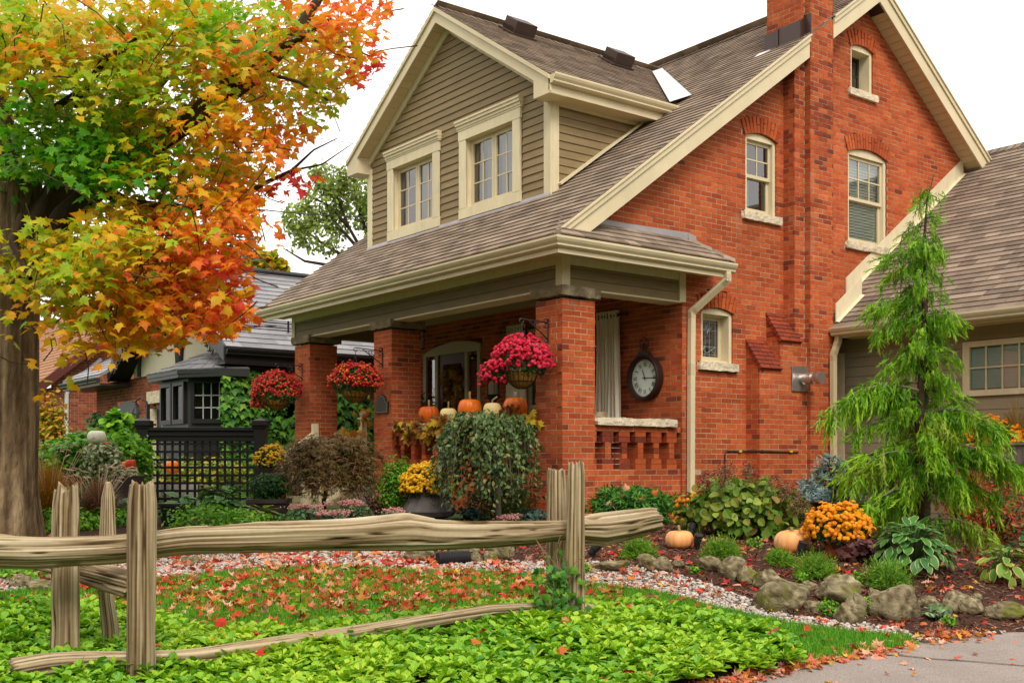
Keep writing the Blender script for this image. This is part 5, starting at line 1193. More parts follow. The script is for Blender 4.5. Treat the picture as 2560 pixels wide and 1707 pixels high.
# ---------------------------------------------------------------- trees beyond the houses
def far_tree(name, label, base, trunk, clusters, m, nleaf, size, bark=LIMB, tmpl=T_WIDE, spread=.5, group='trees beyond the houses', cv=(0, 1), stems=()):
    t = thing(name, label, 'tree', base, group); mb = MB()
    mb.tube([base-UP*.3]+trunk, list(np.linspace(.30, .10, len(trunk)+1)), 8, .4); mb.build('trunk', bark, t, smooth=True)
    for st in stems:
        b = MB(); b.tube(st, list(np.linspace(.07, .015, len(st))), 6, .4); b.build('limb', bark, t, smooth=True)
    B = Bulk(); w_ = np.array([c[3] for c in clusters]); w_ = w_/w_.sum()
    for (c, rx, rz, wt), ww in zip(clusters, w_):
        n = int(nleaf*ww); q = unit(rng.normal(size=(n, 3)))*np.cbrt(rng.uniform(.25, 1, n))[:, None]; P_ = np.asarray(c)+q*[rx, rx, rz]+rng.normal(0, .12*rx, (n, 3))
        ph = np.array([mnoise.noise(Vector(p*.9)) for p in P_]); k = ph > -.22; P_ = P_[k]; n = len(P_)
        B.add(*tmpl, frames(unit(q[k]*.5+UP*.5+rng.normal(0, .5, (n, 3))), rng.normal(0, 1, (n, 3))-UP*.5, rng.uniform(.7, 1.3, n)*size), P_, np.clip(rng.uniform(*cv, n)+ph[k]*.3, 0, 1))
    o = B.build('crown', m, t); o['kind'] = 'stuff'; return t
LFG = mat('tree_leaf_green', [(.20, .22, .09), (.26, .31, .09), (.34, .46, .08), (.44, .55, .12)], rough=.6, transl=.5)
LFY = mat('tree_leaf_yellow', [(.10, .20, .01), (.32, .38, .012), (.55, .40, .012), (.60, .25, .01)], rough=.6, transl=.35)
NDL = mat('spruce_needle', [(.012, .05, .03), (.03, .085, .055), (.07, .14, .10)], rough=.7)
D_ = 34.
stems = [[SD(x, y, D_) for x, y in s] for s in (((845, 600), (800, 520), (770, 440), (740, 380)), ((850, 560), (820, 470), (810, 400)), ((830, 610), (740, 560), (680, 510)), ((840, 590), (760, 500), (700, 470)), ((855, 520), (850, 430), (840, 380)), ((820, 620), (700, 600), (650, 570)), ((800, 520), (750, 470), (690, 440)), ((860, 640), (850, 500), (870, 380)))]
far_tree('broadleaf_tree', 'thinning green tree with bare grey branches left of the dormer', gpt(-5.0, D_), [SD(850, 700, D_), SD(850, 600, D_)], [(SD(x, y, D_+q), r_*1.0884/F_PX*2560/2352*D_*.92, r_*.9/F_PX*D_, wt) for x, y, r_, q, wt in ((770, 410, 50, 0, 1.4), (820, 430, 55, -.5, 1.3), (745, 470, 55, .3, 1), (800, 500, 60, .4, 1.2), (690, 500, 40, 0, .7), (740, 540, 55, 0, .8), (670, 545, 32, 0, .4), (830, 560, 40, 0, .6), (880, 480, 60, 0, 1), (900, 420, 40, 0, .6), (720, 390, 22, 0, .25))], LFG, 7000, .115, stems=stems)
D_ = 40.
far_tree('broadleaf_tree', 'yellow-green autumn tree just above the dark slate roof', gpt(-10.5, D_), [SD(590, 800, D_), SD(590, 660, D_)], [(SD(x, y, D_+q), r_/F_PX*D_, r_*.9/F_PX*D_, 1) for x, y, r_, q in ((585, 610, 45, 0), (615, 605, 30, 0), (640, 615, 20, 0), (560, 640, 50, 0), (600, 645, 45, 0))], LFY, 2200, .22)
T_NEED = (np.array([[-.10, 0, 0], [.10, 0, 0], [.11, .6, .02], [-.11, .6, .02], [0, 1, 0]]), [(0, 1, 2, 3), (3, 2, 4)])
def spruce(name, label, base, H, R_, n, m, size, group=None, dens=1., lab_cat='tree', tiers=16, droop=.25, up=.15):
    t = thing(name, label, lab_cat, base, group); b = MB(); b.tube([base-UP*.1, base+UP*H*.97], [R_*.06, .006], 7, .4); b.build('trunk', LIMB, t, smooth=True)
    B = Bulk(); br = MB()
    for k in range(tiers):
        f = (k+.4)/tiers; L = R_*(1-f)**.85; nb = max(4, int(7*(1-f)+3))
        for j in range(nb):
            az = rng.uniform(0, 6.28); l = L*rng.uniform(.75, 1.1); dr = np.array([math.cos(az), math.sin(az), up]); p0 = base+UP*H*(.06+.92*f+rng.uniform(-.02, .02))
            path = [p0+dr*l*s-UP*droop*l*s*s for s in np.linspace(0, 1, 5)]; br.tube(path, list(np.linspace(.012*R_, .004*R_, 5)), 4, .4)
            nn = max(6, int(n*l/R_/tiers/nb*tiers)); s = rng.uniform(.12, 1, nn); P_ = np.array(path[0])[None]+dr[None]*(l*s)[:, None]-UP[None]*(droop*l*s*s)[:, None]+rng.normal(0, .05*R_, (nn, 3))*[1, 1, .5]
            dirs = dr*.8+rng.normal(0, .6, (nn, 3))+UP*.15; B.add(*T_NEED, frames(rng.normal(size=(nn, 3)), dirs, rng.uniform(.7, 1.3, nn)*size), P_, np.clip(.25+.6*s+rng.normal(0, .15, nn), 0, 1))
    br.build('branches', LIMB, t); o = B.build('foliage', m, t); o['kind'] = 'stuff'; return t
spruce('spruce_tree', 'dark blue-green spruce showing through the maple crown', gpt(-7.6, 30.), 9.2, 1.9, 70, NDL, .34, 'trees beyond the houses', tiers=26)
# overhead wires between the houses
b = MB()
WIRE = mat('utility_cable', (.03, .03, .03), rough=.6)
tag((lambda m_: (m_.tube([SD(400, 455, 24)+UP*0, SD(560, 478, 26), SD(700, 492, 28), SD(850, 500, 30), SD(960, 503, 32)], .014, 5), m_.build('utility_cable', WIRE, base=SD(560, 478, 26)))[1])(MB()), 'twisted utility cable crossing in front of the thinning green tree', 'cable', 'overhead utility cables')
tag((lambda m_: (m_.tube([SD(500, 610, 24), SD(640, 632, 26), SD(760, 645, 28)], .010, 5), m_.build('utility_cable', WIRE, base=SD(640, 632, 26)))[1])(MB()), 'thin utility cable just above the dark slate roof ridge', 'cable', 'overhead utility cables')
tag((lambda m_: (m_.tube([SD(690, 312, 24), SD(800, 328, 26), SD(900, 342, 28)], .006, 5), m_.build('utility_cable', WIRE, base=SD(800, 328, 26)))[1])(MB()), 'hair-thin utility cable ending at the dormer eave', 'cable', 'overhead utility cables')
# ---------------------------------------------------------------- neighbour with black trim and slate roof
def onA(px, py, a):      # photo pixel (2352 wide) -> point in the plane y = a
    h = (px*2560/2352-CX)/F_PX*RV+FV; v = (HOR-py*2560/2352)/F_PX; t = (a-CAMP[1])/h[1]; return np.array([CAMP[0]+t*h[0], a, CAMP[2]+v*t])
def onB(px, py, b):
    h = (px*2560/2352-CX)/F_PX*RV+FV; v = (HOR-py*2560/2352)/F_PX; t = (b-CAMP[0])/h[0]; return np.array([b, CAMP[1]+t*h[1], CAMP[2]+v*t])
GLASSN = glass_mat('neighbour_glass', (.5, .55, .55), .07, .40)
BLK = mat('black_trim', (.012, .010, .010), rough=.45, spec=.3)
CHAR = mat('charcoal_trim', (.024, .024, .023), rough=.45, spec=.4)
SLATE = mat('slate_roof', [(.15, .143, .150), (.20, .19, .197), (.25, .238, .246), (.12, .115, .12)], rough=.38, spec=.5, noise=(20, .1))
STUC = mat('stucco', (.50, .44, .32), rough=.9, noise=(30, .06), bump=(60, .3, .004))
BR2 = mat('neighbour_brick', [(.22, .05, .025), (.30, .075, .033), (.17, .04, .022), (.36, .11, .05), (.11, .03, .02)], rough=.9, spec=.15, noise=(20, .15))
MORT2 = mat('neighbour_mortar', (.34, .25, .17), rough=.95)
NB1 = thing('slate_roof_house', 'low brick house with black trim, slate roof and bay window beyond the lattice', 'house', (.4, 13, .6))
def nbrick(name, o, face, spans, z0, z1, parent, mb_, mm, keepn=0, H=.075, L=.21):
    u, n = AX[face]; o = np.asarray(o, float); mo = MB(); V = []
    for c in range(int((z1-z0)/H)):
        zc = z0+(c+.5)*H
        for (a, b) in spans(zc):
            if b-a < .03: continue
            mo.quad(*[o+u*x-n*.008+UP*z for x, z in ((a, zc-H/2), (b, zc-H/2), (b, zc+H/2), (a, zc+H/2))]); x = a-(L/2 if c % 2 else 0)
            while x < b:
                l, r = max(x, a), min(x+L-.012, b)
                if r-l > .03: V.append((o+u*(l+r)/2+UP*zc-n*.015, u, n, r-l))
                x += L
    w_ = mo.build(name, mm, parent); B = Bulk(); random.shuffle(V)
    B.add(CUBE, BOXF, np.array([np.stack([u*l/2, -n*.015, UP*(H-.012)/2], 1) for _, u, n, l in V]), np.array([v[0] for v in V]), rng.random(len(V))); o_ = B.build('brickwork', mb_, w_); o_['kind'] = 'stuff'; return w_
AP, AZ, NS = 13.5, 5.72, .605; NZ = lambda a: AZ-NS*abs(a-AP)
FX = .4
nbrick('front_wall', (FX, 0, 0), 'F', lambda z: cut(cut([(-19.6, -10.42)] if z < 3.3 else [], -18.0, -16.3) if z < 2.9 else [(-19.6, -10.42)], -15.2, -14.1) if z < 2.85 else [(-19.6, -10.42)], .55, 3.40, NB1, BR2, MORT2)
nbrick('side_wall', (0, 10.42, 0), 'S', lambda z: cut([(FX, 11)], 1.06, 2.6) if 1.1 < z < 2.5 else [(FX, 11)], .55, 3.45, NB1, BR2, MORT2)
m = MB()       # stucco gable with a pointed half-timber arch
m.prism([(FX-.02, 10.6, 3.40), (FX-.02, 16.6, 3.40), (FX-.02, 16.6, NZ(16.6)-.12), (FX-.02, AP, AZ-.12), (FX-.02, 10.6, NZ(10.6)-.12)], (.05, 0, 0)); m.build('gable_wall', STUC, NB1)
for sg, c in ((1, 14.9), (-1, 14.9), (1, 12.2), (-1, 12.2)):
    m = MB(); m.tube([(FX-.05, c+sg*(1.25*math.cos(t)), 3.4+1.5*math.sin(t)) for t in np.linspace(0, 1.25, 10)], .06, 5); m.build('timber_arch', BLK, NB1)
m = MB()
for a_ in (13.5, 11.1): m.box(FX-.06, FX-.02, a_-.07, a_+.07, 3.4, NZ(a_)-.2)
m.build('timber_post', BLK, NB1)
m = MB(); V0 = -.10
for sg in (-1, 1):
    ae = AP+sg*3.5; P = [(V0, AP, AZ-.05), (V0, ae, NZ(ae)-.05), (12, ae, NZ(ae)-.05), (12, AP, AZ-.05)]; m.prism(P if sg < 0 else P[::-1], (0, 0, .05))
NR = m.build('roof', SLATE, NB1)
NSP = 1/math.hypot(1, NS); SHREC2 = SHREC; SHREC = []
shingle_plane('n1', (0, AP-3.52, NZ(AP-3.52)+.004), (1, 0, 0), np.array([0, 1., NS])*NSP, [(V0-.02, 0), (9, 0), (9, 3.5/NSP), (V0-.02, 3.5/NSP)], expo=.235, wmin=.40, wmax=.46)
REC = SHREC; SHREC = SHREC2
B = Bulk(); B.add(SHT, BOXF, np.array([np.stack([r[2]*r[5]/2, r[3]*r[6]/2, r[4]*.016], 1) for r in REC]), np.array([r[1] for r in REC]), np.array([r[7] for r in REC])); o = B.build('slates', SLATE, NR); o['kind'] = 'stuff'
m = MB(); m.tube([(V0-.02, AP, AZ+.05), (12, AP, AZ+.05)], .07, 6); m.build('ridge_cap', CHAR, NR)
for sg in (-1, 1):
    ae = AP+sg*3.52; m = MB(); P = [(V0-.03, AP, AZ+.04), (V0-.03, AP, AZ-.30), (V0-.03, ae, NZ(ae)-.28), (V0-.03, ae, NZ(ae)+.03)]; m.prism(P if sg > 0 else P[::-1], (.05, 0, 0)); m.build('verge_board', CHAR, NR)
    m = MB(); P = [(V0+.03, AP, AZ-.26), (V0+.03, ae, NZ(ae)-.26), (FX, ae, NZ(ae)-.26), (FX, AP, AZ-.26)]; m.prism(P if sg < 0 else P[::-1], (0, 0, .02)); m.build('verge_soffit', BLK, NR)
    for c0 in ((.85, .55), (2.6, .8)):      # scrolled fretwork under the verge
        m = MB(); s0, ln = c0; q = lambda s, off: np.array([V0-.04, AP+sg*(3.3-s), NZ(AP+sg*(3.3-s))-.30-off])
        for k in range(5):
            cc = q(s0*.4+k*.16, .10); r_ = .075 if k % 2 else .055
            m.tube([cc+np.array([0, r_*math.cos(t), r_*math.sin(t)]) for t in np.linspace(0, 5.3, 10)], .016, 5)
        m.tube([q(s0*.4-.1, .02), q(s0*.4+.8, .02)], .02, 5); m.build('fretwork', CHAR, NR)
m = MB(); ae = AP-3.52
m.box(V0, 9, ae-.005, ae+.02, NZ(ae)-.30, NZ(ae)-.02); m.build('fascia_board', BLK, NR); gutter((V0, ae-.01, NZ(ae)-.16), (9, ae-.01, NZ(ae)-.16), (0, -1, 0), BLK, NR)
m = MB(); m.box(V0, 9, ae, 10.45, NZ(ae)-.33, NZ(ae)-.30); m.build('eave_soffit', BLK, NR)
m = MB()       # snow rail
for x in np.arange(.5, 7, 1.1): m.bar((x, ae+.75, NZ(ae+.75)), (x, ae+.75, NZ(ae+.75)+.24), .03, .03, (1, 0, 0))
for k in (.09, .18): m.tube([(.3, ae+.75, NZ(ae+.75)+k), (7, ae+.75, NZ(ae+.75)+k)], .014, 5)
m.build('snow_rail', BLK, NR)
# lower roof left of the gable
m = MB(); m.prism([(-.35, 16.9, 3.42), (-.35, 20.0, 3.42), (1.6, 20.0, 4.5), (1.6, 16.9, 4.5)], (0, 0, .05)); LR = m.build('side_roof', SLATE, NB1)
SHREC2 = SHREC; SHREC = []
sl_ = 1/math.hypot(1, .554); shingle_plane('n2', (-.36, 0, 3.475), (0, -1, 0), np.array([1., 0, .554])*sl_, [(-20, 0), (-16.9, 0), (-16.9, 2.2), (-20, 2.2)], expo=.235, wmin=.40, wmax=.46); REC = SHREC; SHREC = SHREC2
for r in REC:
    pass
B = Bulk(); B.add(SHT, BOXF, np.array([np.stack([r[2]*r[5]/2, r[3]*r[6]/2, r[4]*.016], 1) for r in REC]), np.array([r[1] for r in REC]), np.array([r[7] for r in REC])); o = B.build('slates', SLATE, LR); o['kind'] = 'stuff'
gutter((-.34, 20.0, 3.28), (-.34, 16.9, 3.28), (-1, 0, 0), CHAR, LR); m = MB(); m.box(-.34, FX, 16.9, 20, 3.22, 3.27); m.build('eave_soffit', CHAR, LR)
# bay window with hipped slate roof
bx, ba0, ba1 = -.40, 11.10, 12.55
wallp = [(FX, 10.35), (bx, ba0), (bx, ba1), (FX, 13.2)]; eav = [(FX, 9.95), (-.05, 10.05), (bx-.25, ba0-.06), (bx-.25, ba1+.2), (FX, 13.75)]
m = MB(); m.prism([(x, y, .6) for x, y in wallp][::-1], (0, 0, 2.5)); BAY = m.build('bay_window', CHAR, NB1)
m = MB(); m.prism([(x, y, 3.10) for x, y in eav][::-1], (0, 0, .07)); m.prism([(x*.97+.0, y, 3.03) for x, y in eav][::-1], (0, 0, .07)); m.build('bay_cornice', CHAR, BAY)
m = MB(); top = (FX, 11.3, 3.66); top2 = (FX, 12.3, 3.66); e = [(x, y, 3.172) for x, y in eav]
m.add([e[0], e[1], top], [(0, 2, 1)]); m.add([e[1], e[2], top], [(0, 2, 1)]); m.add([e[2], e[3], top2, top], [(0, 3, 2, 1)]); m.add([e[3], e[4], top2], [(0, 2, 1)]); BRF = m.build('bay_roof', SLATE, BAY)
def quad_slates(p0, p1, t1, t0, rows, nm='slate'):     # slates on a roof facet
    p0, p1, t0, t1 = [np.asarray(q, float) for q in (p0, p1, t0, t1)]; nn = np.cross(p1-p0, t0-p0); nn /= np.linalg.norm(nn); nn = nn if nn[2] > 0 else -nn
    for r in range(rows):
        a0, a1 = p0+(t0-p0)*r/rows, p1+(t1-p1)*r/rows; b0, b1 = p0+(t0-p0)*(r+1)/rows, p1+(t1-p1)*(r+1)/rows; n_ = max(1, int(round(np.linalg.norm(a1-a0)/.33))); off = .5 if r % 2 else 0
        for k in range(n_+(1 if off else 0)):
            f0, f1 = max(0, (k-off)/n_), min(1, (k+1-off)/n_)
            if f1-f0 < .1: continue
            q = MB(); P = [a0+(a1-a0)*f0, a0+(a1-a0)*(f1-.02), b0+(b1-b0)*(f1-.02), b0+(b1-b0)*f0]
            if np.linalg.norm(P[2]-P[3]) < .005: P = P[:3]
            P = [p+nn*.004 for p in P]; c = list(P); P2 = [p+nn*(.024 if i < 2 else .006) for i, p in enumerate(P)]; k_ = len(P)
            q.add(P+P2, [tuple(range(k_, 2*k_))]+[(i, (i+1) % k_, k_+(i+1) % k_, k_+i) for i in range(k_)]); q.build(nm, SLATE, BRF)
quad_slates(e[2], e[1], top, top, 4); quad_slates(e[3], e[2], top, top2, 4); quad_slates(e[1], e[0], top, top, 3)
def bay_win(p, q, f0, f1, z0, z1, cols, rows, grid=True):
    p, q = np.array([*p, 0.]), np.array([*q, 0.]); u = unit(q-p); n = np.cross(u, UP); L = np.linalg.norm(q-p); a, b = f0*L, f1*L; P = lambda x, z, o: p+u*x+UP*z+n*o
    m = MB()
    for (x0, x1, za, zb) in ((a-.07, a, z0-.07, z1+.07), (b, b+.07, z0-.07, z1+.07), (a, b, z1, z1+.07), (a, b, z0-.07, z0), (a, b, z0+(z1-z0)*.0, z0+.02)):
        m.obox(P((x0+x1)/2, (za+zb)/2, .03), (u, n, UP), ((x1-x0)/2, .04, (zb-za)/2))
    w_ = m.build('window', BLK, BAY); g = MB(); g.quad(P(a, z0, .012), P(b, z0, .012), P(b, z1, .012), P(a, z1, .012)); g.build('pane', GLASSN, w_)
    g = MB(); g.quad(P(a, z0, .006), P(b, z0, .006), P(b, z1, .006), P(a, z1, .006)); g.build('dark_backing', DARK, w_)  # dark sheet just behind the pane paints the unlit interior
    if grid:
        g = MB()
        for k in range(1, cols): g.obox(P(a+(b-a)*k/cols, (z0+z1)/2, .022), (u, n, UP), (.010, .006, (z1-z0)/2))
        for k in range(1, rows): g.obox(P((a+b)/2, z0+(z1-z0)*k/rows, .022), (u, n, UP), ((b-a)/2, .006, .010))
        g.build('glazing_bar', mat('grey_bar', (.35, .34, .31), rough=.6), w_)
W0, W1_, W2_, W3_ = wallp
bay_win(W2_, W1_, .08, .42, 2.20, 2.90, 2, 3, False); bay_win(W2_, W1_, .56, .90, 2.20, 2.90, 2, 3, False); bay_win(W1_, W0, .14, .90, 2.20, 2.93, 5, 3)
m = MB()
for (p, q) in ((W2_, W1_), (W1_, W0)):
    p3, q3 = np.array([*p, 0.]), np.array([*q, 0.]); u = unit(q3-p3); n = np.cross(u, UP)
    m.obox((p3+q3)/2+UP*1.45+n*.02, (u, n, UP), (np.linalg.norm(q3-p3)/2-.12, .02, .42))
m.build('bay_panel', BLK, BAY)
m = MB(); m.box(FX-.12, FX+.02, 14.05, 14.2, .6, 2.75); m.box(FX-.12, FX+.02, 15.15, 15.45, .6, 2.6); m.box(FX-.14, FX+.02, 13.9, 15.4, 2.72, 3.0); m.build('stone_surround', STONE, NB1)
m = MB(); m.box(FX+.02, FX+.06, 14.2, 15.15, .6, 2.72); d_ = m.build('door', BLK, NB1); m = MB(); m.box(FX+.0, FX+.015, 14.35, 15.0, 1.4, 2.6); m.build('pane', GLASSN, d_)
m = MB(); m.box(FX+.0, FX+.08, 16.35, 17.95, 1.0, 2.62); m.prism([(FX, 16.35, 2.62), (FX, 17.95, 2.62)]+[(FX, 17.15+.8*math.cos(t), 2.62+.25*math.sin(t)) for t in np.linspace(.05, math.pi-.05, 9)][::-1][::-1], (.06, 0, 0))
aw = m.build('arched_window', CHAR, NB1)
for y in (16.5, 17.25):
    m = MB(); m.box(FX-.012, FX-.004, y, y+.58, 1.1, 2.5); m.build('pane', GLASSN, aw); m = MB(); m.box(FX-.003, FX-.001, y, y+.58, 1.1, 2.5); m.build('dark_backing', DARK, aw)
m = MB(); m.box(1.05, 2.62, 10.40, 10.5, 1.15, 2.55); sw = m.build('window', BLK, NB1); m = MB(); m.box(1.16, 2.5, 10.385, 10.395, 1.3, 2.45); m.build('pane', GLASSN, sw); m = MB(); m.box(1.16, 2.5, 10.396, 10.399, 1.3, 2.45); m.build('dark_backing', DARK, sw)
rough_block(.95, 2.7, 10.30, 10.5, 1.93, 2.10, .02, .07, 3).build('sill', STONED, sw)
# ---------------------------------------------------------------- far left brick house with a brown roof
NB2 = thing('brown_roof_house', 'plain red brick house with brown shingle roof behind the maple trunk', 'house', (0, 22, .7))
A2 = 22.0; c0 = onA(111*2352/2560, 950*2352/2560, A2-.4); c1 = onA(191*2352/2560, 888.6*2352/2560, A2-.4); s2 = (c1[2]-c0[2])/(c1[0]-c0[0]); e0 = onA(105*2352/2560, 955*2352/2560, A2-.4)
nbrick('side_wall', (0, A2, 0), 'S', lambda z: [(max(e0[0]+.35, e0[0]+(z-e0[2]+.2)/s2), 7)], .6, 5.9, NB2, BR2, mat('light_mortar', (.38, .29, .20), rough=.95))
nbrick('front_wall', (e0[0]+.36, 0, 0), 'F', lambda z: [(-33, -A2)], .6, e0[2]-.1, NB2, BR2, mat('light_mortar', (.38, .29, .20)))
BROWN = mat('brown_shingle', [(.30, .145, .075), (.36, .18, .095), (.26, .12, .062), (.33, .17, .09)], rough=.95, noise=(30, .15))
zf = lambda b: e0[2]+s2*(b-e0[0]); m = MB(); m.prism([(e0[0]-.1, A2-.45, zf(e0[0]-.1)), (e0[0]-.1, 36, zf(e0[0]-.1)), (3.4, 36, zf(3.4)), (3.4, A2-.45, zf(3.4))], (0, 0, .06)); R2_ = m.build('roof', BROWN, NB2)
SHREC2 = SHREC; SHREC = []; sl_ = 1/math.hypot(1, s2)
shingle_plane('n3', (e0[0]-.12, 0, zf(e0[0]-.12)+.066), (0, -1, 0), np.array([1., 0, s2])*sl_, [(-35, 0), (-A2+.45, 0), (-A2+.45, (3.4-e0[0])/sl_), (-35, (3.4-e0[0])/sl_)], expo=.2, wmin=.3, wmax=.5); REC = SHREC; SHREC = SHREC2
B = Bulk(); B.add(SHT, BOXF, np.array([np.stack([r[2]*r[5]/2, r[3]*r[6]/2, r[4]*.016], 1) for r in REC]), np.array([r[1] for r in REC]), np.array([r[7] for r in REC])); o = B.build('shingles', BROWN, R2_); o['kind'] = 'stuff'
m = MB(); m.prism([(e0[0]-.1, A2-.47, zf(e0[0]-.1)+.05), (e0[0]-.1, A2-.47, zf(e0[0]-.1)-.25), (3.4, A2-.47, zf(3.4)-.3), (3.4, A2-.47, zf(3.4)+.05)], (0, .04, 0)); m.prism([(e0[0]+.1, A2-.43, zf(e0[0]+.1)-.22), (3.4, A2-.43, zf(3.4)-.22), (3.4, A2, zf(3.4)-.22), (e0[0]+.1, A2, zf(e0[0]+.1)-.22)], (0, 0, .02)); m.build('rake_board', mat('maroon_trim', (.09, .022, .016), rough=.5), R2_)
p_ = [onA(x, y, A2-.06) for x, y in ((232, 825), (195, 855), (165, 878), (153, 905), (152, 1000))]
m = MB(); m.tube(p_, .06, 8); m.obox(onA(152, 1003, A2-.08), (np.array([1., 0, 0]), np.array([0, 1., 0]), UP), (.22, .12, .12)); m.build('downspout', mat('pale_pipe', (.52, .50, .48), rough=.5), NB2)
# ---------------------------------------------------------------- planting generators
def shrub(name, label, base, rx, rz, zc, n, m, size, cat='shrub', tmpl=T_OVAL, group=None, ry=None, inner=.45, updir=.35, droop=0., lump=.25, trunk=None, cv=(0, 1), stems=10, upb=.55, parent=None):
    """crown of n leaves in a lumpy ellipsoid centred zc above base; several stems"""
    ry = ry or rx; base = np.asarray(base, float); c = base+UP*zc
    t = thing(name, label, cat, base, group) if parent is None else parent; b = MB()
    if trunk: b.tube(trunk[0], trunk[1], 7, .4)
    for k in range(stems):
        q = unit(rng.normal(size=3)+[0, 0, .6]); e = c+q*[rx*.8, ry*.8, rz*.75]; s = (trunk[0][-1] if trunk else base+rng.normal(0, .04, 3)*[1, 1, 0]); b.tube([s, (s+e)/2+UP*.1*rz, e], [.010, .007, .003], 4, .4)
    if stems or trunk: b.build('stems', LIMB, t)
    q = unit(rng.normal(size=(n, 3))+[0, 0, .15]); r_ = np.clip(1-np.abs(rng.normal(0, inner, n))*.7, .2, 1)
    off = rng.uniform(0, 99); lu = np.array([mnoise.noise(Vector(v*2.6)+Vector((off, 0, 0)))+.5*mnoise.noise(Vector(v*6.)+Vector((0, off, 0))) for v in q]); r_ = r_*(1+lump*lu)
    P_ = c+q*r_[:, None]*[rx, ry, rz]; P_[:, 2] = np.maximum(P_[:, 2], base[2]+.01)
    B = Bulk(); nz = unit(q*.7+UP*upb+rng.normal(0, .45, (n, 3))); yd = q*.8+rng.normal(0, .5, (n, 3))+UP*(updir-droop)
    B.add(*tmpl, frames(nz, yd, rng.uniform(.7, 1.25, n)*size), P_, np.clip(rng.uniform(*cv, n)*.75+.25*(lu+.5), 0, 1)); o = B.build('foliage', m, t); o['kind'] = 'stuff'; return t
def LM(name, cols, **k): return mat(name, cols, rough=k.pop('rough', .5), spec=.3, transl=k.pop('transl', .25), **k)
GREEN = LM('leaf_green', [(.012, .05, .008), (.03, .11, .012), (.06, .19, .016), (.12, .28, .02)])
GREENB = LM('leaf_bright_green', [(.04, .17, .01), (.10, .31, .014), (.19, .43, .02), (.33, .54, .03)], transl=.35)
GREEND = LM('leaf_dark_green', [(.022, .045, .012), (.045, .085, .020), (.08, .14, .032), (.13, .20, .05), (.28, .20, .08)], rough=.35, transl=.15)
IVY = LM('ivy_leaf', [(.012, .06, .008), (.03, .12, .012), (.06, .20, .016), (.10, .27, .02), (.20, .34, .03)])
BOX_ = LM('boxwood_leaf', [(.008, .04, .006), (.02, .08, .010), (.045, .14, .014)])
YEW = LM('yew_needle', [(.010, .06, .010), (.03, .13, .016), (.07, .24, .02), (.14, .33, .03)])
HEATH = LM('heather_sprig', [(.03, .11, .008), (.08, .22, .010), (.16, .33, .014), (.26, .40, .03)])
JMAP = LM('laceleaf', [(.11, .068, .028), (.18, .105, .036), (.18, .155, .034), (.25, .125, .055), (.34, .15, .07)], transl=.3)
MUMG = LM('mum_foliage', [(.010, .04, .008), (.025, .08, .012), (.05, .13, .02)])
def dome_points(n, c, rx, rz, zmin=-.25, ry=None):
    q = unit(rng.normal(size=(n*3, 3))); q = q[q[:, 2] > zmin][:n]; return np.asarray(c)+q*[rx, ry or rx, rz], q
T_FLW = (np.array([[0, 0, .28]]+[[(1 if k % 2 == 0 else .74)*.5*math.cos(k*math.pi/8), (1 if k % 2 == 0 else .74)*.5*math.sin(k*math.pi/8), 0] for k in range(16)]+[[.30*math.cos(k*math.pi/4), .30*math.sin(k*math.pi/4), .24] for k in range(8)]),
         [(1+k, 1+(k+1) % 16, 17+((k+1) % 16)//2, 17+k//2) if k % 2 else (1+k, 1+(k+1) % 16, 17+k//2) for k in range(16)]+[(0, 17+k, 17+(k+1) % 8) for k in range(8)])
FT = np.array([.5]+[-.12]*16+[.12]*8)
def mum(t, c, rx, rz, n, fs, m, nf=500, ry=None, cv=(.3, .7), zmin=-.3, centre=.5, gaps=.2):
    P_, q = dome_points(nf, c, rx*.90, rz*.88, -.6, ry); B = Bulk(); B.add(*T_OVAL, frames(unit(q+rng.normal(0, .5, q.shape)), q+rng.normal(0, .6, q.shape), rng.uniform(.035, .07, len(q))), P_-q*.02, rng.random(len(q))); o = B.build('foliage', MUMG, t); o['kind'] = 'stuff'
    k = 0
    pts = []; qq = []
    P_, q = dome_points(n*3, c, rx, rz, zmin, ry); lu = np.array([mnoise.noise(Vector(v*3.7)+Vector((rx*50, 0, 0))) for v in q]); keep = lu > -gaps
    P_, q, lu = P_[keep][:n], q[keep][:n], lu[keep][:n]; P_ = P_+q*(rng.normal(0, .02, (len(q), 1))+.04*lu[:, None])
    B = Bulk(); B.add(*T_FLW, frames(unit(q*.8+UP*.3-FV*.15+rng.normal(0, .3, q.shape)), None, rng.uniform(.8, 1.2, len(q))*fs), P_, np.clip(rng.uniform(*cv, len(q)), 0, 1), FT*centre); o = B.build('flowers', m, t); o['kind'] = 'stuff'
YMUM = mat('yellow_mum', [(.55, .20, .004), (.72, .36, .006), (.80, .50, .012), (.82, .60, .03)], rough=.6, transl=.2)
OMUM = mat('orange_mum', [(.75, .26, .004), (.82, .33, .006), (.78, .22, .005), (.50, .05, .006)], rough=.6, transl=.2)
RMUM = mat('crimson_mum', [(.20, .004, .010), (.38, .008, .016), (.48, .018, .014), (.66, .14, .010), (.78, .34, .02)], rough=.6, transl=.2)
PMUM = mat('magenta_mum', [(.32, .003, .018), (.52, .007, .034), (.66, .018, .06), (.76, .07, .12)], rough=.6, transl=.2)
def pdep(x, y, d): return SD(x, y, d)
def sz(px, d): return px*2560/2352/F_PX*d       # size in metres of px pixels of the 2352-wide photo
T_NEED = (np.array([[-.10, 0, 0], [.10, 0, 0], [.11, .6, .02], [-.11, .6, .02], [0, 1, 0]]), [(0, 1, 2, 3), (3, 2, 4)])
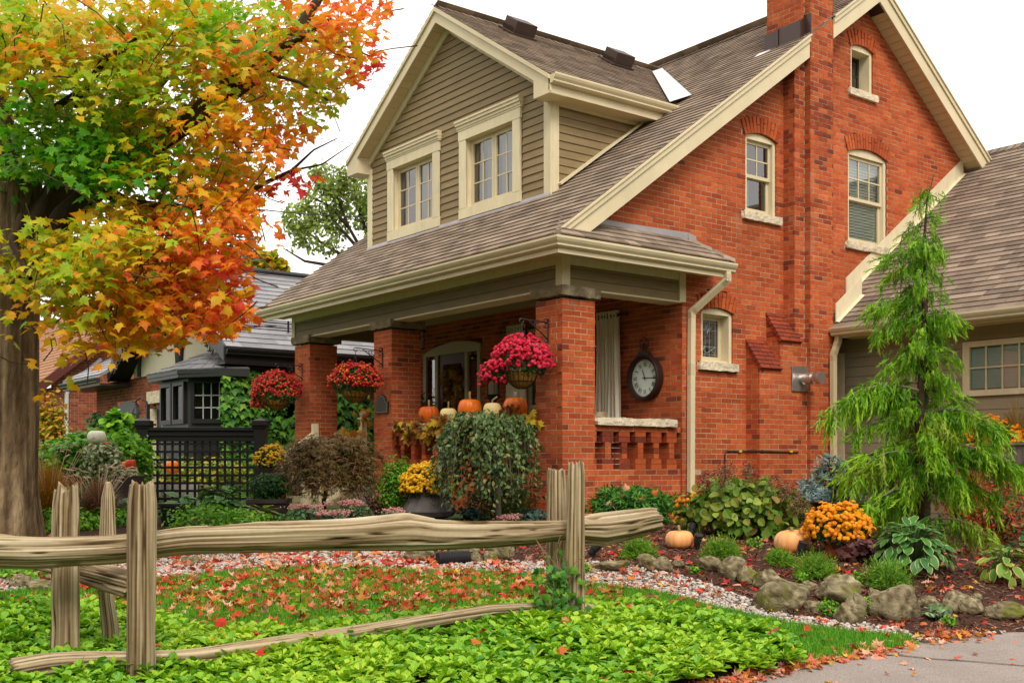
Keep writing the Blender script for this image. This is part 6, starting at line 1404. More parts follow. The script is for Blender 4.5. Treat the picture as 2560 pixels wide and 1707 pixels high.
# ---- weeping nootka cypress
CYP = LM('cypress_spray', [(.04, .12, .006), (.085, .23, .008), (.16, .37, .010), (.30, .51, .016), (.22, .19, .03)], transl=.3)
cb = GPT(2118, 1262); CD = float(rd(cb)[1]); CYT = thing('weeping_cypress', 'tall weeping cypress with hanging bright green sprays in the right bed', 'tree', cb)
CH = (HOR-400*2560/2352)/F_PX*CD+CAMP[2]-cb[2]
trk = [cb-UP*.2, cb+UP*.6+RV*.01, cb+UP*CH*.35-RV*.02, cb+UP*CH*.62+RV*.03, cb+UP*CH*.82+RV*.02, cb+UP*CH*.93+RV*.05, cb+UP*CH+RV*.12]
b = MB(); b.tube(trk, [.085, .07, .05, .03, .016, .008, .003], 9, .4); b.build('trunk', LIMB, CYT, smooth=True)
B = Bulk(); SPR = []
def cyp_branch(f, az, L, rise=.12, first=False):
    if math.cos(az)*RV[0]+math.sin(az)*RV[1] > .25 and f > .42: L *= .62
    p0 = np.array([np.interp(f, [0, .13, .35, .62, .82, .93, 1], [q[i] for q in trk]) for i in range(3)]); dr = np.array([math.cos(az), math.sin(az), 0]); ss = np.linspace(0, 1, 7)
    path = [p0+dr*L*s+UP*(rise*L*math.sin(s*2.1)-.34*L*s**2.4) for s in ss]; b = MB(); b.tube(path, list(np.linspace(.020*max(.4, L), .004, 7)), 5, .75); b.build('branch', mat('cypress_bark', (.16, .115, .085), rough=.9), CYT)
    ns = int(105*L)+8
    for k in range(ns):
        s = rng.uniform(.10, 1.0)**.8; p = np.array([np.interp(s, ss, [q[i] for q in path]) for i in range(3)])+rng.normal(0, .035, 3); SPR.append((p, dr, s, rng.uniform(.6, 1.25)*(.10+.26*min(1, L)*(1-.35*s))))
for k in range(46):
    f = .03+.93*(k/45)**.95; L = 1.12*(1-f)**.72*rng.uniform(.55, 1.1); cyp_branch(f, k*2.399+rng.normal(0, .3), max(.13, L))
for az_, f, L in ((math.atan2(-RV[1], -RV[0]), .66, .60), (math.atan2(-RV[1], -RV[0])+.25, .42, 1.08), (math.atan2(RV[1], RV[0]), .36, .82), (math.atan2(RV[1], RV[0])-.3, .62, .55), (math.atan2(-FV[1], -FV[0]), .34, .75), (math.atan2(-FV[1], -FV[0])-.5, .18, .7), (math.atan2(RV[1], RV[0])-.2, .24, .95), (math.atan2(-RV[1], -RV[0])+.3, .24, .95)): cyp_branch(f, az_, L)
for k in range(40): cyp_branch(rng.uniform(.02, .80), rng.uniform(0, 6.28), .55*(1-rng.uniform(.1, .6)))
P_ = np.array([s[0] for s in SPR]); Ln = np.array([s[3] for s in SPR]); DR = np.array([s[1] for s in SPR]); n = len(P_)
fan = (rng.random(n) < .2)[:, None]; main = unit(np.where(fan, DR*.8-UP*.55, -UP*1.0+DR*.20)+rng.normal(0, .15, (n, 3))); Ln = Ln*rng.uniform(.55, 1.1, n); hue = np.clip(rng.normal(.50, .16, n)+.22*(np.array([s[2] for s in SPR])-.5), 0, .85); brown = np.array([mnoise.noise(Vector(p*2.6)) for p in P_])+rng.normal(0, .12, n) > .30
side = unit(np.cross(main, rng.normal(size=(n, 3)))); nrm = np.cross(side, main)
for k in range(13):
    s = k/13; st = P_+main*(Ln*s)[:, None]; sg = 1 if k % 2 else -1
    dirn = main*1.0+side*sg*.48*(1-.4*s)+rng.normal(0, .16, (n, 3)); l = Ln*(.30*(1-.5*s))+.015; M = frames(nrm+rng.normal(0, .5, (n, 3)), dirn, l); M[:, :, 0] *= 1.35
    B.add(*T_STRIP, M, st, np.where(brown, rng.uniform(.8, 1, n), np.clip(hue+.22*s-.1, 0, .8)))
M = frames(nrm, main, Ln*1.05); M[:, :, 0] *= .5; B.add(*T_STRIP, M, P_, hue)
o = B.build('foliage', CYP, CYT); o['kind'] = 'stuff'
# ---- weeping shrub and laceleaf maple in front of the porch
wd = 12.2; wb = GPT(1146, 1202); wd = float(rd(wb)[1]); WSB = thing('weeping_shrub', 'umbrella-shaped weeping shrub with grey arching twigs and dark leaves before the porch', 'shrub', wb)
topc = SD(1120, 978, wd); b = MB(); b.tube([wb-UP*.1, SD(1143, 1120, wd), SD(1135, 1020, wd), topc], [.04, .036, .032, .028], 8, .8); b.build('trunk', mat('grey_bark', (.20, .16, .12), rough=.9), WSB, smooth=True)
RW = sz(122, wd); LV_ = []; TWG = mat('grey_twig', (.19, .15, .11), rough=.9); HW = (topc-SD(1120, 1185, wd))[2]
for k in range(74):
    az = rng.uniform(0, 6.28); reach = RW*rng.uniform(.45, 1.08); dr = np.array([math.cos(az), math.sin(az), 0]); dropl = HW*rng.uniform(.42, 1.0); ss = np.linspace(0, 1, 9)
    path = [topc+UP*(.05+.05*math.sin(s*3)-dropl*max(0, s-.25)**1.7*1.63)+dr*reach*(1-(1-s)**2.1)+rng.normal(0, .012, 3) for s in ss]
    b = MB(); b.tube(path, list(np.linspace(.013 if k < 18 else .004, .0015, 9)), 5, .8); b.build('twig', TWG, WSB)
    for j in range(95):
        s = rng.uniform(.10, 1); LV_.append((np.array([np.interp(s, ss, [q[i] for q in path]) for i in range(3)])+rng.normal(0, .035, 3), dr))
P_ = np.array([l[0] for l in LV_]); DR = np.array([l[1] for l in LV_]); n = len(P_); B = Bulk()
B.add(*T_OVAL, frames(unit(DR*.8+UP*.35+rng.normal(0, .5, (n, 3))), -UP*.8+DR*.5+rng.normal(0, .55, (n, 3)), rng.uniform(.045, .08, n)), P_, np.clip(rng.beta(1.6, 1.8, n), 0, 1)); o = B.build('foliage', GREEND, WSB); o['kind'] = 'stuff'
jb = GPT(748, 1186); jd = float(rd(jb)[1]); JM = thing('laceleaf_maple', 'low spreading laceleaf maple with bronze feathery leaves by the steps', 'shrub', jb)
b = MB(); b.tube([jb-UP*.1, SD(744, 1150, jd), SD(752, 1110, jd), SD(762, 1070, jd)], [.032, .028, .024, .018], 7, .5); b.build('trunk', LIMB, JM, smooth=True)
top = SD(768, 992, jd); RJ = sz(122, jd); B = Bulk(); PP, DD_ = [], []
for k in range(40):
    az = rng.uniform(0, 6.28); dr = np.array([math.cos(az), math.sin(az), 0]); rch = RJ*rng.uniform(.4, 1.1); ss = np.linspace(0, 1, 6); path = [SD(762, 1072, jd)*(1-s)**3+(1-(1-s)**3)*top*1.+dr*rch*s**.8-UP*(1-(1-s)**3)*0-UP*sz(128, jd)*s**2.3*rng.uniform(.7, 1.1) for s in ss]
    b = MB(); b.tube(path, list(np.linspace(.012, .003, 6)), 4, .5); b.build('twig', LIMB, JM)
    for j in range(120):
        s = rng.uniform(.3, 1.05); PP.append(np.array([np.interp(s, ss, [q[i] for q in path]) for i in range(3)])+rng.normal(0, .065, 3)); DD_.append(dr)
PP, DD_ = np.array(PP), np.array(DD_); n = len(PP); hb = np.clip(rng.normal(.45, .25, n), 0, 1)
for k in range(6): 
    yd = DD_*.6-UP*.55+rng.normal(0, .25, (n, 3))+np.cross(DD_, UP)*(k-2.5)*.34; B.add(*T_STRIP, frames(UP*.8+DD_*.4+rng.normal(0, .3, (n, 3)), yd, rng.uniform(.06, .10, n)), PP, hb)
o = B.build('foliage', JMAP, JM); o['kind'] = 'stuff'
# ---- heather clumps
def heather(x, y, wpx, hpx, label):
    r, d = G(x, y+hpx*.45); base = gpt(r, d); R_ = sz(wpx, d)*.56; H = sz(hpx, d)*1.0; t = thing('heather_clump', label, 'shrub', base, 'heather clumps in the bed'); B = Bulk(); n = 950
    q = unit(rng.normal(size=(n, 3))*[1, 1, .7]+[0, 0, .55]); q[:, 2] = np.abs(q[:, 2]); l = rng.uniform(.55, 1.05, n); tip = base+q*[R_, R_, H]*l[:, None]*rng.uniform(.75, 1.12, (n, 1)); st = base+q*[R_, R_, H]*(l*.45)[:, None]; hu = np.clip(rng.normal(.5, .2, n), 0, 1)
    for k in range(7):
        s = k/7; p = st+(tip-st)*s; B.add(*T_STRIP, frames(rng.normal(size=(n, 3)), unit(tip-st)+UP*.35+rng.normal(0, .38, (n, 3)), rng.uniform(.022, .04, n)*1.1), p, np.clip(hu-.25+.45*s, 0, 1))
    o = B.build('foliage', HEATH, t); o['kind'] = 'stuff'
for a in ((1466, 1256, 92, 58, 'heather clump under the end of the top rail'), (1656, 1256, 100, 62, 'heather clump right of the small round pumpkin'), (1792, 1278, 74, 46, 'small heather clump in front of the big pumpkin'), (1872, 1294, 112, 70, 'heather clump below the orange mum, right of the big pumpkin'), (2036, 1312, 128, 84, 'largest heather clump, in front of the variegated hosta')): heather(*a)
# ---- hostas, leaf by leaf
HOS = LM('hosta_leaf', [(.02, .09, .02), (.04, .16, .025), (.08, .24, .03), (.40, .46, .20), (.62, .62, .40)], transl=.25)
HOSY = LM('hosta_leaf_faded', [(.05, .16, .02), (.12, .26, .03), (.30, .36, .05), (.55, .45, .10), (.62, .58, .34)], transl=.25)
def hosta_mesh(m, k, white=.72):
    ys = np.array([0, .15, .35, .55, .75, .9, 1.0]); hw = np.array([.02, .19, .27, .27, .20, .09, .0]); V = []; R_ = []; F_ = []; wob = rng.normal(0, .012, (7, 2))
    cv_ = rng.uniform(.15, .5)
    for i, (y, w_) in enumerate(zip(ys, hw)):
        z = -cv_*y*y*.6+.1*y
        for j, x in enumerate((-1, -.70, 0, .70, 1)):
            V.append((x*w_+wob[i, 0 if x < 0 else 1]*(abs(x) > .9), y, z+.10*abs(x)*w_*3*.4+(.02*math.sin(i*2.3+k) if abs(x) > .9 else 0))); R_.append((.20+.12*(k % 3)) if abs(x) < .8 else white+.2)
    for i in range(6):
        for j in range(4): F_.append((i*5+j, i*5+j+1, (i+1)*5+j+1, (i+1)*5+j))
    return mesh_np('leaf', np.array(V), [q for f in F_ for q in f], np.arange(len(F_))*4, np.full(len(F_), 4), np.array(R_), m, True)
def hosta(x, y, wpx, hpx, n, label, m=HOS, white=.72, leaf=.14, group='variegated hostas'):
    r, d = G(x, y); base = gpt(r, d); R_ = sz(wpx, d)/2; H = sz(hpx, d)*1.0; t = thing('hosta', label, 'plant', base, group); MS = [hosta_mesh(m, k, white) for k in range(6)]; B = MB()
    for k in range(n):
        f = (k+.5)/n; az = k*2.399+rng.normal(0, .3); rr = R_*math.sqrt(f)*.95; h = H*(1-.75*f**1.4)*rng.uniform(.8, 1.1); dr = np.array([math.cos(az), math.sin(az), 0]); p = base+dr*rr*.75+UP*h; el = .25-1.35*f+rng.normal(0, .15)
        yd = dr*math.cos(el)+UP*math.sin(el); nz = UP*math.cos(el)-dr*math.sin(el)+rng.normal(0, .15, 3); M = frames(nz[None], yd[None]+rng.normal(0, .15, (1, 3)))[0]; o = link('leaf', MS[k % 6], t, poff(t)+Vector(p)); o.rotation_euler = Matrix(M.tolist()).to_euler(); s = leaf*rng.uniform(.75, 1.2); o.scale = (s, s, s)
        B.tube([base+dr*.02, base+dr*rr*.4+UP*h*.7, p], .004, 4, .3)
    B.build('stems', STEM, t)
hosta(2092, 1308, 225, 100, 150, 'large hosta with cream-edged leaves at the foot of the weeping cypress')
hosta(2305, 1338, 130, 78, 42, 'yellowing hosta at the right edge of the mulch bed', HOSY, .75, .15)
hosta(2345, 1290, 90, 50, 22, 'pale hosta half out of frame behind the yellowing one', HOS, .7, .15)
hosta(505, 1186, 110, 62, 60, 'cream-edged hosta in front of the black lattice', HOS, .62, .22); hosta(418, 1185, 70, 44, 30, 'smaller cream-edged hosta above the stacked black pots', HOS, .62, .2); hosta(300, 1200, 60, 60, 26, 'hosta half hidden behind the crooked post', HOS, .66, .2); hosta(602, 1200, 60, 34, 26, 'pale lime hosta below the lattice beside the boxwood pot', HOSY, .5, .17)
# ---- right bed
def at(x, y): r, d = G(x, y); return gpt(r, d), d
bs, d = at(1452, 1205); shrub('yew_shrub', 'spreading dark green yew with leaves caught in it beside the brick column', bs, sz(104, d), sz(46, d), sz(40, d), 8000, YEW, .075, tmpl=T_NEED, ry=.42, inner=.35, lump=.35)
B = Bulk(); pp = np.array([SD(x, y, d-.42) for x, y in ((1398, 1152), (1406, 1162), (1430, 1142), (1478, 1150), (1500, 1135), (1440, 1125))]); V, F_, tp = maple_template(.3); B.add(V, F_, frames(-FV+rng.normal(0, .5, (6, 3)), None, .085), pp, rng.uniform(.4, .8, 6)); o = B.build('leaves', LITTER); o['kind'] = 'stuff'; tag(o, 'pale pink maple leaves caught on the dark yew shrub', 'leaves')
HYD = LM('hydrangea_leaf', [(.04, .09, .012), (.08, .17, .018), (.15, .26, .025), (.28, .36, .05), (.24, .12, .03)])
HYF = mat('faded_flower', [(.10, .04, .026), (.18, .075, .045), (.22, .12, .06), (.30, .13, .075)], rough=.9)
bs, d = at(1700, 1235); HYT = shrub('hydrangea', 'leggy hydrangea with faded brown flower heads under the chimney shoulder', bs, sz(92, d), sz(66, d), sz(70, d), 1500, HYD, .095, tmpl=T_WIDE, ry=.5, stems=26, inner=.5, lump=.6, droop=.5, upb=.3)
shrub('hydrangea', '', bs+RV*.42+FV*.2, sz(62, d), sz(54, d), sz(55, d), 600, HYD, .085, tmpl=T_WIDE, ry=.4, stems=10, parent=HYT)
for x, y in ((1602, 1108), (1612, 1098), (1640, 1088), (1660, 1082), (1700, 1078), (1706, 1090), (1650, 1100), (1760, 1106), (1790, 1120), (1812, 1140), (1808, 1160), (1832, 1165), (1795, 1175), (1780, 1130), (1820, 1210)):
    c = SD(x, y, d+rng.uniform(-.2, .2)); B = Bulk(); n = 150; q = unit(rng.normal(size=(n, 3))); c = c-FV*.35; P_ = c+q*[.075, .075, .10]*rng.uniform(.6, 1, (n, 1)); B.add(*T_DIA, frames(q+rng.normal(0, .4, (n, 3)), None, .03), P_, rng.random(n)); o = B.build('flower_head', HYF, HYT); o['kind'] = 'stuff'
NAST = mat('orange_bloom', [(.70, .16, .006), (.78, .26, .008), (.80, .36, .01)], rough=.6, transl=.25)
bs, d = at(1588, 1222); t = shrub('lantern_plant', 'leafy plant with orange lantern blooms right of the yew', bs, sz(42, d), sz(48, d), sz(42, d), 240, HYD, .08, tmpl=T_WIDE, cat='plant', stems=8); P_, q = dome_points(46, bs+UP*sz(42, d), sz(44, d), sz(48, d), -.5); B = Bulk(); B.add(*T_FLW, frames(q-FV*.4, None, .055), P_-FV*.05, rng.random(len(P_))); o = B.build('flowers', NAST, t); o['kind'] = 'stuff'
BSP = mat('blue_spruce_needle', [(.045, .10, .085), (.09, .17, .14), (.16, .26, .22), (.24, .34, .30)], rough=.7)
bs = gpt(*[(1905*2560/2352-CX)/F_PX*13.4, 13.4]); spruce('blue_spruce', 'open blue spruce sapling against the downspout and brick wall', bs, sz(165, 13.4)+.05, .62, 420, BSP, .085, None, lab_cat='shrub', tiers=10, droop=.0, up=.35)
bs, d = at(1920, 1228); d += .5; shrub('dwarf_spruce', 'dense silver-blue dwarf spruce mound behind the orange mum', bs+FV*.5, sz(92, d), sz(44, d), sz(62, d), 4200, mat('silver_needle', [(.14, .23, .21), (.25, .35, .34), (.36, .46, .45)], rough=.7), .06, tmpl=T_NEED, ry=.45, lump=.5)
bs, d = at(1925, 1280); mt = thing('potted_mum', 'large domed orange chrysanthemum in a terracotta pot in the right bed', 'flower', bs); b = MB(); b.lathe([(.10, 0), (.13, .14), (.145, .14), (.145, .17), (.12, .17)], bs-UP*.02, 16, .5); b.build('pot', mat('terracotta', (.42, .12, .045), rough=.85), mt, smooth=False)
mum(mt, bs+UP*(sz(60, d)), sz(70, d), sz(58, d), 520, .050, OMUM, 700, zmin=-.22, cv=(.15, .55), centre=.55)
HEU = LM('heuchera_leaf', [(.06, .018, .018), (.11, .03, .028), (.16, .06, .05), (.20, .10, .085)], transl=.2)
bs, d = at(1968, 1292); shrub('heuchera', 'purple-bronze coral bells below the orange mum', bs, sz(44, d), sz(34, d), sz(32, d), 130, HEU, .095, tmpl=(MV*[1, .9, 1], MF), cat='plant', stems=8, lump=.3)
bs, d = at(1716, 1338); shrub('heuchera', 'small dark purple seedling among the edging rocks', bs, sz(22, d), sz(16, d), sz(14, d), 46, LM('dark_purple', [(.03, .008, .018), (.07, .018, .035)]), .06, tmpl=T_WIDE, cat='plant', stems=3)
RED = LM('autumn_shrub_leaf', [(.07, .12, .015), (.22, .16, .02), (.40, .10, .02), (.45, .04, .02), (.35, .22, .05)])
bs = gpt((2290*2560/2352-CX)/F_PX*12.2, 12.2); shrub('autumn_shrub', 'loose red and yellow shrub under the garage flower box', bs, sz(90, 12.2), sz(80, 12.2), sz(76, 12.2), 1500, RED, .05, ry=.5, stems=20, lump=.5)
bs = gpt((2215*2560/2352-CX)/F_PX*13.2, 13.2); shrub('autumn_shrub', 'red-tipped shrub glowing behind the weeping cypress', bs, sz(60, 13), sz(70, 13), sz(90, 13), 900, RED, .05, ry=.4, stems=14, lump=.5, cv=(.3, 1))
GRO = mat('orange_grass', [(.30, .24, .02), (.45, .22, .02), (.50, .13, .02), (.20, .26, .03)], rough=.7, transl=.3)
def grass_clump(name, label, base, R_, H, n, m, plume=None, np_=0, cat='grass', arch=.55, wid=1.):
    t = thing(name, label, cat, base, None); B = Bulk(); az = rng.uniform(0, 6.28, n); dr = np.stack([np.cos(az), np.sin(az), np.zeros(n)], 1); ln = rng.uniform(.55, 1.05, n); out = rng.uniform(.15, 1, n); hu = rng.random(n); prev = base+dr*.03
    for k in range(5):
        s0, s1 = k/5, (k+1)/5; f = lambda s: base+dr*(R_*out*s**1.3)[:, None]+UP*(H*ln*(s-arch*out*s**2.6))[:, None]
        a_, b_ = f(s0), f(s1); dv = b_-a_; l = np.linalg.norm(dv, axis=1); M = frames(np.cross(dv, np.cross(UP, dr))+1e-6, dv, l); wv = .009*wid*(1-.8*s0); M[:, :, 0] = unit(M[:, :, 0])*wv
        B.add(np.array([[-.5, 0, 0], [.5, 0, 0], [.42, 1.02, 0], [-.42, 1.02, 0]]), [(0, 1, 2, 3)], M, a_, hu)
    o = B.build('blades', m, t); o['kind'] = 'stuff'
    if np_:
        for k in range(np_):
            az = rng.uniform(0, 6.28); d_ = np.array([math.cos(az), math.sin(az), 0]); p1 = base+d_*R_*rng.uniform(.2, .9)+UP*H*rng.uniform(.85, 1.15); p2 = p1+d_*.12+UP*rng.uniform(-.04, .06); b = MB(); b.tube([base+d_*.03, (base+p1)/2+UP*H*.12, p1], .003, 4, .4); b.tube([p1, p1*.7+p2*.3, p1*.3+p2*.7+UP*.01, p2], [.004, .008, .008, .002], 6, random.random(), jit=.3); b.build('plume', plume, t)
    return t
PLUME = mat('grass_plume', [(.45, .30, .20), (.60, .44, .30), (.66, .52, .38)], rough=.9)
bs = gpt((2185*2560/2352-CX)/F_PX*12.9, 12.9); grass_clump('ornamental_grass', 'orange-tinged ornamental grass right of the cypress trunk', bs+RV*.25, .45, 1.0, 420, GRO)
for i, (x, y, s, lb) in enumerate(((2150, 1416, 26, 'woolly grey-green seedling at the driveway corner of the bed'), (1945, 1410, 34, 'mossy green sprouts along the gravel under the rounded boulder'), (2075, 1345, 24, 'tiny bright sprouts above the tall leaning boulder'), (1595, 1312, 16, 'tiny green tuft between mossy rock and pitted rock'), (1345, 1310, 22, 'little green weed at the slab right of the paired posts'), (2180, 1432, 22, 'thin weeds at the driveway edge beyond the woolly seedling'), (1840, 1330, 24, 'low green filler behind the heather below the orange mum'), (1985, 1395, 40, 'low bright sprouts at the gravel edge between two boulders'), (1905, 1400, 40, 'feathery sprouts in front of the rounded boulder'), (2030, 1410, 26, 'fresh green sprouts beside the tall leaning boulder'), (1968, 1330, 28, 'bright columbine seedling left of the largest heather'), (1620, 1250, 0, ''), (1735, 1250, 30, 'leafy green filler between pumpkin and hydrangea'), (1775, 1225, 40, 'ferny green filler behind the big pumpkin'))):
    if not s: continue
    bs, d = at(x, y+s*.4); shrub('seedling', lb, bs, sz(s*.7, d), sz(s*.55, d), sz(s*.4, d), 90 if s < 36 else 170, GREENB if i else LM('woolly_leaf', [(.22, .32, .16), (.34, .44, .24)]), .035 if i else .085, tmpl=T_OVAL, cat='plant', stems=5, updir=.9)
# ---- front of the porch
bs, d = at(985, 1196); PLAN = thing('potted_mum', 'yellow chrysanthemum in a big faceted grey planter before the porch', 'flower', bs); b = MB(); b.lathe([(.12, 0), (.30, .06), (.34, .12), (.24, .30), (.25, .33), (.20, .33)], bs, 12, .5); b.build('pot', mat('grey_planter', (.10, .085, .085), rough=.7, noise=(6, .3)), PLAN)
mum(PLAN, bs+UP*.42, sz(60, d), sz(50, d), 1500, .042, YMUM, 500, zmin=-.2)
bs = gpt((918*2560/2352-CX)/F_PX*14.0, 14.0); shrub('shrub', 'fresh green shrub with red leaves caught in it below the porch rail', bs, .30, .40, .36, 2600, GREENB, .045, stems=16, lump=.5, cv=(0, .6))
bs, d = at(1150, 1198); d += .5; shrub('boxwood_hedge', 'clipped dark boxwood hedge behind the weeping shrub', bs+FV*.5, sz(96, d), sz(46, d), sz(40, d), 5200, BOX_, .03, ry=.35, stems=0, lump=.12)
IVB = LM('blue_ivy', [(.015, .05, .04), (.03, .08, .06), (.06, .12, .09)])
for x, y, s, lb in ((1225, 1195, 34, 'blue-green ivy tuft at the foot of the brick corner column'), (1080, 1190, 30, 'low green leaves between planter and weeping shrub'), (890, 1110, 30, 'ivy climbing the middle column near the stair post')): bs, d = at(x, y+8); shrub('ivy', lb, bs, sz(s, d), sz(s*.7, d), sz(s*.4, d), 160, IVB, .06, tmpl=(MV, MF), cat='ivy', stems=4)
SED = mat('sedum_flower', [(.42, .16, .15), (.55, .26, .24), (.62, .36, .32), (.40, .10, .08)], rough=.8); SEDL = LM('sedum_leaf', [(.05, .12, .05), (.09, .19, .08), (.14, .26, .10)])
def sedum(x, y, wpx, hpx, label, nh=9):
    bs, d = at(x, y+hpx*.4); R_, H = sz(wpx, d)/2, sz(hpx, d); t = shrub('sedum', label, bs, R_, H*.5, H*.4, 130, SEDL, .06, cat='plant', stems=10, group='pink sedums along the bed front')
    for k in range(nh):
        c = bs+np.array([rng.normal(0, R_*.55), rng.normal(0, R_*.4), 0])+UP*H*rng.uniform(.75, 1.05); n = 34; q = rng.normal(0, 1, (n, 3))*[.045, .045, .014]; B = Bulk(); B.add(IV, IF, frames(rng.normal(size=(n, 3)), None, .010), c+q, rng.random(n)); o = B.build('flower_head', SED, t); o['kind'] = 'stuff'
for a in ((700, 1182, 80, 40, 'pink sedum below the laceleaf maple trunk'), (810, 1178, 70, 46, 'pale pink sedum right of the laceleaf trunk', 12), (770, 1192, 60, 26, 'low pink sedum just above the top rail, left of its hump'), (965, 1168, 70, 56, 'tall rusty pink sedum in front of the grey planter', 13), (905, 1188, 60, 30, 'rusty sedum above the hump of the top rail'), (1180, 1196, 50, 18, 'low rusty sedum under the weeping shrub'), (870, 1170, 50, 40, 'greenish sedum beside the astilbe')): sedum(*a)
AST = mat('astilbe_plume', [(.22, .10, .06), (.34, .18, .11), (.44, .26, .17)], rough=.9)
bs, d = at(880, 1190); t = shrub('astilbe', 'dry pinkish astilbe plumes between laceleaf maple and planter', bs, sz(50, d), sz(40, d), sz(40, d), 800, AST, .035, tmpl=T_DIA, cat='plant', stems=24, lump=.6)
# young sapling on the lawn edge
bs, d = at(690, 1432); t = thing('sapling', 'small pale green sapling at the lawn edge above the lower rail', 'plant', bs); b = MB(); b.tube([bs, bs+UP*.14, bs+UP*.24], [.004, .003, .002], 5); b.build('stem', LIMB, t); B = Bulk(); P_ = bs+UP*rng.uniform(.10, .24, (12, 1)); B.add(*T_OVAL, frames(UP+rng.normal(0, .5, (12, 3)), rng.normal(0, 1, (12, 3))+UP*.5, .085), P_, rng.uniform(.7, 1, 12)); B.build('leaves', GREENB, t)['kind'] = 'stuff'
# vine on the right posts
VINE = thing('vine', 'ivy vine and dry stems climbing the paired right posts', 'vine', pd(1290, 1420, 7.55)); b = MB(); P0 = []
for k in range(9):
    pts = [pd(1268+rng.uniform(-10, 46), 1425, 7.6)]
    for s in range(6): pts.append(pts[-1]+UP*rng.uniform(.05, .13)+RV*rng.normal(0, .035)+FV*rng.normal(-.003, .02))
    b.tube(pts, .0035, 4, .5); P0 += pts
b.build('stems', mat('dry_stem', (.22, .13, .07), rough=.9), VINE); P0 = np.array([p for p in P0 if p[2] < .62]); P_ = np.repeat(P0, 5, 0)+rng.normal(0, .05, (len(P0)*5, 3)); B = Bulk(); V, F_, tp = maple_template(.2); B.add(V, F_, frames(-FV+UP*.4+rng.normal(0, .5, P_.shape), rng.normal(0, 1, P_.shape)-UP, rng.uniform(.04, .065, len(P_))), P_, rng.random(len(P_))); B.build('foliage', IVY, VINE)['kind'] = 'stuff'
# ---- ivy on the neighbour's walls
def ivy_wall(label, o, u, n_, ext, n, size, m=IVY, shape=None):
    o = np.asarray(o, float); q = rng.random((n*2, 2)); k = np.array([mnoise.noise(Vector((a*2.3+o[0], b*2.6, 3.)))+.35*(1-abs(2*a-1))+.25*(1-b) > -.08 for a, b in q]); q = q[k][:n]; P_ = o+np.outer(q[:, 0]*ext[0], u)+np.outer(q[:, 1]*ext[1], UP)+np.outer(rng.uniform(.02, .22, len(q)), n_); n = len(q)
    B = Bulk(); V, F_, tp = maple_template(.2); B.add(V*[1.1, 1, 1], F_, frames(n_*.8+UP*.45+rng.normal(0, .3, (n, 3)), -UP+rng.normal(0, .35, (n, 3)), rng.uniform(.7, 1.3, n)*size), P_, np.clip(rng.normal(.5, .25, n), 0, 1)); o_ = B.build('ivy', m, base=o); tag(o_, label, 'ivy', 'ivy on the neighbouring house')
SX = np.array([1., 0, 0]); SN = np.array([0, -1., 0]); FU = np.array([0, -1., 0]); FN = np.array([-1., 0, 0])
p = onA(505, 1010, 10.35); ivy_wall('thick ivy covering the wall between bay window and left porch column', (-.05, 10.30, .6), SX, SN, (2.1, 2.6), 2300, .15)
ivy_wall('ivy curtain seen between the left and middle porch columns', (2.2, 10.30, .6), SX, SN, (4.4, 2.2), 2800, .16)
p = onB(265, 1000, .3); ivy_wall('ivy patch on the brick left of the arched black window', (.35, p[1]+1.9, .7), FU, FN, (1.9, 1.9), 800, .15)
# ---- left garden
YS = LM('golden_shrub_leaf', [(.16, .22, .01), (.38, .32, .015), (.55, .32, .02), (.55, .18, .02)])
def gpx(x, d): return gpt((x*2560/2352-CX)/F_PX*d, d)
shrub('golden_shrub', 'golden yellow shrub between maple trunk and pale downspout', gpx(112, 17.5), sz(42, 17.5), sz(100, 17.5), sz(150, 17.5), 1500, YS, .09, lump=.5, stems=20)
shrub('green_maple', 'lush green cutleaf maple with tiered foliage left of the lattice', gpx(185, 15.5), sz(84, 15.5), sz(48, 15.5), sz(130, 15.5), 3200, GREENB, .075, tmpl=(MV, MF), lump=.7, stems=20, cv=(0, .55), upb=1.)
shrub('green_shrub', 'bright green shrub against the left lattice post', gpx(296, 15.6), sz(52, 15.6), sz(66, 15.6), sz(118, 15.6), 2000, GREENB, .08, lump=.5, stems=20, cv=(.2, .9))
shrub('green_shrub', 'leafy green vine shrub below the post lamp', gpx(272, 17.2), sz(34, 17.2), sz(40, 17.2), sz(175, 17.2), 700, GREENB, .12, tmpl=T_WIDE, lump=.5, stems=12)
VAR = LM('variegated_ivy_leaf', [(.03, .10, .02), (.10, .20, .05), (.45, .45, .24), (.60, .58, .38)])
shrub('variegated_ivy', 'cream variegated ivy spilling from a black pot left of the lattice', gpx(280, 14.6), sz(40, 14.6), sz(50, 14.6), sz(72, 14.6), 800, VAR, .06, cat='ivy', droop=1., lump=.4)
shrub('variegated_ivy', 'grey variegated foliage around the white pumpkin', gpx(238, 14.8), sz(46, 14.8), sz(54, 14.8), sz(112, 14.8), 1500, VAR, .07, cat='ivy', lump=.4)
grass_clump('ornamental_grass', 'orange fountain grass beside the maple trunk', gpx(112, 12.6), .52, .90, 1500, GRO, PLUME, 16)
grass_clump('fountain_grass', 'purple fountain grass with tan plumes behind the left posts', gpx(226, 13.0), .46, .62, 1500, mat('purple_grass', [(.16, .035, .03), (.28, .09, .06), (.33, .19, .10), (.24, .22, .06)], rough=.7, transl=.3), PLUME, 34)
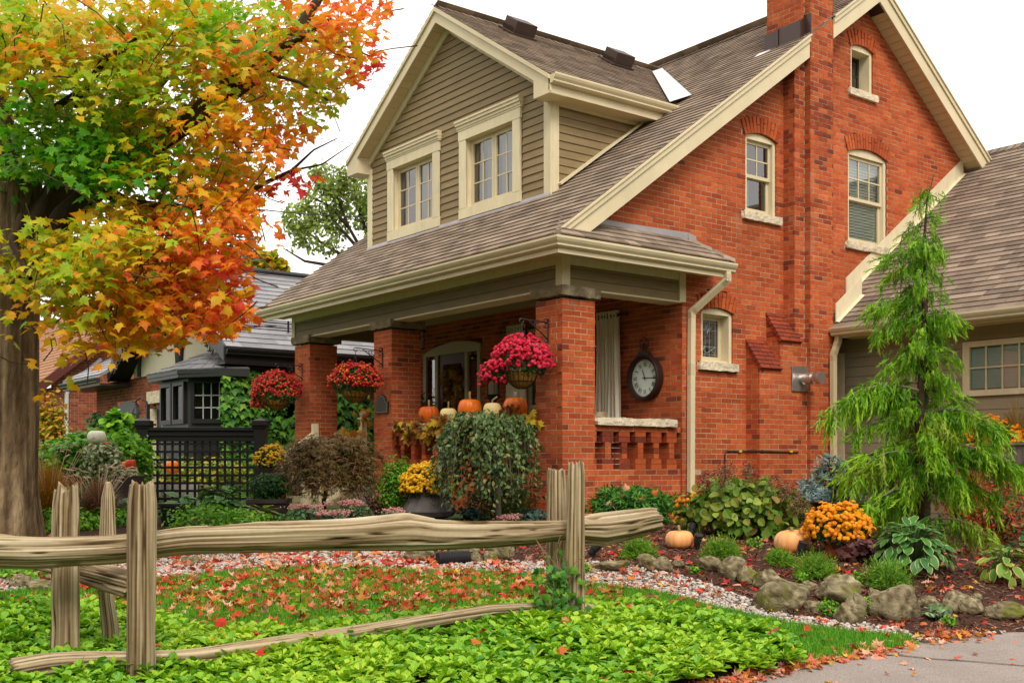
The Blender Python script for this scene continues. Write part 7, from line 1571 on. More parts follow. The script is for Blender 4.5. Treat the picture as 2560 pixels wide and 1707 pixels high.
for x, y, s, n_, lb in ((150, 1205, 80, 900, 'bright creeping foliage around the maple trunk base'), (255, 1195, 70, 700, 'fresh green ground foliage behind the left posts'), (350, 1150, 40, 500, 'small boxwood globe right of the tall left post'), (560, 1195, 60, 600, 'lime foliage in front of the lattice'), (470, 1200, 90, 800, 'low yellow-green creeping plants before the stacked pots'), (210, 1165, 50, 600, 'dark green foliage behind the path light'), (640, 1192, 40, 260, 'leafy clump at the foot of the boxwood pot'), (40, 1310, 50, 300, 'green weeds at the far left rocks')):
    bs, d = at(x, y+14); shrub('border_plant', lb, bs, sz(s, d), sz(s*.42, d), sz(s*.2, d), n_, GREEN if 'dark' in lb or 'boxwood' in lb else GREENB, .055, cat='plant', stems=0, lump=.5, ry=.4)
MIXL = LM('mixed_border_leaf', [(.02, .09, .012), (.08, .22, .02), (.30, .36, .03), (.55, .40, .03), (.30, .12, .05)])
shrub('border_plant', 'yellow-green border plants seen through the black lattice', gpx(470, 18.5), sz(115, 18.5), sz(45, 18.5), sz(60, 18.5), 1700, MIXL, .09, cat='plant', stems=10, lump=.6, ry=.6)
shrub('border_plant', 'mixed foliage behind the right lattice post', gpx(610, 19.), sz(40, 19), sz(50, 19), sz(60, 19.), 700, IVY, .10, cat='plant', stems=10, lump=.6, ry=.5)
# boxwood in an urn, mum on a stand
bs = gpx(618, 14.0); BXT = thing('potted_boxwood', 'round boxwood in a wide dark urn left of the steps', 'plant', bs); b = MB(); hh = sz(46, 14); b.lathe([(.18, 0), (.24, .10), (.26, hh-.06), (.29, hh-.05), (.29, hh), (.22, hh)], bs, 18, .5); b.build('pot', mat('dark_urn', (.055, .038, .036), rough=.6), BXT)
shrub('x', '', bs+UP*hh, sz(47, 14), sz(32, 14), sz(26, 14), 2800, BOX_, .034, stems=6, lump=.2, parent=BXT)
bs = gpx(622, 15.0); YT = thing('potted_mum', 'yellow chrysanthemum with dark grasses behind the boxwood urn', 'flower', bs); b = MB(); b.lathe([(.20, 0), (.16, .25), (.14, .35), (.24, .62), (.20, .62)], bs, 14, .5); b.build('pot', mat('dark_urn', (.05, .04, .04)), YT); mum(YT, bs+UP*.72, sz(34, 15), sz(34, 15), 380, .034, YMUM, 300)
grass_clump('dark_grass', 'thin bronze grass fan behind the yellow mum left of the steps', bs+UP*.5+FV*.15, .42, .62, 140, mat('bronze_grass', [(.10, .05, .02), (.20, .10, .03)], rough=.7))
# unseen trees added around the viewer: they dim the porch and fill window reflections
B = Bulk(); b = MB()
for k in range(21):
    a = math.radians(100+k*10); r, d = 33*math.sin(a), 33*math.cos(a)-4
    if k in (0, 20): r *= 1.25
    bs = wpt(r, d, 0.); q = unit(rng.normal(size=(1000, 3)))*np.cbrt(rng.uniform(.35, 1, (1000, 1))); P_ = bs+UP*7.5+q*[5.6, 5.6, 6.4]; B.add(*T_WIDE, frames(q+rng.normal(0, .5, q.shape), None, rng.uniform(.8, 1.3, 1000)), P_, rng.random(1000)); b.tube([bs, bs+UP*3, bs+UP*7], [.3, .25, .15], 7, .4)
o = b.build('unseen_tree_trunks', LIMB); o['kind'] = 'stuff'; tag(o, 'trunks of unseen trees added behind the viewer', 'trees'); o = B.build('unseen_trees', GREEN); o['kind'] = 'stuff'; tag(o, 'unseen leafy trees added behind the viewer to dim porch and windows', 'trees')
# ---------------------------------------------------------------- hanging baskets on scrolled brackets
COCO = mat('coco_liner', [(.30, .13, .025), (.42, .20, .04)], rough=.95, noise=(26, .35), bump=(70, 1., .01))
def bracket(p, L, label, s=1.):
    """p: top of the back bar on the wall, arm runs to -x"""
    p = np.asarray(p, float); b = MB(); h = .30*s
    t = thing('plant_bracket', label, 'bracket', p, 'scrolled plant brackets on the porch columns')
    b.bar(p, p-UP*h, .022, .012, (1, 0, 0)); b.build('back_bar', IRON, t); b = MB()
    b.bar(p-UP*.05*s-SX*.006, p-UP*.03-SX*L, .012, .014); b.bar(p-UP*h*.85, p-UP*.05-SX*L*.72, .010, .012); b.build('arm', IRON, t); b = MB()
    for (cx, cz, r, a0, a1) in ((-.03, -.03, .026, 0, 5.3), (-.035, -.09, .026, 1, 6), (-.03, -h+.03, .024, 0, 5.2), (-L*.45, -.08, .026, 2, 7.2), (-L*.36, -.13, .022, 0, 5.2), (-L, -.055, .03, 1.6, 6.2)):
        b = MB(); b.tube([p+SX*(cx+r*math.cos(a))+UP*(cz+r*math.sin(a)) for a in np.linspace(a0, a1, 9)], .006, 5); b.build('scroll', IRON, t)
    return p-SX*L-UP*.085
def basket(hook, cz, fw, fh, bw, bh, m, label, n, fs, cv=(.3, .7), lobe=None, centre=.3):
    c = np.array([hook[0], hook[1], cz]); t = thing('hanging_basket', label, 'flower basket', c-UP*bh, 'mum baskets hanging from the porch columns'); b = MB(); K = 10; prof = [(bw*.12, -bh)]+[(bw*math.sin(a)/1.0, -bh*math.cos(a)) for a in np.linspace(.35, math.pi/2, 7)]
    b.lathe(prof, c, 26, .5); b.build('liner', COCO, t, smooth=True); b = MB()
    for k in range(18):
        a = 2*math.pi*k/18; b.tube([c+np.array([(r+.006)*math.cos(a), (r+.006)*math.sin(a), z]) for r, z in prof], .0035, 4)
    for r, z in (prof[-1], prof[4]): b.tube([c+np.array([(r+.008)*math.cos(a), (r+.008)*math.sin(a), z]) for a in np.linspace(0, 6.29, 25)], .005, 4)
    b.build('wire_frame', IRON, t); b = MB()
    for k in range(3): a = 2.1*k+.5; b.tube([c+np.array([bw*math.cos(a), bw*math.sin(a), 0]), hook-UP*.06], .004, 4)
    b.tube([hook-UP*.06, hook-UP*.02, hook+SX*.015], .005, 4); b.build('hanger', IRON, t)
    mum(t, c+UP*fh*.30, fw, fh*.80, int(n*1.7), fs, m, 700, cv=cv, zmin=-.22, centre=centre, gaps=.30)
    if lobe is not None: mum(t, c-RV*lobe[0]-UP*(lobe[1]-.05), lobe[2], lobe[2]*.9, 150, fs, m, 160, cv=cv, zmin=-.7, centre=centre)
hk = bracket((-.012, .27, 3.13), .41, 'black scrolled bracket on the corner column holding the magenta basket', 1.0)
basket(hk, onA(1212, 856, .27)[2], .345, .40, .185, .20, PMUM, 'magenta mum in a coco-lined wire basket on the corner column', 430, .052, (.25, .8), (.34, .06, .17), .25)
hk = bracket((-.012, 4.25, 3.10), .46, 'black scrolled bracket on the middle column', 1.); basket(hk, onA(832, 897, 4.25)[2], .38, .36, .20, .19, RMUM, 'crimson mum with orange tips in a basket by the middle column', 480, .042, (.1, .75), None, .5)
hk = bracket((-.012, 6.92, 3.05), .46, 'black scrolled bracket on the left column beside the ivy', 1.); basket(hk, onA(650, 918, 6.92)[2], .40, .42, .20, .18, RMUM, 'red mum in a basket against the ivy by the left column', 480, .044, (.15, .6), (.28, .10, .14), .45)
# ---------------------------------------------------------------- pumpkins
def pumpkin(p, R_, H, m, label, stem=.06, lobes=11, lean=(0, 0), group='pumpkins', sm=None, la=.10, cat='pumpkin'):
    p = np.asarray(p, float); t = thing('pumpkin', label, cat, p, group); b = MB(); prof = []
    for a in np.linspace(-math.pi/2+.02, math.pi/2-.02, 16):
        r = math.cos(a)**.72; prof.append((R_*r, H/2+H/2*math.sin(a)-(.10*H*max(0, math.sin(a))**6)+(.06*H*max(0, -math.sin(a))**6)))
    n = lobes*6; vs = []
    for r, z in prof:
        for j in range(n):
            a = 2*math.pi*j/n; rr = r*(1-la*(1-abs(math.sin(lobes*a/2)))**2.5)*(1+.02*math.sin(a*2+R_*40)); vs.append(p+np.array([rr*math.cos(a), rr*math.sin(a), z+lean[0]*rr*math.cos(a)]))
    k = len(prof); b.add(vs, [(i*n+j, i*n+(j+1) % n, (i+1)*n+(j+1) % n, (i+1)*n+j) for i in range(k-1) for j in range(n)]+[tuple(range(n))[::-1], tuple(range((k-1)*n, k*n))], .5); b.build('rind', m, t, smooth=True)
    b = MB(); q = p+UP*H*.93; b.tube([q-UP*.02, q+UP*stem*.4, q+UP*stem+RV*lean[1]], [R_*.16, R_*.09, R_*.10], 7, .5, jit=.2); b.build('stem', sm or mat('pumpkin_stem', (.30, .22, .08), rough=.8), t, smooth=True)
    return t
PO = mat('pumpkin_orange', (.76, .155, .006), rough=.38, spec=.4, noise=(7, .14)); PO2 = mat('pumpkin_deep_orange', (.64, .105, .006), rough=.4, noise=(7, .2)); PW = mat('pumpkin_cream', (.76, .60, .27), rough=.45, noise=(8, .10)); PP_ = mat('pumpkin_salmon', (.78, .34, .12), rough=.5, noise=(9, .22), noise2=(2.5, .5, (.72, .45, .26), .5)); PWH = mat('pumpkin_white', (.80, .74, .60), rough=.5); PR = mat('gourd_red', (.62, .05, .015), rough=.35); PY = mat('pumpkin_yellow_orange', (.78, .28, .01), rough=.4, noise=(9, .2))
RB = .13
def on_rail(x, w, h, m, label, **k):
    q = onB(x, 960, RB); d = float(rd(q)[1]); pumpkin((RB, q[1], 1.918), sz(w, d)/2, sz(h, d), m, label, group='pumpkins lined up on the porch rail', **k)
on_rail(985, 48, 43, PO2, 'deep orange ribbed pumpkin, first on the rail from the middle column', stem=.09); on_rail(1030, 40, 36, PW, 'cream pumpkin between two orange ones on the porch rail', stem=.09, la=.05); on_rail(1079, 56, 56, PO, 'biggest bright orange pumpkin at the centre of the porch rail', stem=.10, la=.04); on_rail(1131, 43, 44, PW, 'cream pumpkin with a crooked stem right of the biggest one', stem=.08, lean=(0, .07), la=.04); on_rail(1184, 57, 54, PO, 'orange pumpkin with a grey stem next to the corner column', stem=.07, sm=mat('grey_stem', (.30, .27, .2)))
bs, d = at(1560, 1262); pumpkin(bs-UP*.01, sz(66, d)/2, sz(48, d), PP_, 'salmon pumpkin on the mulch left of the garden spotlight', stem=.05, lean=(.03, -.01), la=.06, group='salmon pumpkins in the bed')
bs, d = at(1818, 1268); pumpkin(bs-UP*.02, sz(82, d)/2, sz(58, d), PP_, 'large pale salmon pumpkin behind the small heather', stem=.03, lean=(.1, 0), la=.08, lobes=9, group='salmon pumpkins in the bed')
pumpkin(gpx(222, 15.0)+UP*(SD(222, 1020, 15.)[2]-gpx(222, 15.)[2]), sz(42, 15)/2, sz(34, 15), PWH, 'white pumpkin sitting above the green maple left of the lattice', stem=.05, lobes=9, group=None)
b = MB(); q = gpx(222, 15.); zt = SD(222, 1022, 15.)[2]; b.box(q[0]-.07, q[0]+.07, q[1]-.07, q[1]+.07, q[2]-.05, zt); tag(b.build('garden_post', mat('dark_urn', (.05, .04, .04)), base=q), 'stub post hidden in foliage under the white pumpkin', 'post')
def gourd(x, y, d, w, label, m=PR):
    pumpkin(SD(x, y, d), sz(w, d)/2, sz(w*1.15, d), m, label, stem=.03, lobes=8, la=.03, group='small gourds in the left garden', cat='gourd')
gourd(243, 1030, 15.2, 15, 'small red gourd below the white pumpkin'); gourd(300, 1080, 14.2, 24, 'glossy red gourd on the black pot left of the lattice'); gourd(288, 1076, 14.3, 16, 'orange gourd beside the glossy red one', PY); gourd(396, 1090, 17.6, 30, 'flat orange pumpkin seen through the lattice', PO)
b = MB(); q = gpx(297, 14.25); zt = SD(297, 1092, 14.25)[2]; b.lathe([(.12, q[2]-.02), (.14, zt-.3), (.19, zt-.02), (.20, zt), (.16, zt)], (q[0], q[1], 0), 16); tag(b.build('garden_pot', mat('dark_urn', (.05, .04, .04)), base=q), 'tall black pot under the red gourd and ivy', 'pot')
b = MB(); q = gpx(396, 17.7); b.box(q[0]-.3, q[0]+.3, q[1]-.3, q[1]+.3, q[2]-.02, SD(396, 1107, 17.7)[2]); tag(b.build('stone_block', CONC, base=q), 'low stone block under the pumpkin behind the lattice', 'block')
# ---------------------------------------------------------------- leaf garland on the rail, leaf ball, wreath
GARL = mat('garland_leaf', [(.12, .05, .012), (.22, .10, .015), (.36, .18, .015), (.50, .32, .02), (.28, .08, .012), (.16, .11, .02)], rough=.75, transl=.2)
def leaf_mass(name, label, pts, n, spread, size, m, cat, rings=None, group=None, cv=(0, 1)):
    pts = np.array(pts, float); k = rng.integers(0, len(pts), n); P_ = pts[k]+rng.normal(0, 1, (n, 3))*spread; B = Bulk(); V, F_, tp = maple_template(.4); B.add(V, F_, frames(rng.normal(0, .6, (n, 3))-FV+UP*.25, rng.normal(0, 1, (n, 3))-UP*.5, rng.uniform(.6, 1.2, n)*size), P_, rng.uniform(*cv, n)); o = B.build(name, m, base=pts[0]); return tag(o, label, cat, group)
leaf_mass('leaf_garland', 'garland of brown and gold leaves draped below the left pumpkins', [onB(x, y, -.03) for x, y in ((915, 975), (930, 985), (950, 985), (965, 990), (980, 995), (990, 985), (1000, 975), (960, 975), (940, 1000), (985, 1008), (1010, 970), (1020, 965))], 170, (.03, .06, .04), .105, GARL, 'garland', group='leaf garlands on the porch rail')
leaf_mass('leaf_garland', 'yellow leaf garland at the corner column end of the rail', [onB(x, y, -.03) for x, y in ((1200, 960), (1212, 965), (1222, 955), (1205, 975), (1190, 975), (1225, 970))], 34, (.03, .05, .045), .15, mat('yellow_leaf', [(.50, .32, .015), (.60, .44, .02), (.40, .36, .03)], rough=.7, transl=.2), 'garland', group='leaf garlands on the porch rail')
leaf_mass('leaf_garland', 'orange leaf garland wound along the stair handrail', [np.array([-.05-1.0*t, 4.765, 1.92-.7*t]) for t in np.linspace(-.05, .6, 9)]+[np.array([-.05, 4.74, 2.05]), np.array([-.08, 4.7, 1.95])], 46, (.05, .05, .05), .13, mat('garland_orange', [(.50, .10, .012), (.60, .20, .015), (.55, .36, .03), (.24, .08, .02)], rough=.7, transl=.2), 'garland')
leaf_mass('leaf_ball', 'dark copper ball of leaves in front of the right rail pumpkin', [onB(1172, 950, -.0)], 110, (.055, .055, .055), .08, mat('copper_leaf', [(.14, .03, .012), (.28, .08, .02), (.36, .13, .02)], rough=.6), 'leaf ball')
wc = onB(1042, 882, 2.03); leaf_mass('door_wreath', 'gold leaf wreath hanging on the brown front door', [wc+np.array([-.03, .19*math.cos(a), .27*math.sin(a)]) for a in np.linspace(0, 6.28, 20)], 120, (.02, .035, .035), .12, GARL, 'wreath')
b = MB(); 
for x, y in ((948, 978), (964, 988), (1040, 962), (1052, 958)): b.lathe([(0, 0), (.03, .02), (.035, .05), (.015, .09), (0, .10)], onB(x, y, -.10), 9, random.random())
# ---------------------------------------------------------------- clock on the porch wall
cc = np.array([2.075, .645, 2.515]); CK = thing('wall_clock', 'round brown wall clock with roman numerals on the porch brick', 'clock', cc)
def cp(r, a, o=0): return cc+np.array([-o, -r*math.sin(a), r*math.cos(a)])      # a clockwise from twelve, seen from the front
RIM = mat('dark_rim', (.030, .012, .010), rough=.45)
def ringc(b, prof, n=48):
    vs = [cp(r, 2*math.pi*j/n, o) for r, o in prof for j in range(n)]; k = len(prof); b.add(vs, [(i*n+j, i*n+(j+1) % n, ((i+1) % k)*n+(j+1) % n, ((i+1) % k)*n+j) for i in range(k) for j in range(n)], .5)
b = MB(); ringc(b, [(.312, 0), (.312, .10), (.295, .115), (.262, .10), (.255, .06), (.255, 0)]); b.build('rim', RIM, CK)
b = MB(); n = 48; b.add([cp(0, 0, .045)]+[cp(.258, 2*math.pi*j/n, .045) for j in range(n)], [(0, 1+j, 1+(j+1) % n) for j in range(n)]); b.build('face', mat('clock_face', (.74, .80, .72), rough=.6, noise=(12, .08)), CK)
b = MB(); INK = mat('clock_ink', (.015, .015, .02), rough=.7)
def stroke(p, q, wd): 
    d = unit(q-p); s = np.cross(d, FN); b.add([p+s*wd, p-s*wd, q-s*wd, q+s*wd], [(0, 1, 2, 3)]); 
ROM = ['XII', 'I', 'II', 'III', 'IIII', 'V', 'VI', 'VII', 'VIII', 'IX', 'X', 'XI']
for h, tx in enumerate(ROM):
    a = 2*math.pi*h/12; wd = {'I': .015, 'V': .034, 'X': .036}; tot = sum(wd[c] for c in tx); x = -tot/2
    rad = (cp(1, a)-cc); tan = np.array([0, -math.cos(a), -math.sin(a)]); P = lambda u, v: cc+FN*.047+rad*(.158+v*.062)+tan*u
    for ch in tx:
        w_ = wd[ch]; c_ = x+w_/2
        if ch == 'I': stroke(P(c_, 0), P(c_, 1), .0042)
        elif ch == 'V': stroke(P(x+.003, 1), P(c_, 0), .0045); stroke(P(x+w_-.003, 1), P(c_, 0), .0025)
        else: stroke(P(x+.003, 1), P(x+w_-.003, 0), .0045); stroke(P(x+.003, 0), P(x+w_-.003, 1), .0025)
        x += w_
for k in range(60): stroke(cp(.234, 2*math.pi*k/60, .047), cp(.246, 2*math.pi*k/60, .047), .0022 if k % 5 else .004)
b.build('numerals', INK, CK)
b = MB(); stroke(cp(-.05, math.radians(92), .052), cp(.205, math.radians(92), .052), .005); stroke(cp(-.03, math.radians(337), .05), cp(.13, math.radians(337), .05), .007); b.add([cp(.014, a, .053) for a in np.linspace(0, 5.9, 12)], [tuple(range(12))]); b.build('hands', INK, CK)
b = MB(); b.prism([cc+np.array([-.02, y, z]) for y, z in ((-.14, .27), (.14, .27), (.075, .36), (-.075, .36))], (-.08, 0, 0)); b.lathe([(.02, .36), (.018, .40), (.03, .42), (.034, .45), (.02, .48), (0, .485)], cc-SX*.06, 10); b.build('neck', RIM, CK)
b = MB(); b.tube([cc+np.array([-.06, .085*math.sin(a), .47+.085*math.cos(a)]) for a in np.linspace(0, 6.29, 25)], .007, 5); b.build('loop', RIM, CK)
# ---------------------------------------------------------------- fixtures
STEEL = mat('galvanised_steel', (.52, .47, .44), rough=.35, metal=.85, noise=(5, .1))
vc = np.array([4.28, -.245, 2.55]); VT = thing('exhaust_vent', 'round steel flue vent on a square plate beside the downspout', 'vent', vc); b = MB(); b.box(4.06, 4.50, -.262, -.248, 2.37, 2.73); b.build('plate', STEEL, VT, bevel=.004)
def cyl(b, p, q, r0, r1, n=24): b.tube([p, q], [r0, r1], n)
yv = lambda y: vc+np.array([0, y, 0]); b = MB(); cyl(b, yv(0), yv(-.34), .062, .062); cyl(b, yv(-.30), yv(-.36), .088, .088); cyl(b, yv(-.10), yv(-.20), .080, .080); b.build('flue', STEEL, VT)
b = MB()
for y0 in (-.06, -.245):
    for k in range(22): a = 2*math.pi*k/22; b.bar(yv(y0)+.083*np.array([math.cos(a), 0, math.sin(a)]), yv(y0-.045)+.083*np.array([math.cos(a), 0, math.sin(a)]), .009, .006, (math.cos(a), 0, math.sin(a)))
b.build('louvre', STEEL, VT)
b = MB(); y_ = -.012; z_ = onA(1700, 1036, -.02)[2]; b.tube([(2.92, y_, .7), (2.92, y_, z_-.05), (2.95, y_, z_), (3.36, y_-.0, z_), (3.37, -.255, z_), (4.2, -.255, z_-.01)], .012, 6)
HP('conduit', b, mat('brown_conduit', (.05, .028, .022), rough=.6)); b = MB()
for x, y in ((3.2, -.026), (4.0, -.27)): b.box(x, x+.05, y-.006, y+.012, z_-.014, z_+.014)
HP('conduit_clip', b, mat('yellow_tape', (.6, .5, .02), rough=.6))
b = MB()      # house plaque, left blank as in the photo
PZ = lambda o, s=1.: [np.array([-o, 4.255+y*s, 2.10+.13+(z-.13)*s]) for y, z in ((-.19, 0), (.19, 0), (.19, .17), (.13, .17), (.125, .205), (.09, .255), (.05, .28), (0, .29), (-.05, .28), (-.09, .255), (-.125, .205), (-.13, .17), (-.19, .17))]
pl = thing('wall_plaque', 'dark arched plaque with a thin gold border on the middle column', 'plaque', (-.02, 4.255, 2.1)); b.prism(PZ(.0), (-.022, 0, 0)); b.build('plate', mat('plaque_black', (.014, .012, .010), rough=.5), pl)
b = MB(); A_, B_ = PZ(.024, .86), PZ(.024, .82); b.add(A_+B_, [(i, (i+1) % 13, 13+(i+1) % 13, 13+i) for i in range(13)]); b.build('border', mat('gold_line', (.42, .34, .16), rough=.5), pl); b = MB(); b.add(PZ(.0235, .80), [tuple(range(13))]); b.build('panel', mat('plaque_brown', (.035, .024, .014), rough=.5), pl)
# curtains on the porch
def curtain(a0, a1, z0, z1, label):
    t = thing('porch_curtain', label, 'curtain', (2.0, (a0+a1)/2, z0), 'outdoor curtains beside the French window'); b = MB(); n = 56; nz_ = 10; vs = []
    for i in range(n+1):
        y = a0+(a1-a0)*i/n
        for k in range(nz_+1): f = k/nz_; vs.append((1.98+.045*math.sin(i*.78)*(1-.25*f)+.012*math.sin(i*2.1+k*.6), y+.01*math.sin(k*.9+i*.2)+(1-f)*.05*(i/n-.5), z0+(z1-z0)*f))
    b.add(vs, [(i*(nz_+1)+k, (i+1)*(nz_+1)+k, (i+1)*(nz_+1)+k+1, i*(nz_+1)+k+1) for i in range(n) for k in range(nz_)], .5); b.build('fabric', FABRIC, t, smooth=True); b = MB()
    for i in range(5): y = a0+.03+(a1-a0-.06)*i/4; b.tube([np.array([1.965, y+.028*math.cos(a), z1-.07+.028*math.sin(a)]) for a in np.linspace(0, 6.29, 11)], .007, 4)
    b.build('grommet', IRON, t)
curtain(1.12, 1.56, 1.02, 3.50, 'tall linen curtain hanging beside the clock'); curtain(3.27, 3.70, 1.02, 3.52, 'linen curtain half hidden behind the magenta basket')
b = MB(); b.tube([(1.98, .98, 3.43), (1.98, 3.86, 3.43)], .014, 8); b.tube([(2.09, 1.05, 3.43), (1.98, 1.05, 3.43)], .012, 6); b.tube([(2.09, 3.8, 3.43), (1.98, 3.8, 3.43)], .012, 6); 
for y in (.96, 3.88): b.lathe([(0, -.03), (.03, 0), (0, .03)], (1.98, y, 3.43), 10)
tag(b.build('curtain_rod', IRON, base=(1.98, 2.4, 3.43)), 'black curtain rod over the French window under the porch', 'curtain rod')
def lantern(c, label, s=1., wall=False, globe=(.45, .42, .33)):
    c = np.asarray(c, float); t = thing('porch_lantern', label, 'lantern', c); b = MB()
    b.lathe([(.075*s, -.15*s), (.08*s, -.13*s), (.05*s, -.13*s)], c, 12); b.lathe([(.115*s, .14*s), (.10*s, .16*s), (.05*s, .24*s), (.02*s, .27*s), (0, .28*s)], c, 12)
    for k in range(6): a = k*1.047; b.tube([c+np.array([.075*s*math.cos(a), .075*s*math.sin(a), -.14*s]), c+np.array([.08*s*math.cos(a), .08*s*math.sin(a), .15*s])], .006, 4)
    b.tube([c+np.array([.078*s*math.cos(a), .078*s*math.sin(a), .06*s]) for a in np.linspace(0, 6.29, 13)], .006, 4)
    if wall: b.lathe([(0, -.30*s), (.02*s, -.26*s), (.04*s, -.2*s), (.095*s, -.15*s)], c, 10); b.bar(c+UP*.2*s, c+SX*.16+UP*.2*s, .02, .02)
    b.build('cage', IRON, t); b = MB(); b.lathe([(.06*s, -.13*s), (.062*s, .14*s)], c, 12); b.build('glass', mat('frosted_glass', globe, rough=.4), t); return t
hl = np.array([1.2, 5.066, 3.36]); t = lantern(hl, 'hanging porch lantern with frosted glass near the middle column'); b = MB(); b.tube([hl+UP*.26, hl+UP*.40, (1.2, 5.066, 3.88)], .006, 4); b.lathe([(.05, 3.86), (.05, 3.878)], (1.2, 5.066, 0), 10); b.build('chain', IRON, t)
lantern((1.93, 4.02, 2.62), 'black wall lantern beside the front door under the magenta basket', 1.35, True, (.16, .16, .14))
# corn stalks by the door, twig fence, sleeping stone on the rail
STK = mat('dry_stalk', [(.16, .09, .045), (.26, .16, .08), (.12, .07, .04)], rough=.9); B = Bulk(); q = onB(958, 1000, 1.75); n = 150; bs = np.tile(q, (n, 1)); bs[:, 2] = 1.0; bs += rng.normal(0, .06, (n, 3))*[1, 1, 0]
M = frames(rng.normal(size=(n, 3)), UP*1.+rng.normal(0, .16, (n, 3)), rng.uniform(.9, 1.75, n)); M[:, :, 0] = unit(M[:, :, 0])*.25; B.add(*T_STRIP, M, bs, rng.random(n)); P_ = bs+UP*rng.uniform(.7, 1.5, (n, 1)); B.add(*T_STRIP, frames(rng.normal(size=(n, 3)), rng.normal(0, .6, (n, 3))-UP*.2, rng.uniform(.2, .5, n)), P_, rng.random(n)); tag(B.build('corn_stalks', STK, base=(q[0], q[1], 1.)), 'bundle of dried corn stalks by the front door', 'corn stalks')
B = Bulk(); n = 190; p0 = onB(676, 1060, -.5); bs = np.tile(p0, (n, 1))+np.c_[rng.uniform(-.05, .25, n), rng.uniform(-.45, .45, n), np.zeros(n)]; bs[:, 2] = .75; M = frames(rng.normal(size=(n, 3)), UP+rng.normal(0, .10, (n, 3)), rng.uniform(.85, 1.15, n)); M[:, :, 0] = unit(M[:, :, 0])*.14; B.add(*T_STRIP, M, bs, rng.random(n)); tag(B.build('twig_screen', mat('brown_twig', [(.10, .05, .03), (.18, .10, .06), (.22, .13, .08)], rough=.9), base=p0), 'upright screen of brown twigs left of the left porch column', 'twig screen')
b = rough_block(.56, .74, .02, .20, 1.92, 1.985, .03, .04, 9); tag(b.build('stone_figure', STONED, smooth=True, base=(.65, .1, 1.92)), 'small grey stone resting on the side porch rail', 'stone')
# ---------------------------------------------------------------- lattice screen
LD = 16.6; la, lb = SD(331, 1165, LD), SD(599, 1165, LD); la[2] = lb[2] = SD(331, 1170, LD)[2]; LT = thing('lattice_screen', 'black square-lattice garden screen with capped posts before the neighbour', 'lattice', (la+lb)/2); u = unit(lb-la); Ln_ = np.linalg.norm(lb-la); nn = np.cross(u, UP); Hl = sz(190, LD)
def lbox(nm, x0, x1, z0, z1, th, m=BLK): b = MB(); b.obox(la+u*(x0+x1)/2+UP*(z0+z1)/2, (u, nn, UP), ((x1-x0)/2, th/2, (z1-z0)/2)); return b.build(nm, m, LT, bevel=.004)
pw = sz(27, LD)/2
for x in (0, Ln_):
    p_ = lbox('post', x-pw, x+pw, -.3, Hl, pw*2); b = MB()
    for (e, z0, z1) in ((.02, Hl-.02, Hl+.02), (.05, Hl+.021, Hl+.05), (.02, Hl+.051, Hl+.09)): b.obox(la+u*x+UP*(z0+z1)/2, (u, nn, UP), (pw+e, pw+e, (z1-z0)/2))
    c = la+u*x+UP*(Hl+.09); e = pw+.02; b.add([c+u*e+nn*e, c-u*e+nn*e, c-u*e-nn*e, c+u*e-nn*e, c+UP*.05], [(0, 1, 4), (1, 2, 4), (2, 3, 4), (3, 0, 4)]); b.build('post_cap', BLK, p_)
for (z0, z1, th) in ((Hl-.06, Hl-.01, .20), (Hl-.14, -.061+Hl, .14), (Hl-.22, Hl-.141, .10), (.0, .06, .08)): lbox('rail', pw, Ln_-pw, z0, z1, th)
nv = 14; 
for k in range(1, nv): x = pw+(Ln_-2*pw)*k/nv; lbox('slat', x-.018, x+.018, .06, Hl-.22, .018)
z = .06+.105
while z < Hl-.25: 
    b = MB(); b.obox(la+u*Ln_/2+UP*z+nn*.017, (u, nn, UP), (Ln_/2-pw, .008, .018)); b.build('slat', BLK, LT); z += .117
# post lamp of the neighbour
pc = SD(312, 950, 17.4); t = thing('post_lamp', 'black gooseneck lamp with a glass globe above the left lattice post', 'lamp', pc); b = MB(); s = sz(10, 17.4)
b.lathe([(s*1.35, 0), (s*.9, .06), (s*.35, .12), (s*.2, .16)], pc+UP*.0, 14); b.build('lamp_shade', BLK, t); b = MB(); b.lathe([(s*.3, -.22), (s*.7, -.15), (s*.85, -.06), (s*.8, 0)], pc, 12); b.build('globe', glass_mat('lamp_globe', (.8, .8, .75), .3), t)
b = MB(); q = pc+UP*.15; b.tube([q, q+UP*.05, q+RV*.08+UP*.10, q+RV*.17+UP*.04, q+RV*.18-UP*.15], .016, 6); b.bar(q+RV*.19-UP*.32, q+RV*.19+UP*.0, .05, .05, (1, 0, 0)); b.bar(q+RV*.19-UP*.33, wpt(*rd(q+RV*.19), gz(*rd(q+RV*.19))), .05, .05, (1, 0, 0)); b.build('arm', BLK, t)
# ---------------------------------------------------------------- garden bits
def spot(x, y, label, tilt=(.5, .3), s=1.):
    bs, d = at(x, y+14); t = thing('garden_spotlight', label, 'spotlight', bs, 'black garden spotlights'); b = MB(); b.tube([bs-UP*.03, bs+UP*.06], .012, 6); b.obox(bs+UP*.04, np.eye(3), (.02, .014, .03)); b.build('stake', IRON, t); ax = unit(UP+RV*tilt[0]-FV*tilt[1]); c = bs+UP*.075; b = MB(); b.tube([c-ax*.05, c-ax*.035, c+ax*.015, c+ax*.02, c+ax*.07, c+ax*.085], [.018, .034*s, .038*s, .044*s, .045*s, .047*s], 16); b.build('lamp_head', mat('black_plastic', (.020, .020, .022), rough=.5), t)
spot(1362, 1268, 'black spotlight tilted right beside the paired fence posts', (.9, .3)); spot(1602, 1250, 'black spotlight upright next to the small salmon pumpkin', (.1, .4), .9); spot(1588, 1222, 'black spotlight half hidden behind the small salmon pumpkin', (.3, -.2), .8); spot(1838, 1268, 'grey spotlight between two heathers below the big pumpkin', (.3, .3), .9)
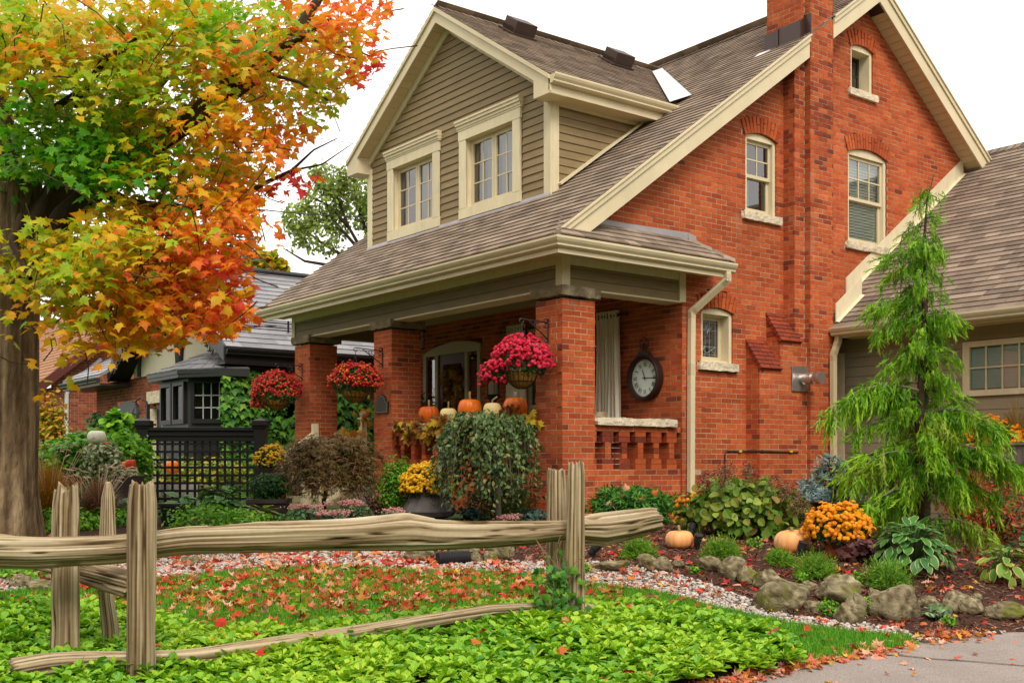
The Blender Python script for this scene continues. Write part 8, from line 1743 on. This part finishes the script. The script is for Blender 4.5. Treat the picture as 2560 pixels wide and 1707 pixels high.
tag((lambda b: (b.tube([GPT(x, y, .012) for x, y in ((1345, 1300), (1372, 1296), (1400, 1290), (1430, 1278), (1452, 1264))], .007, 5), b.build('garden_cable', IRON, base=GPT(1400, 1290)))[1])(MB()), 'black low-voltage cable on the mulch left of the heather', 'cable')
bs, d = at(1010, 1300); ax = unit(RV*.95+FV*.5); t = thing('drain_pipe', 'black corrugated drain pipe poking from under the rocks', 'pipe', bs); b = MB(); pts = []; rr_ = []
for k in range(26): pts.append(bs+UP*.065+ax*(k*.012-.02)); rr_.append(.062 if k % 2 else .052)
b.tube(pts, rr_, 20); b.build('pipe', mat('black_plastic', (.02, .02, .022)), t); b = MB(); b.tube([bs+UP*.065-ax*.022, bs+UP*.065-ax*.021], [.045, .045], 16); b.build('mouth_shade', DARK, t)  # near-black disc paints the shade inside the capped pipe end
bs = gpx(1930, 12.6); FT_ = thing('garden_fountain', 'black tiered garden fountain half hidden by the weeping cypress', 'fountain', bs); zt = SD(1930, 1112, 12.6)[2]; FNT = mat('fountain_black', (.018, .013, .012), rough=.35, spec=.5)
b = MB(); b.lathe([(.16, bs[2]-.02), (.14, zt-.34)], (bs[0], bs[1], 0), 20); b.build('pedestal', FNT, FT_); b = MB(); b.lathe([(.14, zt-.34), (.34, zt-.24), (.38, zt-.20), (.36, zt-.19), (.1, zt-.24)], (bs[0], bs[1], 0), 28); b.build('lower_bowl', FNT, FT_); b = MB(); b.lathe([(.11, zt-.22), (.10, zt-.1), (.08, zt-.07), (.18, zt-.03), (.20, zt), (.18, zt+.01), (.06, zt-.03)], (bs[0], bs[1], 0), 24); b.build('upper_bowl', FNT, FT_)
bs, d = at(399, 1208); t = thing('plant_pots', 'stacked black plastic nursery pots before the hosta', 'pots', bs); 
for z0 in (0, .10): b = MB(); b.lathe([(.13, z0), (.155, z0+.13), (.175, z0+.13), (.178, z0+.165), (.16, z0+.165)], bs, 18); b.build('pot', mat('black_plastic', (.02, .02, .022)), t)
bs, d = at(196, 1216); t = thing('path_light', 'small black lantern path light between the left posts', 'path light', bs); s = sz(12, d)
b = MB(); b.tube([bs, bs+UP*s*.9], .012, 6); b.lathe([(s*.55, s*.8), (s*.55, s*.95)], bs, 6); b.lathe([(s*.75, s*2.3), (s*.45, s*2.55), (0, s*2.95)], bs, 6)
for k in range(6):
    for sg in (1, -1): a = k*1.047; b.tube([bs+np.array([s*.5*math.cos(a), s*.5*math.sin(a), s*.95]), bs+np.array([s*.55*math.cos(a+sg*1.0), s*.55*math.sin(a+sg*1.0), s*2.3])], .006, 4)
b.build('cage', IRON, t); b = MB(); b.lathe([(s*.35, s*.95), (s*.35, s*2.25)], bs, 10); b.build('glass', mat('frosted_glass', (.4, .4, .35)), t)
# garage flower box contents
def gbox(x, w, h, m, label, **k):
    q = onB(x, 1020, 5.22); d = float(rd(q)[1]); pumpkin((5.22, q[1], 1.60), sz(w, d)/2, sz(h, d), m, label, group='pumpkins on the garage flower box', **k)
gbox(2300, 26, 22, PY, 'small yellow-striped pumpkin on the garage flower box', stem=.02); gbox(2330, 34, 34, PY, 'round orange pumpkin at the right of the garage flower box', stem=.02)
q = onB(2272, 1010, 5.2); t = thing('potted_mum', 'orange chrysanthemum spilling over the garage flower box', 'flower', (5.2, q[1], 1.58)); mum(t, np.array([5.2, q[1], 1.68]), .32, .26, 330, .055, OMUM, 200, ry=.42, zmin=-.4)
q = onB(2252, 1018, 5.15); shrub('ornamental_kale', 'small purple ornamental kale at the left end of the garage flower box', np.array([5.15, q[1], 1.60]), .08, .07, .05, 40, LM('kale_leaf', [(.08, .02, .09), (.22, .10, .24), (.12, .16, .10)]), .07, tmpl=T_WIDE, cat='plant', stems=0)
q = onB(2335, 1000, 5.3); grass_clump('dry_grass', 'dry tan grass tuft behind the garage box pumpkins', np.array([5.3, q[1], 1.58]), .35, .75, 200, mat('tan_grass', [(.30, .18, .05), (.42, .28, .09)], rough=.8))
